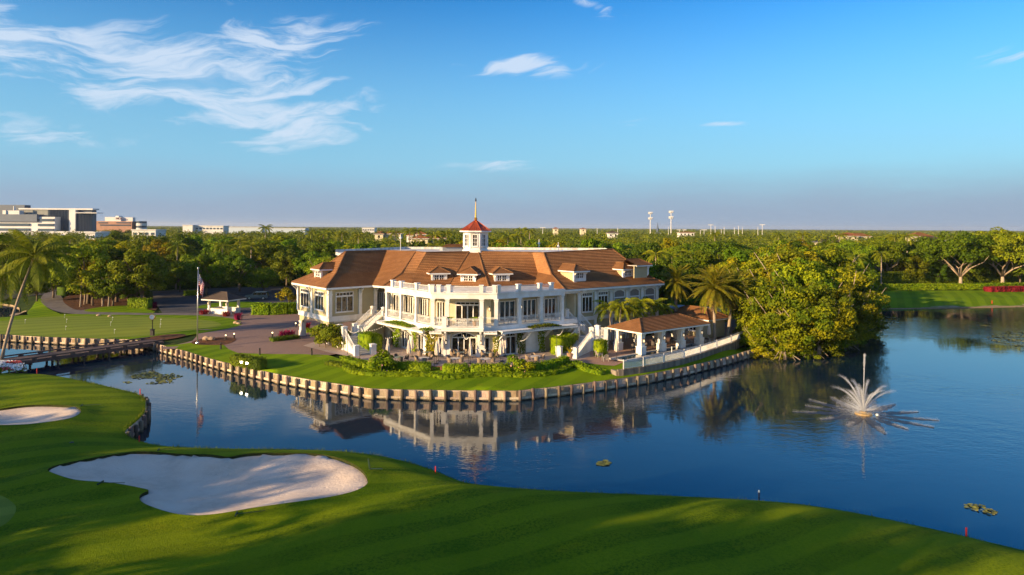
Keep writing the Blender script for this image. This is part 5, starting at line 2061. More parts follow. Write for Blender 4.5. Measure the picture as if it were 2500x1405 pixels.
OAKS = [Kind('oak_tree', limbs(s, 2.2, 5.2, 10.4, .28, 7), BARK, crown(s, 5.2, 5.0, 6.0, 84, 120, .26, 1.3, low=-.72), LF_OAK, 11.2) for s in (1, 2, 3, 4)]
DARKS = [Kind('evergreen_tree', limbs(s, 2.6, 3.6, 8.6, .3), BARK, crown(s, 4.6, 5.4, 6.1, 80, 115, .25, 1.25, low=-.9), LF_DARK, 11.5) for s in (11, 12, 13)]
YELS = [Kind('yellow_green_tree', limbs(s, 2.6, 3.6, 8.0, .28), BARK, crown(s, 4.5, 4.8, 6.0, 70, 110, .26, 1.2, low=-.7), LF_YEL, 10.6) for s in (21, 22)]
SHRUB = [Kind('shrub', MB().tube([(0, 0, -.1), (0, 0, .5)], .04, 5).mesh('stem'), BARK, crown(s, .9, .75, .75, 16, 60, .11, .38, low=-.75), LF_HEDGE, 1.5, 'shrub') for s in (31, 32)]
BIGOAK = [Kind('spreading_oak', limbs(s, 3.0, 9.5, 11.5, .5, 7), PALEB, crown(s, 11.0, 6.2, 10.2, 135, 130, .34, 1.95, low=-.42, hollow=.45), LF_OAK, 16.5) for s in (41, 42)]
GRAPE = [Kind('sea_grape_tree', limbs(s, 2.0, 6.3, 10.6, .3, 8), PALEB, crown(s, 6.0, 5.8, 5.4, 92, 150, .23, 1.25, low=-.98, hollow=.5), LF_GRAPE, 11.5) for s in (51, 52, 53)]


def frond(L, droop, leaflets, width, rise, rng, up=1.0, fold=.35, curve=1.0):
    """one feather frond along +x: rachis points and leaflet quads"""
    n = 10
    pts = []
    x = z = 0.0
    for i in range(n + 1):
        f = i / n
        ang = rise - droop * f ** curve
        pts.append(np.array([x, 0, z]))
        x += L / n * math.cos(ang)
        z += L / n * math.sin(ang)
    V, F = [], []
    for i in range(leaflets):
        f = .12 + .88 * i / (leaflets - 1)
        k = min(n - 1, int(f * n))
        p = pts[k] + (pts[k + 1] - pts[k]) * (f * n - k)
        d = (pts[k + 1] - pts[k])
        d = d / np.linalg.norm(d)
        up_ = np.array([-d[2], 0, d[0]])
        wl_ = width * (math.sin(math.pi * min(1, .12 + .86 * f)) ** .6) * rng.uniform(.85, 1.1)
        for s in (-1, 1):
            out = np.array([0, s, 0]) * .8 + d * .55 - up_ * fold * (1 + f * .4) + rng.normal(0, .06, 3)
            out = out / np.linalg.norm(out)
            sag = np.array([0, 0, -1]) * wl_ * .22
            tip = p + out * wl_ + sag
            midp = p + out * wl_ * .55
            w = d * L / leaflets * .62
            b = len(V)
            V += [p - w * .5, p + w * .5, midp + w * .55, midp - w * .35, tip]
            F += [(b, b + 1, b + 2, b + 3), (b + 3, b + 2, b + 4, b + 4)]
    return pts, V, F


def palm_crown(seed, n, L, droop, leaflets, width, lo, hi, fold=.35, curve=1.0, heavy=0.0):
    """all living fronds of a palm as one mesh, and their stalks"""
    rng = np.random.default_rng(seed)
    mb = MB()
    for i in range(n):
        f = i / n
        rise = hi + (lo - hi) * f + rng.normal(0, .08)
        az = i * 2.399 + rng.normal(0, .12)
        pts, V, F = frond(L * rng.uniform(.85, 1.08), droop * rng.uniform(.8, 1.2) + heavy * f, leaflets, width, rise, rng, fold=fold, curve=curve)
        c, s = math.cos(az), math.sin(az)
        rot = lambda p: (p[0] * c - p[1] * s, p[0] * s + p[1] * c, p[2])
        b = len(mb.v)
        mb.v += [rot(p) for p in V]
        mb.f += [tuple(b + i for i in dict.fromkeys(q)) for q in F]
        mb.tube([rot(p) for p in pts[::2]], [.05, .04, .03, .02, .015, .01][:len(pts[::2])], 4, cap=False)
    return mb.mesh('fronds')


def palm(name, base, top, r0, r1, crown_me, cm, label, group=None, bend=0.0, dead=None, boots=None, rz=None, scale=1.0):
    base, top = Vector(base), Vector(top)
    t = thing(name, base, label, 'palm tree', group)
    d = top - base
    mid = d * .5 + Vector((d.x, d.y, 0)) * bend * .5 - Vector((0, 0, 0))
    pts = [Vector((0, 0, -.3))]
    for i in range(1, 9):
        f = i / 8
        pts.append((Vector((0, 0, 0)) * (1 - f) ** 2 + mid * 2 * f * (1 - f) + d * f * f))
    MB().tube(pts, [r0 * 1.35] + [r0 + (r1 - r0) * i / 7 for i in range(8)], 9).build('trunk', PALMB, t, smooth=True)
    o = link('fronds', crown_me, cm, t)
    o.location = d
    o.rotation_euler = (0, 0, random.uniform(0, 6.28) if rz is None else rz)
    o.scale = (scale,) * 3
    if dead:
        o = link('dead_fronds', dead, LF_DRY, t)
        o.location = d
        o.rotation_euler = (0, 0, random.uniform(0, 6.28))
        o.scale = (scale,) * 3
    return t


COCO = [palm_crown(61, 26, 5.0, 1.5, 40, 1.0, -.6, 1.4, fold=.7), palm_crown(62, 28, 4.8, 1.6, 44, 1.05, -.65, 1.35, fold=.75)]
DATE = [palm_crown(63, 84, 3.7, .95, 30, .5, -.8, 1.4, fold=.12, curve=1.3)]
DATED = palm_crown(64, 26, 3.0, .5, 16, .26, -1.35, -.95, fold=.1)
ROYAL = [palm_crown(65, 15, 3.0, 1.7, 26, .62, -.2, 1.2, fold=.6), palm_crown(66, 14, 2.8, 1.9, 26, .6, -.3, 1.15, fold=.6)]
NUTS = MB()
for i in range(9):
    a = i * 2.4
    NUTS.lathe([(.02, -.13), (.11, -.05), (.12, .05), (.02, .15)], 6, (.28 * math.cos(a), .28 * math.sin(a), -.25 - .12 * (i % 3)))
NUTS = NUTS.mesh('coconuts')

# the two coconut palms by the bridge
b = P(2, 886, -.2)
tp = PY(84, 628, b.y - 1.0)
cp = palm('coconut_palm', b, tp, .19, .13, COCO[0], LF_PALM, 'taller leaning coconut palm growing by the flower bed at the bridge end', bend=-.35, rz=.4, scale=1.2)
link('coconuts', NUTS, mat('coconut_husk', (0.30, 0.19, 0.05), (0.22, 0.12, 0.03), 3.0), cp).location = tp - b
b = P(-14, 840, -.2)
tp = PY(8, 676, b.y - 2)
cp = palm('coconut_palm', b, tp, .18, .12, COCO[1], LF_PALM, 'shorter coconut palm with upright trunk standing at the pond edge', bend=-.2, rz=2.0, scale=1.15)
link('coconuts', NUTS, None, cp).location = tp - b

# date palms at the far end of the pool
for px, py, tx, ty, lab, sc in ((1651, 812, 1650, 690, 'date palm with brown skirt standing close to the right wing corner', 1.05), (1745, 833, 1744, 702, 'tall date palm rising beside the pool fence', 1.25), (1777, 824, 1790, 705, 'date palm shaded behind its taller neighbour at the fence end', 1.2)):
    b = P(px, py, 0.05)
    tp = PY(tx, ty, b.y)
    palm('date_palm', b, tp, .26, .24, DATE[0], LF_DATE, lab, scale=sc, dead=DATED)
for px, py, tx, ty in ((1800, 822, 1806, 738), (1822, 818, 1818, 748)):
    b = P(px, py, 0.05)
    palm('slender_palm', b, PY(tx, ty, b.y), .12, .09, ROYAL[0], LF_PALM, 'slender palm in the thicket at the fence end', 'slender palms in the thicket')

# row of feather palms in front of the right wing
for i, (px, py, tx, ty) in enumerate([(1494, 842, 1487, 752), (1510, 846, 1516, 748), (1528, 842, 1540, 762), (1560, 836, 1568, 742), (1592, 826, 1592, 745), (1608, 822, 1617, 752), (1545, 835, 1548, 748)]):
    b = P(px, py, 0.05)
    palm('feather_palm', b, PY(tx, ty, b.y), .10, .085, ROYAL[i % 2], LF_PALM, 'arching feather palm planted along the shaded right wing wall', 'feather palms along the right wing', scale=1.05)

# ---- woods: the trees one can tell apart
GRP = 'trees of the woods round the clubhouse'
W_OAK, W_DARK, W_YEL, W_PALM = 'round-headed green oak in the woods beyond the clubhouse', 'dense dark evergreen tree in the woods beyond the clubhouse', 'yellow-green tree standing out of the woods beyond the clubhouse', 'feathery palm rising among the woods beyond the clubhouse'
BLOCK = [  # ground kept clear: car park, house, lakes, lawns
    [tuple(P(px, py, 0))[:2] for px, py in [(375, 790), (372, 722), (560, 708), (720, 704), (780, 716), (900, 760), (900, 860), (600, 860), (375, 850)]],
    [(-40, 92), (12, 88), (34, 108), (30, 148), (-42, 146)],
    [tuple(P(px, py, 0))[:2] for px, py in [(-300, 860), (-300, 700), (60, 703), (140, 708), (200, 745), (400, 760), (600, 760), (610, 810), (400, 850)]],
    [tuple(P(px, py, -.5))[:2] for px, py in [(1400, 1000), (1640, 770), (1830, 770), (2110, 720), (2130, 706), (2400, 703), (2900, 700), (2900, 900), (2100, 950)]],
    [tuple(P(px, py, 0))[:2] for px, py in [(540, 625), (640, 625), (640, 604), (540, 604)]],
    [tuple(P(px, py, 0))[:2] for px, py in [(375, 632), (400, 632), (400, 614), (375, 614)]],
]
GAPS = [tuple(P(px, py, 0))[:2] for px, py in [(550, 618), (600, 622), (640, 618), (640, 604), (550, 604)]]


def clear(x, y, pad=0):
    return not any(pip(np.array([[x, y]]), b)[0] for b in BLOCK)


rngw = random.Random(5)
placed = []
yy = 138.0
while yy < 330:
    sp = 9.0 + (yy - 138) * .034
    half = yy * .80 + 8
    x = -half + rngw.uniform(0, sp)
    while x < half:
        tx, ty = x + rngw.uniform(-.35, .35) * sp, yy + rngw.uniform(-.35, .35) * sp
        if clear(tx, ty):
            placed.append((tx, ty))
        x += sp
    yy += sp * .92
# nearest first: the largest in view become individuals
placed.sort(key=lambda p: p[1])
NIND = 285
for i, (x, y) in enumerate(placed[:NIND]):
    r = rngw.random()
    z = 0
    s = rngw.uniform(.62, 1.28)
    px = CX + x / y * FPX
    if 640 < px < 1700 and y < 200:
        s *= .92
    if r < .06 and y > 165:
        rngw.choice(BIGOAK).at(x, y, z, 'broad-crowned tree standing above the woods beyond the clubhouse', 'broad trees of the woods', s * .72)
    elif r < .46:
        rngw.choice(OAKS).at(x, y, z, W_OAK, GRP, s)
    elif r < .70:
        rngw.choice(DARKS).at(x, y, z, W_DARK, GRP, s)
    elif r < .88:
        rngw.choice(YELS).at(x, y, z, W_YEL, GRP, s)
    else:
        h = rngw.uniform(9, 12.5)
        palm('royal_palm', (x, y, 0), (x + rngw.uniform(-.6, .6), y, h), .2, .14, ROYAL[i % 2], LF_PALM, W_PALM, 'palms of the woods round the clubhouse', scale=1.35)
REST = placed[NIND:]

# named trees of the near left
for px, py, k, s, lab in [(215, 742, OAKS[0], 1.28, 'bright green oak over the mulch bed by the cart path'), (285, 738, DARKS[0], 1.12, 'tall shady tree over the pale roots in the mulch bed'), (345, 745, OAKS[2], 1.12, 'bushy oak with ferny skirts at the corner of the car park'),
                          (130, 728, OAKS[1], .85, 'small green tree on the grass mound by the pond'), (90, 735, OAKS[2], .55, 'low leafy tree between the pond and the cart path'), (505, 722, OAKS[0], 1.0, 'twin-stemmed oak on the island beside the starter hut'), (585, 712, DARKS[1], .9, 'dark tree behind the starter hut roof'),
                          (645, 718, OAKS[1], .62, 'small pale-stemmed tree on the car park verge'), (700, 700, DARKS[0], .95, 'dark tree at the back of the car park near the left wing'), (455, 703, DARKS[1], 1.0, 'dark tree at the far corner of the car park'), (400, 690, YELS[0], 1.12, 'yellow-topped tree above the car park'), (620, 690, OAKS[2], 1.05, 'wide oak behind the parked van'), (545, 690, OAKS[1], .95, 'oak behind the starter hut and car park')]:
    q = P(px, py, 0)
    k.at(q.x, q.y, 0, lab, None, s)
for px, py, h in [(196, 750, 5.5), (206, 744, 5.0), (250, 748, 5.2), (265, 749, 6.0)]:
    q = P(px, py, 0)
    palm('cabbage_palm', q, (q.x + .3, q.y, h), .16, .13, ROYAL[0], LF_PALM, 'short cabbage palm planted in the mulch bed by the cart path', 'cabbage palms in the mulch bed', scale=.6)

# ---- the great thicket of sea grape on the point
TH = 'sea grape tree in the thicket overhanging the lake'
for px, py, s in [(1862, 838, .82), (1905, 850, .86), (1950, 858, .84), (2000, 856, .80), (2045, 838, .78), (2085, 815, .74), (1840, 812, .85), (1895, 815, 1.0), (1960, 822, 1.08), (2030, 812, 1.0), (2078, 792, .9),
                  (1870, 780, 1.05), (1940, 785, 1.2), (2010, 780, 1.15), (2060, 765, .95), (1850, 755, 1.1), (1920, 755, 1.22), (1990, 750, 1.1), (1800, 775, .9), (1790, 745, 1.05)]:
    q = P(px, py, -.6)
    lab = 'sea grape tree at the waterline edge of the lakeside thicket' if py > 835 else ('sea grape tree in the middle of the lakeside thicket' if py > 790 else 'sea grape tree on the crest of the lakeside thicket')
    random.choice(GRAPE).at(q.x, q.y, -.8, lab, lab.replace('tree', 'trees'), s * 1.1)
for i, (px, py) in enumerate([(1850, 856), (1872, 862), (1895, 867), (1920, 869), (1945, 869), (1970, 866), (1995, 861), (2020, 856), (2045, 849), (2068, 841), (2090, 830), (2104, 818), (2112, 800), (1850, 835), (1880, 845)]):
    q = P(px, py, -1.3)
    GRAPE[i % 3].at(q.x, q.y + 1.0, -2.4, 'low sea grape bush trailing leaves into the lake under the thicket', 'low sea grape bushes at the waterline', .5 + .1 * (i % 3), sz=.42 + .06 * (i % 2))
for px, py in [(1985, 866), (2055, 848), (2095, 826), (1915, 872), (1870, 866)]:
    q = P(px, py, -1.2)
    mb = MB()
    dl = thing('driftwood', q, 'tangle of bare pale branches at the waterline under the thicket', 'branches', 'bare branches at the waterline')
    for i in range(9):
        a = random.uniform(-2.6, -.5)
        l = random.uniform(1.2, 2.8)
        mb.tube([(0, 0, .3), (math.cos(a) * l * .5, math.sin(a) * l * .5, .5 + random.uniform(-.2, .5)), (math.cos(a) * l, math.sin(a) * l, -.2 + random.uniform(-.2, .5))], [.06, .045, .02], 5)
    mb.build('branches', PALEB, dl)

# ---- far shore of the right lake
for px, py, s, lab, k in [(2345, 697, 1.0, 'pale-trunked spreading oak in sun above the far shore hedge', 0), (2447, 697, 1.06, 'many-stemmed spreading oak behind the red shrub bed', 1), (2160, 692, .86, 'shaded spreading oak with a long pale limb on the far shore', 0), (2082, 692, .8, 'shaded spreading oak close to the thicket on the far shore', 1), (2540, 690, 1.0, 'spreading oak beside the far shore house', 0), (2255, 678, .85, 'spreading oak set back behind the far hedge', 1), (2395, 676, .9, 'spreading oak set back behind the far red bed', 0)]:
    q = P(px, py, 0)
    BIGOAK[k].at(q.x, q.y, 0, lab, None, s)


def hedge_mesh(name, line, w, h, leaf, dens, seed, jitter=.12):
    """clipped hedge: leaf faces over a ribbon's top and sides"""
    rng = np.random.default_rng(seed)
    pts = [Vector(p) for p in line]
    V, F, b = [], [], 0
    for a, c in zip(pts[:-1], pts[1:]):
        d = c - a
        L = d.length
        if L < .05:
            continue
        d = d / L
        s = Vector((d.y, -d.x, 0)).normalized()
        area = L * (w + 2 * h)
        k = max(8, int(area * dens))
        u = rng.uniform(0, 1, k) * L
        r = rng.uniform(0, w + 2 * h, k)
        off = np.where(r < h, -w / 2, np.where(r > h + w, w / 2, r - h - w / 2))
        zz = np.where(r < h, r, np.where(r > h + w, w + 2 * h - r, h))
        nx = np.where(r < h, -1.0, np.where(r > h + w, 1.0, 0.0))
        nz = np.where((r >= h) & (r <= h + w), 1.0, .15)
        P0 = np.array(a)[None] + np.outer(u, np.array(d)) + np.outer(off, np.array(s))
        P0[:, 2] += zz
        P0 += rng.normal(0, jitter, (k, 3)) * .6
        N = np.outer(nx, np.array(s)) + np.outer(nz, np.array((0, 0, 1))) + rng.normal(0, .38, (k, 3))
        N /= np.linalg.norm(N, axis=1, keepdims=True)
        v, f = quads(P0, N, leaf, .6, rng)
        V.append(v)
        F.append(f + b)
        b += len(v)
        # inner block so that the hedge is not see-through
        e = .82
        A, C = np.array(a), np.array(c)
        S_ = np.array(s) * w / 2 * e
        Z = np.array((0, 0, h * .93))
        blk = np.array([A - S_, A + S_, C + S_, C - S_, A - S_ + Z, A + S_ + Z, C + S_ + Z, C - S_ + Z])
        V.append(blk)
        F.append(np.array([(4, 5, 6, 7), (0, 1, 5, 4), (2, 3, 7, 6), (1, 2, 6, 5), (3, 0, 4, 7)]) + b)
        b += 8
    return np_mesh(name, np.concatenate(V), np.concatenate(F))


HS = [100]


def hedge(pxs, z, w, h, label, m=None, leaf=.12, dens=70, name='hedge', cat='hedge', smooth=1, group=None, raw=None):
    HS[0] += 1
    pts = raw or [tuple(P(px, py, z)) for px, py in pxs]
    if smooth:
        pts = smoothpoly(pts, smooth, closed=False)
    pts = [(p[0], p[1], ground_z(p[0], p[1])) for p in pts]
    b = Vector(pts[0])
    pts = [Vector(p) - b for p in pts]
    o = link(name, hedge_mesh(name, pts, w, h, leaf, dens, HS[0]), m or LF_HEDGE)
    o.location = b
    return tag(o, label, cat, group)


hedge([(2120, 709), (2250, 707.5), (2380, 707)], -.1, 3.0, 1.5, 'shaded clipped hedge along the far shore lawn', leaf=.22, dens=22)
hedge([(2380, 707), (2430, 706.5), (2700, 702)], -.1, 3.0, 1.6, 'sunlit clipped hedge behind the red shrub bed', leaf=.22, dens=22)
hedge([(2410, 714), (2450, 713.5), (2500, 713), (2640, 711)], -.1, 2.6, 1.4, 'dense bed of red-leaved shrubs on the far shore lawn', LF_RED, .2, 24, 'red_shrub_bed', 'shrubs')
hedge([(619, 768), (660, 768.5), (700, 767), (728, 765)], 0, 2.2, 2.1, 'tall sunlit boxy hedge between the hut and the left wing', leaf=.16, dens=60, smooth=0)
hedge([(450, 722), (488, 720)], 0, 2.0, 1.1, 'low dark hedge on the car park island', leaf=.16, dens=40, smooth=0)
hedge([(318, 752), (345, 753), (366, 754)], 0, 1.6, 2.0, 'leafy green understorey below the bushy oak at the car park corner', LF_OAK, .18, 40)
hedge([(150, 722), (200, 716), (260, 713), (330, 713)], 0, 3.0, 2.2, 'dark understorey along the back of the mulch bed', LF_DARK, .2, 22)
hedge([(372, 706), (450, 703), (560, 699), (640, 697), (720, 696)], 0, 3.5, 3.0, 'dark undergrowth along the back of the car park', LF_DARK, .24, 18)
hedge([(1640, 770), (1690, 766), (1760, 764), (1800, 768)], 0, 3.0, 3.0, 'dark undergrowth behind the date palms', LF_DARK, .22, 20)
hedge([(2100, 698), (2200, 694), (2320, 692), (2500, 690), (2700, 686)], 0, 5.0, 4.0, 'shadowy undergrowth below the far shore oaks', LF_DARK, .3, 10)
# hedges round the terrace
hedge([(842, 884), (858, 892), (880, 897), (905, 897)], -.1, 1.3, .75, 'low hedge beside the foot of the white stair', leaf=.1)
hedge([(905, 899), (930, 905), (958, 905)], -.1, 1.1, .95, 'clipped hedge left of the round pink-flowering bush', leaf=.1)
hedge([(958, 905), (1000, 906), (1052, 907)], -.15, 1.0, 1.0, 'sunlit clipped hedge between flowering bush and timber bench', leaf=.1, smooth=0)
hedge([(1082, 911), (1110, 912), (1142, 911)], -.15, 1.1, 1.0, 'short clipped hedge between the two timber benches', leaf=.1, smooth=0)
hedge([(1150, 911), (1200, 912), (1245, 910)], -.15, 1.1, 1.0, 'long clipped hedge in front of the terrace tables', leaf=.1, smooth=0)
hedge([(1288, 908), (1330, 904), (1365, 896), (1382, 889)], -.15, 1.2, .95, 'shaded clipped hedge right of the flowering bushes', LF_HEDGE, .1)
hedge([(846, 893), (850, 905), (872, 912), (905, 915), (960, 918), (1050, 918), (1078, 923), (1105, 924), (1140, 921), (1200, 918), (1270, 920), (1330, 916), (1372, 908), (1390, 898), (1398, 892)], -.2, 1.15, .42, 'low scalloped border of bright ground-cover winding below the terrace hedge', leaf=.09, dens=95, name='border_hedge')
hedge([(1398, 892), (1420, 901), (1450, 909), (1472, 912)], -.2, 1.3, .5, 'low border sweeping from the terrace to the stone wall', leaf=.09, dens=95, name='border_hedge')
hedge([(800, 888), (830, 893), (850, 896)], -.1, 1.4, .4, 'dark low ground-cover tongue on the lawn by the stair', LF_DARK, .09, 80)
hedge([(888, 862), (905, 858)], 0, 2.4, 2.7, 'tall hedge block under the upper flight of the left stair', leaf=.12, dens=70, smooth=0)
hedge([(909, 858), (925, 860)], 0, 1.6, 2.4, 'tall hedge pier right of the left stair', leaf=.12, dens=70, smooth=0)
hedge([(1356, 868), (1375, 864), (1398, 856)], 0, 2.0, 2.5, 'tall sunlit hedge block under the right stair', leaf=.12, dens=70, smooth=0)
hedge([(1457, 871), (1475, 868)], 0, 1.4, 2.2, 'tall hedge panel under the curved stair landing', leaf=.12, dens=70, smooth=0)
hedge([(1560, 822), (1610, 812), (1660, 805)], 0, 1.6, 1.6, 'dark hedge behind the poolside pavilion', LF_DARK, .14, 50)
hedge([(574, 885), (592, 889), (612, 893)], -.2, 1.5, 1.3, 'dark clipped hedge behind the lawn floodlights', LF_DARK, .11, 80, smooth=0)
hedge([(618, 893), (640, 899)], -.2, 1.4, 1.35, 'dark clipped hedge cube right of the lawn floodlights', LF_DARK, .11, 80, smooth=0)
hedge([(662, 834), (690, 831), (725, 826)], 0, 1.6, .5, 'low dark green edging round the magenta plants', LF_DARK, .1, 70)
hedge([(745, 812), (770, 810)], 0, 1.4, .5, 'low green edging beside the arcade pier', LF_HEDGE, .1, 70)


def bush(px, py, z, s, m, label, cat='shrub', name='shrub', k=None, group=None, sz=None):
    q = P(px, py, z)
    kd = k or random.choice(SHRUB)
    t = thing(name, (q.x, q.y, ground_z(q.x, q.y) + .02), label, cat, group, random.uniform(0, 6))
    t.scale = (s, s, sz or s)
    link('stem', kd.trunk, BARK, t)
    c = link('foliage', kd.crown.copy() if m else kd.crown, None, t)
    if m:
        c.data.materials.clear()
        c.data.materials.append(m)
    elif not c.data.materials:
        c.data.materials.append(LF_HEDGE)
    return t


PINK = mat('pink_petal', (0.75, 0.30, 0.25), (0.80, 0.40, 0.34), 5.0, 0.6)


def blossoms(t, n, r, z, m, size=.09):
    c = sphere_dirs(n, NP, .4) * np.array([r, r, r * .85])
    c[:, 2] += z
    nn = c / np.linalg.norm(c, axis=1, keepdims=True)
    v, f = quads(c, nn, size, .9)
    o = link('blossoms', np_mesh('blossoms', v, f), m, t)
    o['kind'] = 'stuff'


blossoms(bush(932, 910, -.2, 1.7, None, 'round pink-flowering bush in front of the terrace'), 26, .95, .75, PINK, .055)
blossoms(bush(1258, 911, -.2, 1.35, None, 'tall pink-flowering bush between terrace hedges'), 18, .95, .75, PINK, .06)
blossoms(bush(1282, 913, -.2, 1.05, LF_YEL, 'loose yellowish flowering bush beside the tall pink one'), 12, .95, .75, PINK, .06)
bush(705, 745, 0, 2.5, LF_YEL, 'round golden-green palm-like bush above the boxy hedge')
for px, py, s, lab in [(795, 850, 2.1, 'tallest strappy tropical plant before the arcade corner'), (815, 850, 2.0, 'broad strappy plant between arcade and white stair'), (780, 848, 1.5, 'smaller strappy plant on the driveway side of the clump'), (828, 856, 1.2, 'low bushy plant against the white stair post')]:
    bush(px, py, 0, s, LF_PALM, lab, 'plant', 'tropical_plant', sz=s * 1.1)


def spiky(px, py, z, r, h, m, label, n=46, group=None, name='cordyline', cat='plant'):
    """upright plant of sword leaves"""
    q = P(px, py, z)
    t = thing(name, (q.x, q.y, ground_z(q.x, q.y) + .03), label, cat, group)
    mb = MB()
    for i in range(n):
        a = random.uniform(0, 6.28)
        d = random.uniform(.1, 1) * r
        hh = h * random.uniform(.55, 1.05)
        bx, by = math.cos(a) * d * .6, math.sin(a) * d * .6
        ax, ay = math.cos(a + random.uniform(-.5, .5)), math.sin(a + random.uniform(-.5, .5))
        w = .07
        p1 = (bx + ax * .12, by + ay * .12, hh * .6)
        p2 = (bx + ax * .42, by + ay * .42, hh * .85)
        k = len(mb.v)
        mb.v += [(bx - ay * w * .5, by + ax * w * .5, 0), (bx + ay * w * .5, by - ax * w * .5, 0), (p1[0] + ay * w, p1[1] - ax * w, p1[2]), (p1[0] - ay * w, p1[1] + ax * w, p1[2]), p2]
        mb.f += [(k, k + 1, k + 2, k + 3), (k + 3, k + 2, k + 4)]
    mb.build('leaves', m, t)
    return t


for px, py, r, h, m, lab in [(498, 768, 1.5, 1.2, LF_RED, 'row of red spiky plants left of the starter hut'), (552, 773, 1.3, 1.2, LF_RED, 'red spiky plants at the corner of the starter hut'), (582, 782, 1.2, 1.7, LF_MAG, 'vivid crimson spiky clump on the rounded bed end'), (374, 752, 1.3, 1.6, LF_MAG, 'pinkish spiky plant at the car park corner'),
                             (693, 826, 1.5, 1.5, LF_MAG, 'deep magenta plants in the driveway island'), (708, 824, 1.2, 1.3, LF_MAG, 'small magenta plants beside the arcade pier'), (746, 805, 1.1, 1.5, LF_RED, 'bright red plants seen through the arcade arch')]:
    spiky(px, py, 0, r, h, m, lab, 90)
for px, py in [(945, 899), (1259, 897), (1388, 868)]:
    spiky(px, py, 0, .5, 1.6, LF_YEL, 'young yellow-green palm-leaved plant on the terrace edge', 16, 'young palm plants on the terrace', 'young_palm')


def vine(fr, t0, t1, z0, z1, n, m, label, dens=60, thick=.25, seed=0, name='climbing_vine'):
    rng = np.random.default_rng(seed)
    k = int((t1 - t0) * max(.4, z1 - z0) * dens)
    t = rng.uniform(0, 1, k)
    zz = rng.uniform(0, 1, k)
    wob = .25 * np.sin(zz * 7 + seed)
    tt = t0 + (t1 - t0) * (.5 + (t - .5) * (1 - .35 * np.abs(zz - .6)) + wob * .3)
    pts = np.array([fr.p(a, n + rng.uniform(0, thick), z0 + (z1 - z0) * b) for a, b in zip(tt, zz)])
    b0 = Vector(pts.mean(0))
    b0.z = z0
    nn = np.array(fr.n)[None] + rng.normal(0, .55, (k, 3))
    nn /= np.linalg.norm(nn, axis=1, keepdims=True)
    v, f = quads(pts - np.array(b0), nn, .13, .7, rng)
    o = link(name, np_mesh(name, v, f), m)
    o.location = b0
    return tag(o, label, 'vine')


g0, g2 = gfl[0], gfl[2]
for fr, a, b, z0, z1, n, m, lab in [(g0, 963, 979, .1, 3.4, .5, LF_HEDGE, 'dense green vine wrapping the pier by the dark archway'), (g0, 1009, 1019, .1, 3.0, .5, LF_HEDGE, 'narrow green vine on the pier between the two left doors'), (g0, 1043, 1053, .1, 3.3, .5, LF_YEL, 'broad yellow-green vine on the pier left of the balcony'),
                                    (g2, 1204, 1222, .1, 2.8, .55, LF_YEL, 'straggling dry-looking vine right of the terrace doors'), (g2, 1263, 1281, .1, 3.2, .55, LF_OAK, 'red-flowered vine on the pier beside the white screen panel'), (g2, 1314, 1331, .1, 3.3, .55, LF_HEDGE, 'green vine on the pier right of the white screen panel')]:
    vine(fr, tpx(fr, a, n), tpx(fr, b, n), z0, z1, n, m, lab, 75, .35, int(a))
vine(ff, tpx(ff, 1048, .6) - .4, tpx(ff, 1072, .6), .1, 3.2, .4, LF_YEL, 'leafy vine beside the narrow door left of the balcony', 70, .3, 3)


def mat_of_vine(fr, t0, t1, label, m=None, seed=1):
    rng = np.random.default_rng(seed)
    k = int((t1 - t0) * 1.6 * 80)
    tt = rng.uniform(0, 1, k)
    pts = np.array([fr.p(t0 + (t1 - t0) * a, .25 + 1.5 * b, 3.72 + .38 * math.sin(math.pi * a) ** .7 * c) for a, b, c in zip(tt, rng.uniform(0, 1, k), rng.uniform(0, 1, k))])
    b0 = Vector(pts.mean(0))
    b0.z = 3.7
    nn = np.array((0, 0, 1))[None] + rng.normal(0, .5, (k, 3))
    nn /= np.linalg.norm(nn, axis=1, keepdims=True)
    v, f = quads(pts - np.array(b0), nn, .13, .7, rng)
    o = link('climbing_vine', np_mesh('climbing_vine', v, f), m or LF_HEDGE)
    o.location = b0
    tag(o, label, 'vine')


mat_of_vine(fl, tpx(fl, 945, 1), tpx(fl, 1008, 1), 'mat of green vine lying on the trellis over the dark archway', None, 5)
mat_of_vine(fl, tpx(fl, 1034, 1), fl.L + 1.2, 'mat of green vine on the trellis left of the balcony', None, 6)
mat_of_vine(fr_, tpx(fr_, 1294, 1), tpx(fr_, 1366, 1), 'mat of tired green vine on the right trellis', LF_OAK, 7)

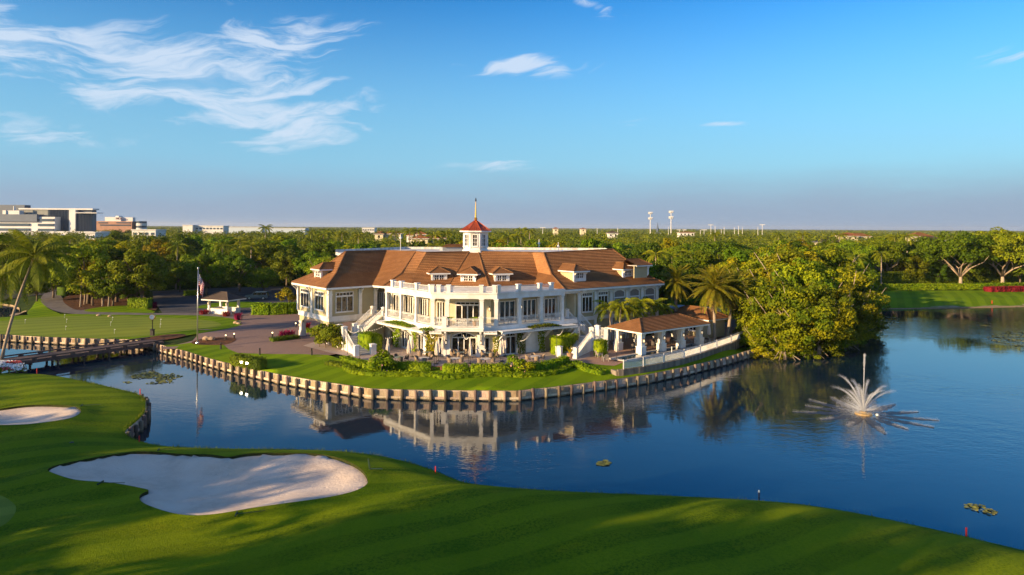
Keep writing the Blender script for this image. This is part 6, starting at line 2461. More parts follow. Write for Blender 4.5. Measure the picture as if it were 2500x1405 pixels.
# flower bed at the bridge end
fb_ = thing('flower_bed', P(30, 905, -.2), 'mound of white and red bedding flowers at the bridge end', 'flower bed')
WHITEP, REDP = mat('white_petal', (0.78, 0.77, 0.74), rough=.6), mat('red_petal', (0.42, 0.03, 0.035), (0.5, 0.06, 0.05), 6.0, .6)
for nm, m, n, sz in (('leaves', LF_DARK, 2600, .13), ('white_flowers', WHITEP, 1500, .10), ('red_flowers', REDP, 900, .10)):
    u, w = NP.uniform(0, 1, n), NP.uniform(0, 1, n)
    A, B, C, D = P(-40, 912, -.25), P(68, 910, -.25), P(45, 889, -.25), P(-40, 886, -.25)
    pts = np.array([A.lerp(B, a).lerp(D.lerp(C, a), b) for a, b in zip(u, w)])
    pts[:, 2] += .12 + .45 * np.sin(math.pi * w) ** .6 + NP.uniform(0, .1, n) + (.05 if m is not LF_DARK else -.05)
    if m is REDP:
        pts = pts[(np.sin(pts[:, 0] * 1.1) + np.sin(pts[:, 1] * 1.7 + 1)) > .35]
    elif m is WHITEP:
        pts = pts[(np.sin(pts[:, 0] * 1.1) + np.sin(pts[:, 1] * 1.7 + 1)) < .6]
    nn = np.array((0, -.4, 1))[None] + NP.normal(0, .4, (len(pts), 3))
    nn /= np.linalg.norm(nn, axis=1, keepdims=True)
    v, f = quads(pts - np.array(fb_.location), nn, sz, .9)
    o = link(nm, np_mesh(nm, v, f), m, fb_)
    o['kind'] = 'stuff'

# lily pads
LILY = leaf_mat('lily_pad', (0.05, 0.07, 0.03), (0.13, 0.16, 0.05), (0.30, 0.28, 0.05), .1, 0)


def lilies(pxs, n, label, seed, size=.16):
    rng = np.random.default_rng(seed)
    poly = smoothpoly([tuple(P(px, py, WATER_Z))[:2] for px, py in pxs], 2)
    a = np.array(poly)
    pts = rng.uniform(a.min(0), a.max(0), (n * 6, 2))
    pts = pts[pip(pts, poly)]
    clump = np.sin(pts[:, 0] * 1.6 + seed) + np.sin(pts[:, 1] * 1.3 + seed * 2) + np.sin((pts[:, 0] + pts[:, 1]) * .8)
    pts = pts[clump > -.3][:n]
    k = len(pts)
    ang = np.linspace(0.25, 2 * math.pi - .25, 8)
    s = rng.uniform(.6, 1.3, k) * size
    ph = rng.uniform(0, 6.28, k)
    V = np.zeros((k, 8, 3))
    V[:, :, 0] = pts[:, 0, None] + np.cos(ang[None] + ph[:, None]) * s[:, None]
    V[:, :, 1] = pts[:, 1, None] + np.sin(ang[None] + ph[:, None]) * s[:, None]
    V[:, :, 2] = WATER_Z + .02 + rng.uniform(0, .05, k)[:, None] + .05 * rng.uniform(-1, 1, (k, 1)) * np.cos(ang[None])
    b0 = np.array([pts[:, 0].mean(), pts[:, 1].mean(), WATER_Z])
    o = link('lily_pads', np_mesh('lily_pads', (V - b0).reshape(-1, 3), np.arange(k * 8).reshape(k, 8)), LILY)
    o.location = b0
    tag(o, label, 'lily pads', None, 'stuff')


lilies([(278, 930), (320, 916), (370, 908), (420, 912), (470, 926), (440, 934), (370, 938), (320, 938)], 420, 'patch of yellow-flecked lily pads off the clubhouse lawn', 1)
lilies([(120, 912), (150, 909), (162, 918), (140, 922)], 60, 'few lily pads in the shade under the bridge', 2)
lilies([(1455, 1131), (1472, 1124), (1498, 1133), (1470, 1140)], 16, 'small clump of lily pads with a yellow bloom on open water', 3, .22)
lilies([(2018, 1186), (2045, 1183), (2048, 1196), (2025, 1196)], 22, 'tiny dark clump of lily pads near the fairway bank', 4, .12)
lilies([(2340, 1236), (2390, 1230), (2440, 1250), (2430, 1262), (2370, 1250)], 55, 'sparse dark lily pads near the fairway bank', 5, .13)
lilies([(2400, 826), (2440, 812), (2500, 808), (2620, 812), (2620, 868), (2490, 862), (2470, 842), (2420, 834)], 700, 'broad sunlit raft of lily pads on the right of the lake', 6, .2)
lilies([(2380, 792), (2420, 788), (2425, 798), (2390, 798)], 50, 'thin line of lily pads off the far shore', 7, .2)
lilies([(2105, 775), (2160, 770), (2210, 782), (2170, 792), (2110, 788)], 260, 'shaded lily pads between the thicket and the far shore', 8, .2)

# ---- far woods that read as one mass
def far_woods():
    rng = np.random.default_rng(77)
    pts = list(REST)
    y = 330.0
    while y < 5200:
        sp = 13 + (y - 330) * .012
        half = y * .80
        k = int(2 * half / sp)
        xs = np.linspace(-half, half, k) + rng.uniform(-.4, .4, k) * sp
        pts += [(x, y + rng.uniform(-.4, .4) * sp) for x in xs]
        y += sp * (1.0 if y < 900 else 1.7 + y / 3000)
    pts = np.array([p for p in pts if not any(pip(np.array([p]), b)[0] for b in BLOCK[4:])])
    V, F, b = [], [], 0
    for (x, y) in pts:
        q = max(1.0, y / 330.0)
        k = int(min(260, 420 / q ** .8)) if y < 900 else int(max(26, 110 / (y / 900)))
        leaf = .42 * q ** .62
        R_, H = rng.uniform(4.5, 7.0) * (1 + .10 * (q - 1)), rng.uniform(8.0, 12.0)
        d = sphere_dirs(k, rng, .5)
        lump = 1 + .28 * np.sin(d[:, 0] * 5 + x) * np.cos(d[:, 1] * 4 + y) + rng.normal(0, .08, k)
        c = np.array([x, y, H * .55]) + d * np.array([R_, R_, H * .45]) * lump[:, None]
        n = d + rng.normal(0, .4, (k, 3))
        n /= np.linalg.norm(n, axis=1, keepdims=True)
        v, f = quads(c, n, leaf, .75, rng)
        V.append(v)
        F.append(f + b)
        b += len(v)
    me = np_mesh('far_woods', np.concatenate(V), np.concatenate(F))
    o = link('far_woods', me, LF_FAR)
    tag(o, 'distant green woods reaching to the horizon', 'woods', None, 'stuff')


def far_leaf():
    m = leaf_mat('far_leaf', (0.0552, 0.0880, 0.0063), (0.1254, 0.1684, 0.0090), (0.2258, 0.2391, 0.0108), 0, .2)
    for nd in m.node_tree.nodes:
        if nd.type == 'TEX_NOISE':
            nd.inputs['Scale'].default_value = .06 if nd.inputs['Scale'].default_value < 1 else .3
    return m


LF_FAR = far_leaf()
far_woods()

# ---- rough grass and reeds along the near bank
def bank_tufts():
    rng = np.random.default_rng(9)
    pts = np.array(densify([p[:2] for p in FEDGE], .12, closed=False))
    pts = pts[(pts[:, 0] > -50) & (pts[:, 0] < 62)]
    pts = np.repeat(pts, 5, 0)
    n = len(pts)
    pts = pts + np.column_stack([rng.normal(0, .12, n), -np.abs(rng.normal(0, .28, n)) + .05])
    keep = (np.sin(pts[:, 0] * .9) + np.sin(pts[:, 0] * 2.3 + 1) + rng.normal(0, .8, n)) > -.8
    pts = pts[keep]
    n = len(pts)
    z = fore_z(pts)
    h = rng.uniform(.06, .22, n) * (1 + .6 * np.sin(pts[:, 0] * 1.3) ** 2)
    a = rng.uniform(0, 6.28, n)
    w = rng.uniform(.012, .03, n)
    b = np.column_stack([pts, z - .03])
    d = np.column_stack([np.cos(a), np.sin(a), np.zeros(n)])
    lean = np.column_stack([rng.normal(0, .35, n), rng.normal(.1, .35, n), np.ones(n)]) * h[:, None]
    V = np.stack([b - d * w[:, None], b + d * w[:, None], b + lean], 1).reshape(-1, 3)
    o = link('bank_grass', np_mesh('bank_grass', V, np.arange(n * 3).reshape(n, 3)), leaf_mat('bank_grass', (0.04, 0.07, 0.004), (0.09, 0.15, 0.006), (0.17, 0.19, 0.012), 0, .2))
    tag(o, 'uneven fringe of longer grass along the near lake bank', 'grass', None, 'stuff')


bank_tufts()
# ---------------------------------------------------------------- trees left of and behind the camera, whose shade crosses the fairway
for x, y, k, s, lab in [(-45, 9, 0, 1.0, 'big oak out on the fairway whose shade reaches the lake bank'), (-31, 4.5, 1, .95, 'big oak standing nearest the open fairway'), (-65, 21, 0, .84, 'oak west of the long bunker'), (-66, 5, 1, .75, 'oak set back west of the long bunker'),
                        (-80, 27, 1, .85, 'big oak west of the greenside bunker'), (-99, 40, 0, .8, 'big oak on the west bank above the mound'), (-20, -16, 1, 1.0, 'big oak behind the fairway green')]:
    BIGOAK[k].at(x, y, 0, lab, None, s)
for x, y, h in [(-108, 52, 14), (-112, 58, 13), (-104, 56, 12), (-118, 62, 14), (-100, 50, 11)]:
    palm('royal_palm', (x, y, 0), (x, y, h), .22, .15, ROYAL[0], LF_PALM, 'royal palm in the group west of the bridge mound', 'palms west of the bridge mound', scale=1.4)

# ---------------------------------------------------------------- terrace furniture
WICK = mat('wicker', (0.30, 0.22, 0.15), (0.22, 0.16, 0.11), 14.0, 0.75, 0.4, 30.0, coord='object')
WICKD = mat('dark_wicker', (0.10, 0.085, 0.075), (0.07, 0.06, 0.052), 14.0, 0.7, 0.4, 30.0, coord='object')
TTOP = mat('table_glass', (0.20, 0.25, 0.24), rough=.12, spec=.6)
TSTONE = mat('table_stone', (0.60, 0.56, 0.50), (0.52, 0.48, 0.43), 6.0, .5)
CANV = mat('umbrella_canvas', (0.72, 0.62, 0.52), (0.66, 0.56, 0.47), 5.0, .85, .2, 8.0, coord='object')
TEAK = mat('teak', (0.24, 0.10, 0.055), (0.18, 0.075, 0.04), 4.0, .6, coord='object', stretch=(6, 1, 6))


def chair_meshes():
    seat = MB().lathe([(.24, .40), (.27, .42), (.27, .47), (.20, .49)], 12).mesh('seat', False)
    back = MB()
    n = 12
    for i in range(n + 1):
        a = R(-20 + 220 * i / n)
        h = .66 + .24 * math.sin(math.pi * i / n)
        for r, z in ((.27, .36), (.31, h), (.28, h + .01), (.245, .42)):
            back.v.append((r * math.cos(a), r * math.sin(a), z))
    for i in range(n):
        for j in range(4):
            a, b = i * 4 + j, i * 4 + (j + 1) % 4
            back.f.append((a, a + 4, b + 4, b))
    back.f += [(0, 1, 2, 3), tuple(n * 4 + j for j in (3, 2, 1, 0))]
    leg = MB().tube([(0, 0, 0), (0, 0, .42)], [.018, .028], 6).mesh('leg')
    return seat, back.mesh('backrest'), leg


CHM = chair_meshes()


def chair(x, y, z, rz, m, label, group, s=1.0):
    t = thing('patio_chair', (x, y, z), label, 'chair', group, rz)
    t.scale = (s, s, s)
    for nm, me in (('seat', CHM[0]), ('backrest', CHM[1])):
        o = link(nm, me, None, t)
        if not me.materials:
            me.materials.append(m)
        o.material_slots[0].link = 'OBJECT'
        o.material_slots[0].material = m
    for sx, sy in ((.19, .19), (-.19, .19), (.19, -.17), (-.19, -.17)):
        o = link('leg', CHM[2], None, t)
        o.location = (sx, sy, 0)
        if not CHM[2].materials:
            CHM[2].materials.append(m)
        o.material_slots[0].link = 'OBJECT'
        o.material_slots[0].material = m
    return t


TBL = (MB().lathe([(.62, .70), (.64, .72), (.64, .745), (.60, .75)], 20).mesh('top', False), MB().lathe([(.30, 0), (.28, .04), (.06, .09), (.055, .62), (.2, .695)], 10).mesh('pedestal'))


def table(x, y, z, label, group, m=None, s=1.0):
    t = thing('patio_table', (x, y, z), label, 'table', group)
    t.scale = (s, s, 1)
    for nm, me, mm in (('table_top', TBL[0], m or TTOP), ('pedestal', TBL[1], WICKD)):
        if not me.materials:
            me.materials.append(mm)
        o = link(nm, me, None, t)
        o.material_slots[0].link = 'OBJECT'
        o.material_slots[0].material = mm
    return t


TZ0 = .05
SETS = [(1035, 888, TSTONE, 'round pale-topped table', 3), (1040, 873, TTOP, 'round glass-topped table', 4), (1111, 889, TSTONE, 'small pale-topped table', 4), (1122, 874, TTOP, 'wide glass-topped table', 5), (1185, 890, TSTONE, 'small pale-topped table', 3), (1194, 875, TTOP, 'wide glass-topped table', 5), (1306, 884, TSTONE, 'round stone table', 4), (973, 886, TTOP, 'dark round table', 4)]
WHERE = ['in front of the left terrace doors', 'close to the left terrace doors', 'before the balcony doors', 'right under the balcony', 'beside the timber bench', 'by the right pilaster of the balcony', 'in front of the white screen panel', 'behind the pink-flowering bush']
for i, (px, py, m, kind, nch) in enumerate(SETS):
    q = P(px, py, TZ0)
    table(q.x, q.y, TZ0, f'{kind} {WHERE[i]}', None, m, 1.1)
    for j in range(nch):
        a = 2 * math.pi * (j + .35 + .13 * i) / nch
        r = 1.0
        chair(q.x + r * math.cos(a), q.y + r * math.sin(a), TZ0, a - math.pi / 2, WICKD if i == 7 else WICK, f'rounded wicker chair at the {kind} {WHERE[i]}', f'chairs at the {kind} {WHERE[i]}', 1.08)
for i in range(4):
    q = P(1286 + 9 * i, 858 - 1.0 * i, TZ0)
    chair(q.x, q.y, TZ0, fr_.t.to_track_quat('X', 'Z').to_euler().z + math.pi + .1 * i, WICKD, 'dark wicker chair lined up against the white screen panel', 'chairs against the screen panel', 1.05)
# upper porch: chairs and small tables behind the rails
for fr, pxs in ((fl, (965, 985, 1002, 1025, 1040)), (fr_, (1232, 1252, 1284, 1305, 1340)), (ff, (1110, 1155))):
    for i, px in enumerate(pxs):
        t = tpx(fr, px, -1.6)
        q = fr.p(t, -1.6, FLOOR2 + .001)
        if i % 2 == 0:
            table(q.x, q.y, q.z, 'small round table on the upper porch', 'tables on the upper porch', TSTONE, .6)
        chair(q.x + .9 * fr.t.x, q.y + .9 * fr.t.y, q.z, random.uniform(0, 6), WICKD, 'dark wicker chair behind the upper porch railing', 'chairs on the upper porch', 1.05)


def umbrella(px, py, label, h=2.75, rz=None, z=TZ0, group=None):
    q = P(px, py, z)
    t = thing('closed_umbrella', (q.x, q.y, z), label, 'umbrella', group, random.uniform(0, 6))
    MB().tube([(0, 0, .05), (0, 0, h)], .025, 6).build('pole', BRONZE, t)
    MB().lathe([(.28, 0), (.28, .07), (.05, .1), (.04, .3)], 12).build('base', BRONZE, t)
    mb = MB()
    n = 16
    prof = [(.02, h + .06), (.09, h - .05), (.15, h - .45), (.12, h - .55), (.17, h - .75), (.23, h - 1.35), (.20, h - 1.72), (.05, h - 1.85)]
    for k, (r, zz) in enumerate(prof):
        for j in range(n):
            a = 2 * math.pi * j / n
            rr = r * (1 + (.28 if j % 2 else -.22) * min(1, k / 3))
            mb.v.append((rr * math.cos(a + .06 * k), rr * math.sin(a + .06 * k), zz + random.uniform(-.02, .02)))
    for k in range(len(prof) - 1):
        for j in range(n):
            a, b = k * n + j, k * n + (j + 1) % n
            mb.f.append((a, a + n, b + n, b))
    mb.build('canopy', CANV, t, smooth=False)
    mb = MB().lathe([(.15, h - .58), (.16, h - .53), (.15, h - .48)], 10)
    mb.build('tie', CANV, t)


for px, py, lab in [(947, 881, 'furled cream umbrella behind the pink-flowering bush'), (998, 885, 'furled cream umbrella over the dark round table'), (1006, 872, 'furled cream umbrella against the left terrace doors'), (1066, 889, 'furled cream umbrella beside the left light pole'), (1071, 882, 'furled cream umbrella just behind the one at the light pole'), (1081, 872, 'furled cream umbrella at the narrow door left of the balcony'),
                    (1148, 889, 'furled cream umbrella before the middle light pole'), (1155, 868, 'furled cream umbrella close under the balcony'), (1222, 887, 'furled cream umbrella in the pair right of the balcony'), (1227, 884, 'furled cream umbrella touching its twin right of the balcony'), (1233, 871, 'furled cream umbrella before the right glazed doors'),
                    (1505, 879, 'furled cream umbrella alone on the pool deck'), (1731, 835, 'furled cream umbrella between pavilion and date palm')]:
    umbrella(px, py, lab, 2.9)

# light poles with strings of bulbs
BULB = emit_mat('bulb_glass', (1.0, .85, .6), .5)
poles = [(848, 866, 3.6), (878, 877, 4.0), (937, 884, 3.2), (1060, 904, 4.4), (1144, 905, 4.3), (1268, 896, 3.4), (1359, 886, 3.8), (1411, 890, 4.4)]
pv_ = []
for i, (px, py, h) in enumerate(poles):
    q = P(px, py, 0)
    z = ground_z(q.x, q.y)
    t = thing('light_pole', (q.x, q.y, z), 'slim dark pole carrying festoon lights along the terrace edge', 'light pole', 'festoon light poles round the terrace')
    MB().lathe([(.10, .02), (.10, .1), (.035, .14), (.03, h), (.05, h + .03)], 8).build('post', BRONZE, t)
    MB().bar((0, 0, h - .1), (.12, .1, h - .1), .03, .03).build('hook', BRONZE, t)
    pv_.append(Vector((q.x, q.y, z + h - .1)))
anch = [fl.p(1.0, .3, 3.3), fl.p(fl.L * .5, .3, 3.3), fl.p(fl.L, .3, 3.3), ff.p(ff.L * .5, 1.8, 3.4), ff.p(ff.L, .4, 3.3), fr_.p(fr_.L * .5, .3, 3.3), fr_.p(fr_.L, .3, 3.3)]
for i, (a, b) in enumerate([(pv_[1], anch[0]), (pv_[2], anch[1]), (pv_[3], anch[2]), (pv_[4], anch[3]), (pv_[5], anch[5]), (pv_[6], anch[6]), (pv_[0], pv_[1])]):
    t = thing('festoon_lights', a, f'sagging string of small bulbs between a terrace pole and the {["left trellis end", "dark archway", "balcony side trellis", "balcony front", "right trellis middle", "right trellis end", "next stair pole"][i]}', 'string lights')
    pts = [a.lerp(b, k / 12) - Vector((0, 0, .45 * math.sin(math.pi * k / 12))) for k in range(13)]
    MB().tube(pts, .008, 4).build('wire', BRONZE, t, True)
    mb = MB()
    for k in range(1, 12):
        mb.lathe([(.01, -.10), (.035, -.07), (.03, -.03), (.012, 0)], 6, pts[k])
    mb.build('bulbs', BULB, t, True)['kind'] = 'stuff'

for px, py, lab in [(1065, 903, 'brown timber bench set in the hedge gap by the left light pole'), (1146, 902, 'brown timber bench set in the hedge gap by the middle light pole'), (888, 893, 'brown timber planter box at the foot of the white stair')]:
    q = P(px, py, 0)
    t = thing('timber_bench', (q.x, q.y, ground_z(q.x, q.y)), lab, 'bench')
    for j in range(4):
        MB().box(-.8, .8, -.22 + .12 * j, -.12 + .12 * j, .42, .47).build('slat', TEAK, t)
    MB().box(-.72, -.5, -.2, .22, .03, .419).build('end_block', TEAK, t)
    MB().box(.5, .72, -.2, .22, .03, .419).build('end_block', TEAK, t)
TERRA = mat('terracotta', (0.42, 0.25, 0.15), (0.36, 0.21, 0.12), 3.0, .8)
q = P(1391, 876, 0)
t = thing('plant_pot', (q.x, q.y, .05), 'terracotta pot with yellow-green plant at the foot of the right stair', 'plant pot')
MB().lathe([(.26, 0), (.38, .55), (.42, .6), (.42, .68), (.34, .68)], 14).build('pot', TERRA, t)
for i in range(14):
    a = i * 2.4
    MB().add([(0, 0, .6), (.25 * math.cos(a) - .05, .25 * math.sin(a), 1.1), (.55 * math.cos(a), .55 * math.sin(a), 1.25 + .2 * (i % 3)), (.25 * math.cos(a) + .05, .25 * math.sin(a), 1.05)], [(0, 1, 2, 3)]).build('leaf', LF_YEL, t)
for px, py in ((1100, 773), (1160, 773)):
    t_ = tpx(ff, px, .8)
    q = ff.p(t_, .9, FLOOR2 + .06)
    t = thing('balcony_planter', q, 'bowl of arching green leaves on the balcony', 'planter', 'planters on the balcony')
    MB().lathe([(.2, 0), (.32, .7), (.34, .75)], 12).build('pot', TERRA, t)
    mb = MB()
    for i in range(22):
        a = i * 2.4
        mb.add([(0, 0, .7), (.4 * math.cos(a) - .06 * math.sin(a), .4 * math.sin(a) + .06 * math.cos(a), 1.25), (.8 * math.cos(a), .8 * math.sin(a), 1.2), (.4 * math.cos(a) + .06 * math.sin(a), .4 * math.sin(a) - .06 * math.cos(a), 1.25)], [(0, 1, 2, 3)])
    mb.build('foliage', LF_HEDGE, t)['kind'] = 'stuff'

# pool side: dining sets under the pavilion, deck chairs
for i, (t_, n) in enumerate([(2.0, -2.1), (6.3, -2.1), (10.5, -2.1)]):
    q = pf.p(t_, n, .056)
    table(q.x, q.y, q.z, f'round table under the pavilion roof, {["first", "middle", "last"][i]} bay from the stair', None, TTOP, 1.0)
    for j in range(4):
        a = 2 * math.pi * (j + .3) / 4
        chair(q.x + 1.0 * math.cos(a), q.y + 1.0 * math.sin(a), q.z, a - math.pi / 2, WICKD, 'dark wicker chair under the poolside pavilion', 'chairs under the pavilion', 1.1)
ADM = mat('weathered_grey_wood', (0.36, 0.32, 0.27), (0.29, 0.26, 0.22), 4.0, .8, coord='object')


def adirondack(px, py, rz, lab, group, z=.056):
    q = P(px, py, z)
    t = thing('deck_chair', (q.x, q.y, z), lab, 'deck chair', group, rz)
    for j in range(5):
        a = -.24 + .12 * j
        MB().add([(a - .05, .2, .3), (a + .05, .2, .3), (a + .05, .55, 1.0 - .05 * abs(j - 2)), (a - .05, .55, 1.0 - .05 * abs(j - 2)), (a - .05, .23, .29), (a + .05, .23, .29), (a + .05, .58, .99 - .05 * abs(j - 2)), (a - .05, .58, .99 - .05 * abs(j - 2))], [(0, 1, 2, 3), (7, 6, 5, 4), (0, 4, 5, 1), (2, 6, 7, 3), (1, 5, 6, 2), (3, 7, 4, 0)]).build('back_slat', ADM, t)
    MB().bar((0, -.38, .40), (0, .24, .30), .56, .04).build('seat', ADM, t)
    for s in (-1, 1):
        MB().box(s * .36 - .06, s * .36 + .06, -.42, .36, .58, .615).build('arm', ADM, t)
        MB().box(s * .33 - .04, s * .33 + .04, -.40, -.30, 0, .579).build('leg', ADM, t)
        MB().bar((s * .33, .34, .0), (s * .33, .30, .579), .05, .09).build('leg', ADM, t)


for i, (px, py) in enumerate([(1683, 819), (1696, 817), (1684, 840), (1706, 842), (1727, 841), (1738, 838)]):
    adirondack(px, py, .6 + .1 * i, 'weathered wooden deck chair on the pool deck beyond the pavilion', 'deck chairs beyond the pavilion')
for i, (px, py) in enumerate([(1462, 873), (1478, 882)]):
    adirondack(px, py, 2.0 + 1.3 * i, 'wooden deck chair at the near end of the pool', 'deck chairs at the near end of the pool')
q = P(1640, 862, .06)
t = thing('depth_post', (q.x, q.y, .06), 'short white post standing between pool and fence', 'post')
MB().lathe([(.1, 0), (.1, .04), (.06, .08), (.06, .85), (.02, .9)], 10).build('post', WHITE, t)

# ---------------------------------------------------------------- drive: bollards, floodlights, van
for px, py, lit in [(539, 848, 0), (634, 863, 0), (761, 867, 0), (551, 829, 1), (571.5, 826, 1), (665, 824, 1), (722, 800, 1)]:
    q = P(px, py, 0)
    t = thing('bollard_light', (q.x, q.y, ground_z(q.x, q.y) + .02), 'lit dark bollard lamp beside the brick driveway' if lit else 'unlit dark bollard lamp on the lawn edge of the driveway', 'bollard', 'lit bollards' if lit else 'unlit bollards')
    MB().lathe([(.13, 0), (.12, .62)], 10).build('shaft', BRONZE, t)
    MB().lathe([(.09, .621), (.09, .82)], 10).build('lens', emit_mat('bollard_glow', (1, .72, .38), 2.5) if lit else GLASS, t)
    MB().lathe([(.13, .821), (.13, .88), (.03, .98)], 10).build('cap', BRONZE, t)
for px, py, lab in [(590, 898, 'taller lit floodlight in front of the dark lawn hedge'), (603, 900.5, 'lower lit floodlight with a glare beside the dark lawn hedge')]:
    q = P(px, py, -.3)
    t = thing('floodlight', (q.x, q.y, ground_z(q.x, q.y)), lab, 'floodlight')
    MB().tube([(0, 0, 0), (0, 0, .75)], .025, 6).build('stake', BRONZE, t)
    MB().box(-.14, .14, -.08, .08, .75, .95).build('housing', BRONZE, t)
    MB().box(-.13, .13, -.12, -.081, .76, .94).build('lamp', emit_mat('flood_glow', (1, .86, .6), 22.0), t)

vq = P(628, 732, 0)
van = thing('parked_suv', (vq.x, vq.y, .02), 'dark blue-grey sport utility vehicle with its tailgate raised in the car park', 'car', None, .12)
CARP = mat('car_paint', (0.13, 0.16, 0.20), rough=.22, metal=.4, spec=.6)
TYRE = mat('tyre_rubber', (0.015, 0.015, 0.015), rough=.8)


def extrude(mb, prof, y0, y1):
    n = len(prof)
    vs = [(x, y0, z) for x, z in prof] + [(x, y1, z) for x, z in prof]
    mb.add(vs, [tuple(range(n)), tuple(reversed(range(n, 2 * n)))] + [(i, n + i, n + (i + 1) % n, (i + 1) % n) for i in range(n)])
    return mb


body = [(-2.6, .45), (-2.65, .95), (-2.5, 1.05), (-1.45, 1.15), (2.5, 1.12), (2.6, .9), (2.6, .45), (1.95, .40), (1.8, .72), (1.35, .72), (1.2, .40), (-1.2, .40), (-1.35, .72), (-1.8, .72), (-1.95, .40)]
extrude(MB(), body[::-1], -.98, .98).build('body', CARP, van)
cab = [(-1.35, 1.14), (-.65, 1.80), (2.2, 1.82), (2.5, 1.13)]
extrude(MB(), cab[::-1], -.90, .90).build('cabin', CARP, van)
for s in (-1, 1):
    for a, b in ((-.95, .05), (.15, 1.1), (1.2, 2.2)):
        MB().add([(a + (.45 if a < -.5 else 0), s * .915, 1.70), (b, s * .915, 1.70), (b, s * .93, 1.2), (a, s * .93, 1.2)], [(0, 1, 2, 3)]).build('side_window', GLASS, van)
    for x in (-1.58, 1.58):
        w = MB()
        for i in range(16):
            a = 2 * math.pi * i / 16
            w.v += [(x + .39 * math.cos(a), s * .74, .39 + .39 * math.sin(a)), (x + .39 * math.cos(a), s * .99, .39 + .39 * math.sin(a))]
        w.f = [(2 * i, 2 * i + 1, (2 * i + 3) % 32, (2 * i + 2) % 32) for i in range(16)] + [tuple(2 * i for i in range(16)), tuple(2 * i + 1 for i in reversed(range(16)))]
        wo = w.build('wheel', TYRE, van)
        r_ = MB()
        r_.v = [(x + .24 * math.cos(2 * math.pi * i / 12), s * 1.0, .39 + .24 * math.sin(2 * math.pi * i / 12)) for i in range(12)]
        r_.f = [tuple(range(12))]
        r_.build('rim', METAL, wo)
    MB().box(-2.66, -2.5, s * .75 - .16, s * .75 + .16, .78, .94).build('headlight', FACE, van)
    MB().box(-.9, -.7, s * 1.0 - .12, s * 1.0 + .12, 1.15, 1.3).build('wing_mirror', CARP, van)
MB().add([(-1.3, -.8, 1.18), (-1.3, .8, 1.18), (-.68, .75, 1.77), (-.68, -.75, 1.77)], [(0, 1, 2, 3)]).build('windscreen', GLASS, van)
MB().bar((2.2, 0, 1.85), (3.15, 0, 2.1), 1.7, .08).build('tailgate', CARP, van)
for s in (-1, 1):
    MB().bar((-.4, s * .7, 1.86), (2.1, s * .7, 1.87), .05, .05).build('roof_rail', METAL, van)

# ---------------------------------------------------------------- golf things
for px, py in [(61, 790), (157, 777), (162, 789), (160, 804), (274, 784), (270, 796), (279, 811), (392, 789), (391, 801)]:
    q = P(px, py, .05)
    t = thing('practice_pin', (q.x, q.y, ground_z(q.x, q.y) + .05), 'tiny white practice pin in the putting green', 'golf pin', 'pins in the putting green')
    MB().tube([(0, 0, -.05), (0, 0, .75)], .018, 5).build('rod', WHITE, t)
    MB().add([(0, 0, .74), (.22, .02, .68), (0, 0, .58)], [(0, 1, 2)]).build('flag', WHITE, t)
REDS = mat('red_paint', (0.55, 0.03, 0.02), rough=.5)
for px, py, lab in [(1063, 1146, 'red hazard stake on the lake bank beyond the long bunker'), (342, 965, 'red hazard stake at the top of the curved seawall'), (340, 1072, 'red hazard stake at the foot of the curved seawall'), (90, 914, 'red hazard stake by the flower bed'), (2359, 1306, 'red hazard stake on the bank of the shaded fairway')]:
    q = P(px, py, -.4)
    t = thing('hazard_stake', (q.x, q.y, fz(q.x, q.y) - .02), lab, 'stake')
    MB().box(-.035, .035, -.035, .035, -.1, .55).build('stake', REDS, t)
q = P(2256 if False else 2422, 738, -.6)
t = thing('hazard_stake', (q.x, q.y, ground_z(q.x, q.y)), 'red hazard stake on the far shore lawn', 'stake')
MB().box(-.06, .06, -.06, .06, -.1, .9).build('stake', REDS, t)
RAKE = mat('rake_green', (0.02, 0.05, 0.02), rough=.6)
for px, py, a, lab in [(200, 996, .2, 'bunker rake lying above the greenside bunker'), (388, 1094, .3, 'bunker rake lying above the far lip of the long bunker'), (246, 1192, -.1, 'bunker rake lying on the near lip of the long bunker'), (578, 1256, .2, 'bunker rake lying below the long bunker')]:
    q = P(px, py, .4)
    z = fz(q.x, q.y) + .06
    t = thing('bunker_rake', (q.x, q.y, z), lab, 'rake', None, a)
    MB().tube([(0, 0, 0), (1.6, .1, .03)], .018, 5).build('handle', RAKE, t)
    MB().box(-.06, 0, -.3, .3, -.05, .05).build('head', RAKE, t)
q = P(903, 1152, .3)
t = thing('yardage_marker', (q.x, q.y, fz(q.x, q.y)), 'small green upright marker beside the long bunker', 'marker')
MB().bar((0, 0, -.05), (-.12, 0, .75), .10, .10).build('post', RAKE, t)
MB().box(-.03, .9, -.05, .05, .02, .07).build('foot', RAKE, t)
q = P(175, 1078, .4)
t = thing('sprinkler_cover', (q.x, q.y, fz(q.x, q.y) + .01), 'dark sprinkler cover in the grass between the bunkers', 'sprinkler')
MB().lathe([(.16, -.05), (.16, .02), (.10, .04)], 12).build('cover', BRONZE, t)
MB().lathe([(.05, .04), (.04, .07)], 8).build('nozzle', BRONZE, t)
q = P(1853, 1214, WATER_Z)
t = thing('water_post', (q.x, q.y, WATER_Z), 'short pale-topped post standing in the water off the bank', 'post')
MB().tube([(0, 0, -.5), (0, 0, .34)], .05, 6).build('post', BRONZE, t)
MB().lathe([(.06, .34), (.06, .46), (.01, .5)], 8).build('cap', WHITE, t)
ROCK = mat('tan_rock', (0.42, 0.30, 0.19), (0.33, 0.23, 0.15), 2.0, .9, .6, 5.0, coord='object')
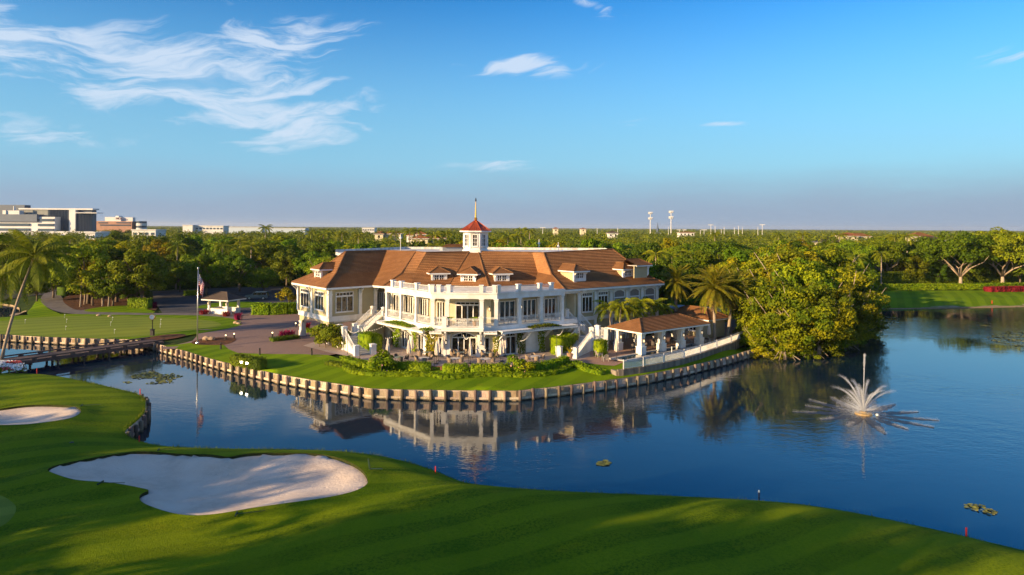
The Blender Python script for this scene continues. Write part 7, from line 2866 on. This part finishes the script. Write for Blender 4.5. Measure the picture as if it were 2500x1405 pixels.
for i, (px, py, s) in enumerate([(505, 829, .7), (516, 829, .6), (577, 790, .6), (583, 792, .5), (240, 772, .4), (268, 774, .4)]):
    q = P(px, py, 0)
    bm = bmesh.new()
    bmesh.ops.create_icosphere(bm, subdivisions=2, radius=1)
    for v in bm.verts:
        v.co *= 1 + .22 * math.sin(v.co.x * 3 + i) * math.cos(v.co.y * 4 + v.co.z * 3)
        v.co.z = max(v.co.z * .55, -.3)
    me = bpy.data.meshes.new('boulder')
    bm.to_mesh(me)
    bm.free()
    o = link('boulder', me, ROCK)
    o.location = (q.x, q.y, .12)
    o.scale = (s, s * .8, s)
    tag(o, 'tan boulder in the planting beds round the putting green', 'rock', 'boulders in the beds')

# ---------------------------------------------------------------- far buildings
GLB = mat('blue_curtain_glass', (0.03, 0.055, 0.085), (0.045, 0.075, 0.11), .05, .3, spec=.35, stretch=(1, 1, .3))
CLAD = mat('blue_grey_cladding', (0.07, 0.10, 0.15), (0.06, 0.085, 0.13), .08, .5)
BRICK = mat('far_brick', (0.40, 0.22, 0.15), (0.34, 0.185, 0.125), .2, .85)
CONC = mat('pale_concrete', (0.66, 0.65, 0.62), (0.58, 0.57, 0.55), .1, .8)
hb_ = thing('hospital', PY(110, 575, 600), 'large white and blue glass hospital block beyond the woods', 'building')
HY = 600.0


def hbox(px0, px1, py0, py1, dy, depth, nm, m, parent=None, Y=None, root=None):
    Y = Y or HY
    a, b = PY(px0, py1, Y + dy), PY(px1, py0, Y + dy)
    return MB().box(a.x, b.x, Y + dy, Y + dy + depth, a.z if nm not in ('wall', 'tower', 'wing') else 0, b.z).build(nm, m, parent or root or hb_, True)


hbox(-60, 60, 501, 560, 30, 8, 'wing', CLAD)
hbox(45, 224, 510, 570, 12, 7, 'tower', CLAD)
hbox(118, 168, 512, 564, 10, 2, 'curtain_wall', GLB)
hbox(184, 223, 521, 566, 10, 2, 'curtain_wall', GLB)
hbox(168, 184, 513, 566, 8, 4, 'stair_tower', CONC)
hbox(45, 226, 509.5, 512, 9, 10, 'roof_edge', CONC)
hbox(184, 236, 519.5, 521, 6, 10, 'canopy', CONC)
hbox(47, 117, 512.5, 530, 10, 2, 'louvre_screen', mat('pale_louvre', (0.22, 0.23, 0.21), (0.17, 0.18, 0.17), .3, .6, stretch=(3, 3, .1)))
hbox(-60, 134, 530, 600, 2, 8, 'wing', CONC)
hbox(-60, 90, 524, 541, 0, 9, 'louvre_screen', CLAD)
for y0, y1 in ((535, 540.5), (547, 552.5), (559, 565)):
    hbox(92, 131, y0, y1, 1.2, 1.5, 'window_band', GLB)
    hbox(-60, 72, y0 + 11, y1 + 11, 1.2, 1.5, 'window_band', GLB)
for i in range(13):
    hbox(120 + 3.7 * i, 120.6 + 3.7 * i, 512, 564, 9.4, .8, 'mullion', CLAD)
for i in range(10):
    hbox(186 + 3.7 * i, 186.6 + 3.7 * i, 521, 566, 9.4, .8, 'mullion', CLAD)
hbox(-60, 245, 566, 575, -14, 18, 'entrance_canopy', CONC)
hbox(6, 14, 514, 524, 0, 4, 'roof_plant', CONC)
hbox(15, 47, 514.5, 524, 1, 6, 'roof_plant', CONC)
hbox(32, 34, 504, 515, 1, 2, 'flue', CONC)
NY = 820.0
nb_ = thing('medical_building', PY(290, 565, NY), 'round-ended brick and cream medical building beyond the woods', 'building')


def nbox(px0, px1, py0, py1, dy, depth, nm, m):
    return hbox(px0, px1, py0, py1, dy, depth, nm, m, nb_, NY)


nbox(233, 322, 541, 560, 0, 12, 'wall', BRICK)
nbox(256, 295, 530.5, 541.5, 5, 8, 'tower', CONC)
nbox(295, 324, 531.5, 541, 8, 6, 'tower', CONC)
nbox(282, 290, 527.5, 531, 10, 8, 'roof_plant', CONC)
nbox(240, 262, 543.2, 545.6, -.6, 1, 'window_band', GLB)
nbox(284, 318, 543.2, 545.6, -.6, 1, 'window_band', GLB)
nbox(244, 318, 549, 551.5, -.6, 1, 'window_band', GLB)
nbox(222, 233, 540, 556, 2, 8, 'wall', CONC)
for y0 in (542, 546, 550.5):
    nbox(223, 232, y0, y0 + 1.8, 1, 1.2, 'window_band', GLB)
e0 = PY(336, 556, NY)
zt = PY(336, 540.5, NY).z
for i in range(4):
    z0, z1 = zt * (i) / 4, zt * (i + 1) / 4
    MB().lathe([(6.4, z0), (6.4, z0 + (z1 - z0) * .55)], 20, (e0.x, NY + 8, 0)).build('round_wall', CONC, nb_, True)
    MB().lathe([(6.1, z0 + (z1 - z0) * .55), (6.1, z1)], 20, (e0.x, NY + 8, 0)).build('round_glazing', GLB, nb_, True)
fc_ = bpy.data.curves.new('sign', 'FONT')
fc_.body = 'NCH'
fc_.size = 3.4
fc_.extrude = .15
to = bpy.data.objects.new('sign_tmp', fc_)
COL.objects.link(to)
bpy.context.view_layer.update()
me = bpy.data.meshes.new_from_object(to.evaluated_get(bpy.context.evaluated_depsgraph_get()))
bpy.data.objects.remove(to)
a = PY(277, 536, NY)
me.transform(Matrix.Translation((a.x, NY + 4.6, a.z)) @ Matrix.Rotation(R(90), 4, 'X'))
sg = link('sign_letters', me, mat('sign_red', (0.10, 0.02, 0.04), rough=.5), nb_, True)
sg['kind'] = 'stuff'


def shed(px0, px1, py0, py1, Y, label, m=None, wins=0):
    a, b = PY(px0, py1, Y), PY(px1, py0, Y)
    t = thing('warehouse', (a.x, Y, 0), label, 'building')
    MB().box(a.x, b.x, Y, Y + 14, 0, b.z).build('wall', m or CONC, t, True)
    MB().box(a.x - .5, b.x + .5, Y - .5, Y + 14.5, b.z, b.z + .6).build('roof_edge', CONC, t, True)
    for i in range(wins):
        f = (i + .5) / wins
        x = a.x + (b.x - a.x) * f
        MB().box(x - 1.2, x + 1.2, Y - .15, Y - .02, b.z - 3.2, b.z - 1.6).build('window', GLB, t, True)


shed(446, 470, 551, 565, 700, 'white end block of the long warehouse beyond the woods')
shed(468, 545, 553, 568, 705, 'long white warehouse with small windows beyond the woods', None, 9)
shed(546, 640, 556, 568, 760, 'long pale blue-grey warehouse beyond the woods', mat('pale_blue_sheet', (0.42, 0.50, 0.58), rough=.6), 0)
shed(652, 745, 558.5, 568, 800, 'low pale blue-grey warehouse beside the tall palm', mat('pale_blue_sheet2', (0.40, 0.48, 0.56), rough=.6), 0)
shed(884, 914, 557.5, 566, 900, 'low white commercial building beyond the woods', None, 5)
shed(322, 380, 563, 570, 480, 'low white roofline showing above the dark trees', None, 4)
shed(208, 232, 570, 586, 420, 'small white building below the hospital', None, 2)
ORT = tile_mat('orange_tile', (0.45, 0.17, 0.07), (0.38, 0.14, 0.06), (0.50, 0.22, 0.10))


def villa(px, py, Y, w, h, label, rm, wm=None, d=9.0):
    """house whose eaves centre shows at px,py"""
    c = PY(px, py, Y)
    t = thing('villa', (c.x, Y, 0), label, 'house')
    f = Frame((c.x - w / 2, Y), (c.x + w / 2, Y))
    MB().box(c.x - w / 2, c.x + w / 2, Y, Y + d, 0, c.z).build('wall', wm or CREAM, t, True)
    hip_pavilion_roof(t, f, -.8, w + .8, -d - .8, .8, c.z + .1, c.z + .1 + h, rm)
    k = max(1, int(w / 3.5))
    for i in range(k):
        x = c.x - w / 2 + w * (i + .5) / k
        MB().box(x - .6, x + .6, Y - .08, Y - .01, c.z - 2.3, c.z - .8).build('window', GLASS, t, True)


villa(1026, 573, 340, 4.8, 1.6, 'orange-roofed tower of the villa in the woods', ORT, WHITE, 4.8)
villa(1024, 583, 334, 8, 1.8, 'orange-roofed lower wing of the villa in the woods', ORT)
villa(1062, 583, 338, 9, 1.8, 'long low orange-roofed wing beside the villa tower', ORT)
villa(1000, 576, 345, 3, 1.0, 'narrow white bay of the orange-roofed villa', ORT, WHITE, 4)
villa(925, 572, 420, 5, 1.5, 'brown-roofed cream house at the left of a far row', TILE)
villa(944, 572, 425, 7, 1.2, 'flat cream house in the middle of a far row', TILE)
villa(966, 571, 425, 6, 1.2, 'small cream house at the right of a far row', TILE)
villa(2031, 592, 330, 9, 2.0, 'pale house with grey hipped roof among the right-hand woods', TILE2)
villa(2253, 578, 420, 11, 2.4, 'cream house with tan roof above the far oaks', TILE)
villa(2278, 588, 400, 16, 2.2, 'broad grey-roofed house above the far oaks', TILE2)
villa(2075, 577, 520, 13, 2.4, 'far pinkish tiled roof above the right-hand woods', ORT)
villa(2100, 578, 525, 16, 2.4, 'far tan tiled roof beside the pinkish one', TILE)
villa(1677, 569, 650, 14, 1.0, 'far white house front under the cell tower', TILE, WHITE)
villa(1357, 559.5, 700, 5, 1.4, 'far cream tower house on the skyline', ORT)
villa(1424, 560, 760, 6, 1.2, 'far cream house on the skyline right of the tower house', ORT)
villa(1497, 570, 560, 8, 2.0, 'far white gabled house among the woods', TILE2, WHITE)
villa(2480, 652, 232, 26, 3.4, 'grey-walled house behind the far shore oaks', TILE2, mat('grey_stucco', (0.40, 0.40, 0.42), rough=.8), 12)
gz = thing('garden_gazebo', PY(2164, 610, 250), 'small orange gazebo roof with a spire showing among the trees', 'gazebo')
c = PY(2164, 606, 250)
MB().lathe([(2.6, 0), (1.3, 1.3), (.3, 1.7), (.3, 2.6), (.05, 3.6)], 8, (c.x, c.y, c.z - 1)).build('roof', ORT, gz, True)
for i in range(6):
    a = i * math.pi / 3
    MB().tube([(c.x + 2 * math.cos(a), c.y + 2 * math.sin(a), 0), (c.x + 2 * math.cos(a), c.y + 2 * math.sin(a), c.z - .9)], .12, 6).build('post', WHITE, gz, True)

# masts and poles
for px, pyt, Y, lab in [(1588, 518, 900, 'pale cell tower with two antenna rings, the shorter mast'), (1638.5, 515, 860, 'pale cell tower with two antenna rings, the taller mast')]:
    top = PY(px, pyt, Y)
    t = thing('cell_tower', (top.x, Y, 0), lab, 'tower')
    H = top.z
    MB().tube([(0, 0, 0), (0, 0, H)], [.75, .4], 8).build('mast', CONC, t)
    for zz in (H - 1.4, H - 8.5):
        for i in range(6):
            a = i * math.pi / 3
            MB().box(-.3, .3, -.3, .3, -1.5, 1.5).build('antenna', CONC, t).location = (2.6 * math.cos(a), 2.6 * math.sin(a), zz)
        MB().lathe([(.4, -.4), (2.7, -.2), (2.7, .2), (.4, .4)], 12, (0, 0, zz)).build('ring_mount', CONC, t)
top = PY(1605.5, 543, 1200)
t = thing('church_spire', (top.x, 1200, 0), 'slim grey church spire between the two cell towers', 'spire')
MB().lathe([(2.2, 0), (2.2, top.z - 11), (1.6, top.z - 10.9), (.1, top.z)], 8).build('steeple', CLAD, t)
MB().box(-7, 7, 0, 22, 0, 9).build('nave', CONC, t)
for px, pyt, arm in [(1735.6, 549, 1), (1746, 552, 0), (1768, 554, 0), (1793, 555, 0), (1803, 552, 0), (1812.5, 555, 0), (1861, 548.5, 1), (1850.5, 554.5, 0), (1659, 561, 1), (1669, 561, 1), (1710, 561, 0), (1719, 561, 1), (1761, 560, 0), (1325, 556, 1), (1458, 557, 0), (1508, 556, 0), (1632, 554, 0)]:
    top = PY(px, pyt, 800)
    t = thing('light_mast', (top.x, 800, 0), 'thin sports-field light mast above the far woods', 'mast', 'light masts above the far woods')
    MB().tube([(0, 0, 0), (0, 0, top.z)], [.35, .22], 6).build('pole', CONC, t)
    if arm:
        MB().bar((-3.2, 0, top.z - .3), (3.2, 0, top.z - .3), .5, .7).build('lamp_bar', CONC, t)
# tall palms breaking the far skyline
for px, pyt, Y in [(648, 549, 330), (965, 561, 300), (1000, 556, 320), (1018, 557, 318), (1090, 562, 260), (1060, 566, 255), (1272, 556, 330), (1293, 556, 325), (1265, 568, 250), (1240, 570, 240), (2185, 570, 240), (2215, 568, 236), (2165, 573, 245), (760, 561, 300), (800, 558, 310), (835, 562, 290), (790, 565, 280), (875, 566, 270), (120, 575, 250), (20, 582, 300), (40, 584, 300), (1960, 566, 330), (1745, 565, 330), (2050, 568, 300), (1900, 566, 330)]:
    top = PY(px, pyt, Y)
    palm('royal_palm', (top.x, Y, 0), (top.x, Y, top.z - 1.6), .24, .16, ROYAL[int(px) % 2], LF_PALM, 'tall royal palm breaking the skyline of the woods', 'tall palms on the skyline', scale=1.5)

# ---------------------------------------------------------------- the air: thin pale haze that greys the far woods
hz = MB().box(-8800, 8800, -300, 14400, WATER_Z - 1.5, 62.0).build('haze', None)
hm = bpy.data.materials.new('haze_air')
hm.use_nodes = True
ht = hm.node_tree
ht.nodes.clear()
ho = ht.nodes.new('ShaderNodeOutputMaterial')
hv = ht.nodes.new('ShaderNodeVolumePrincipled')
hv.inputs['Color'].default_value = (0.86, 0.92, 1.0, 1)
hv.inputs['Density'].default_value = 0.00005
hv.inputs['Anisotropy'].default_value = 0.2
ht.links.new(hv.outputs[0], ho.inputs['Volume'])
hz.data.materials.append(hm)
hz['kind'] = 'stuff'
hz['label'] = 'thin pale haze over the distant woods'
hz['category'] = 'haze'
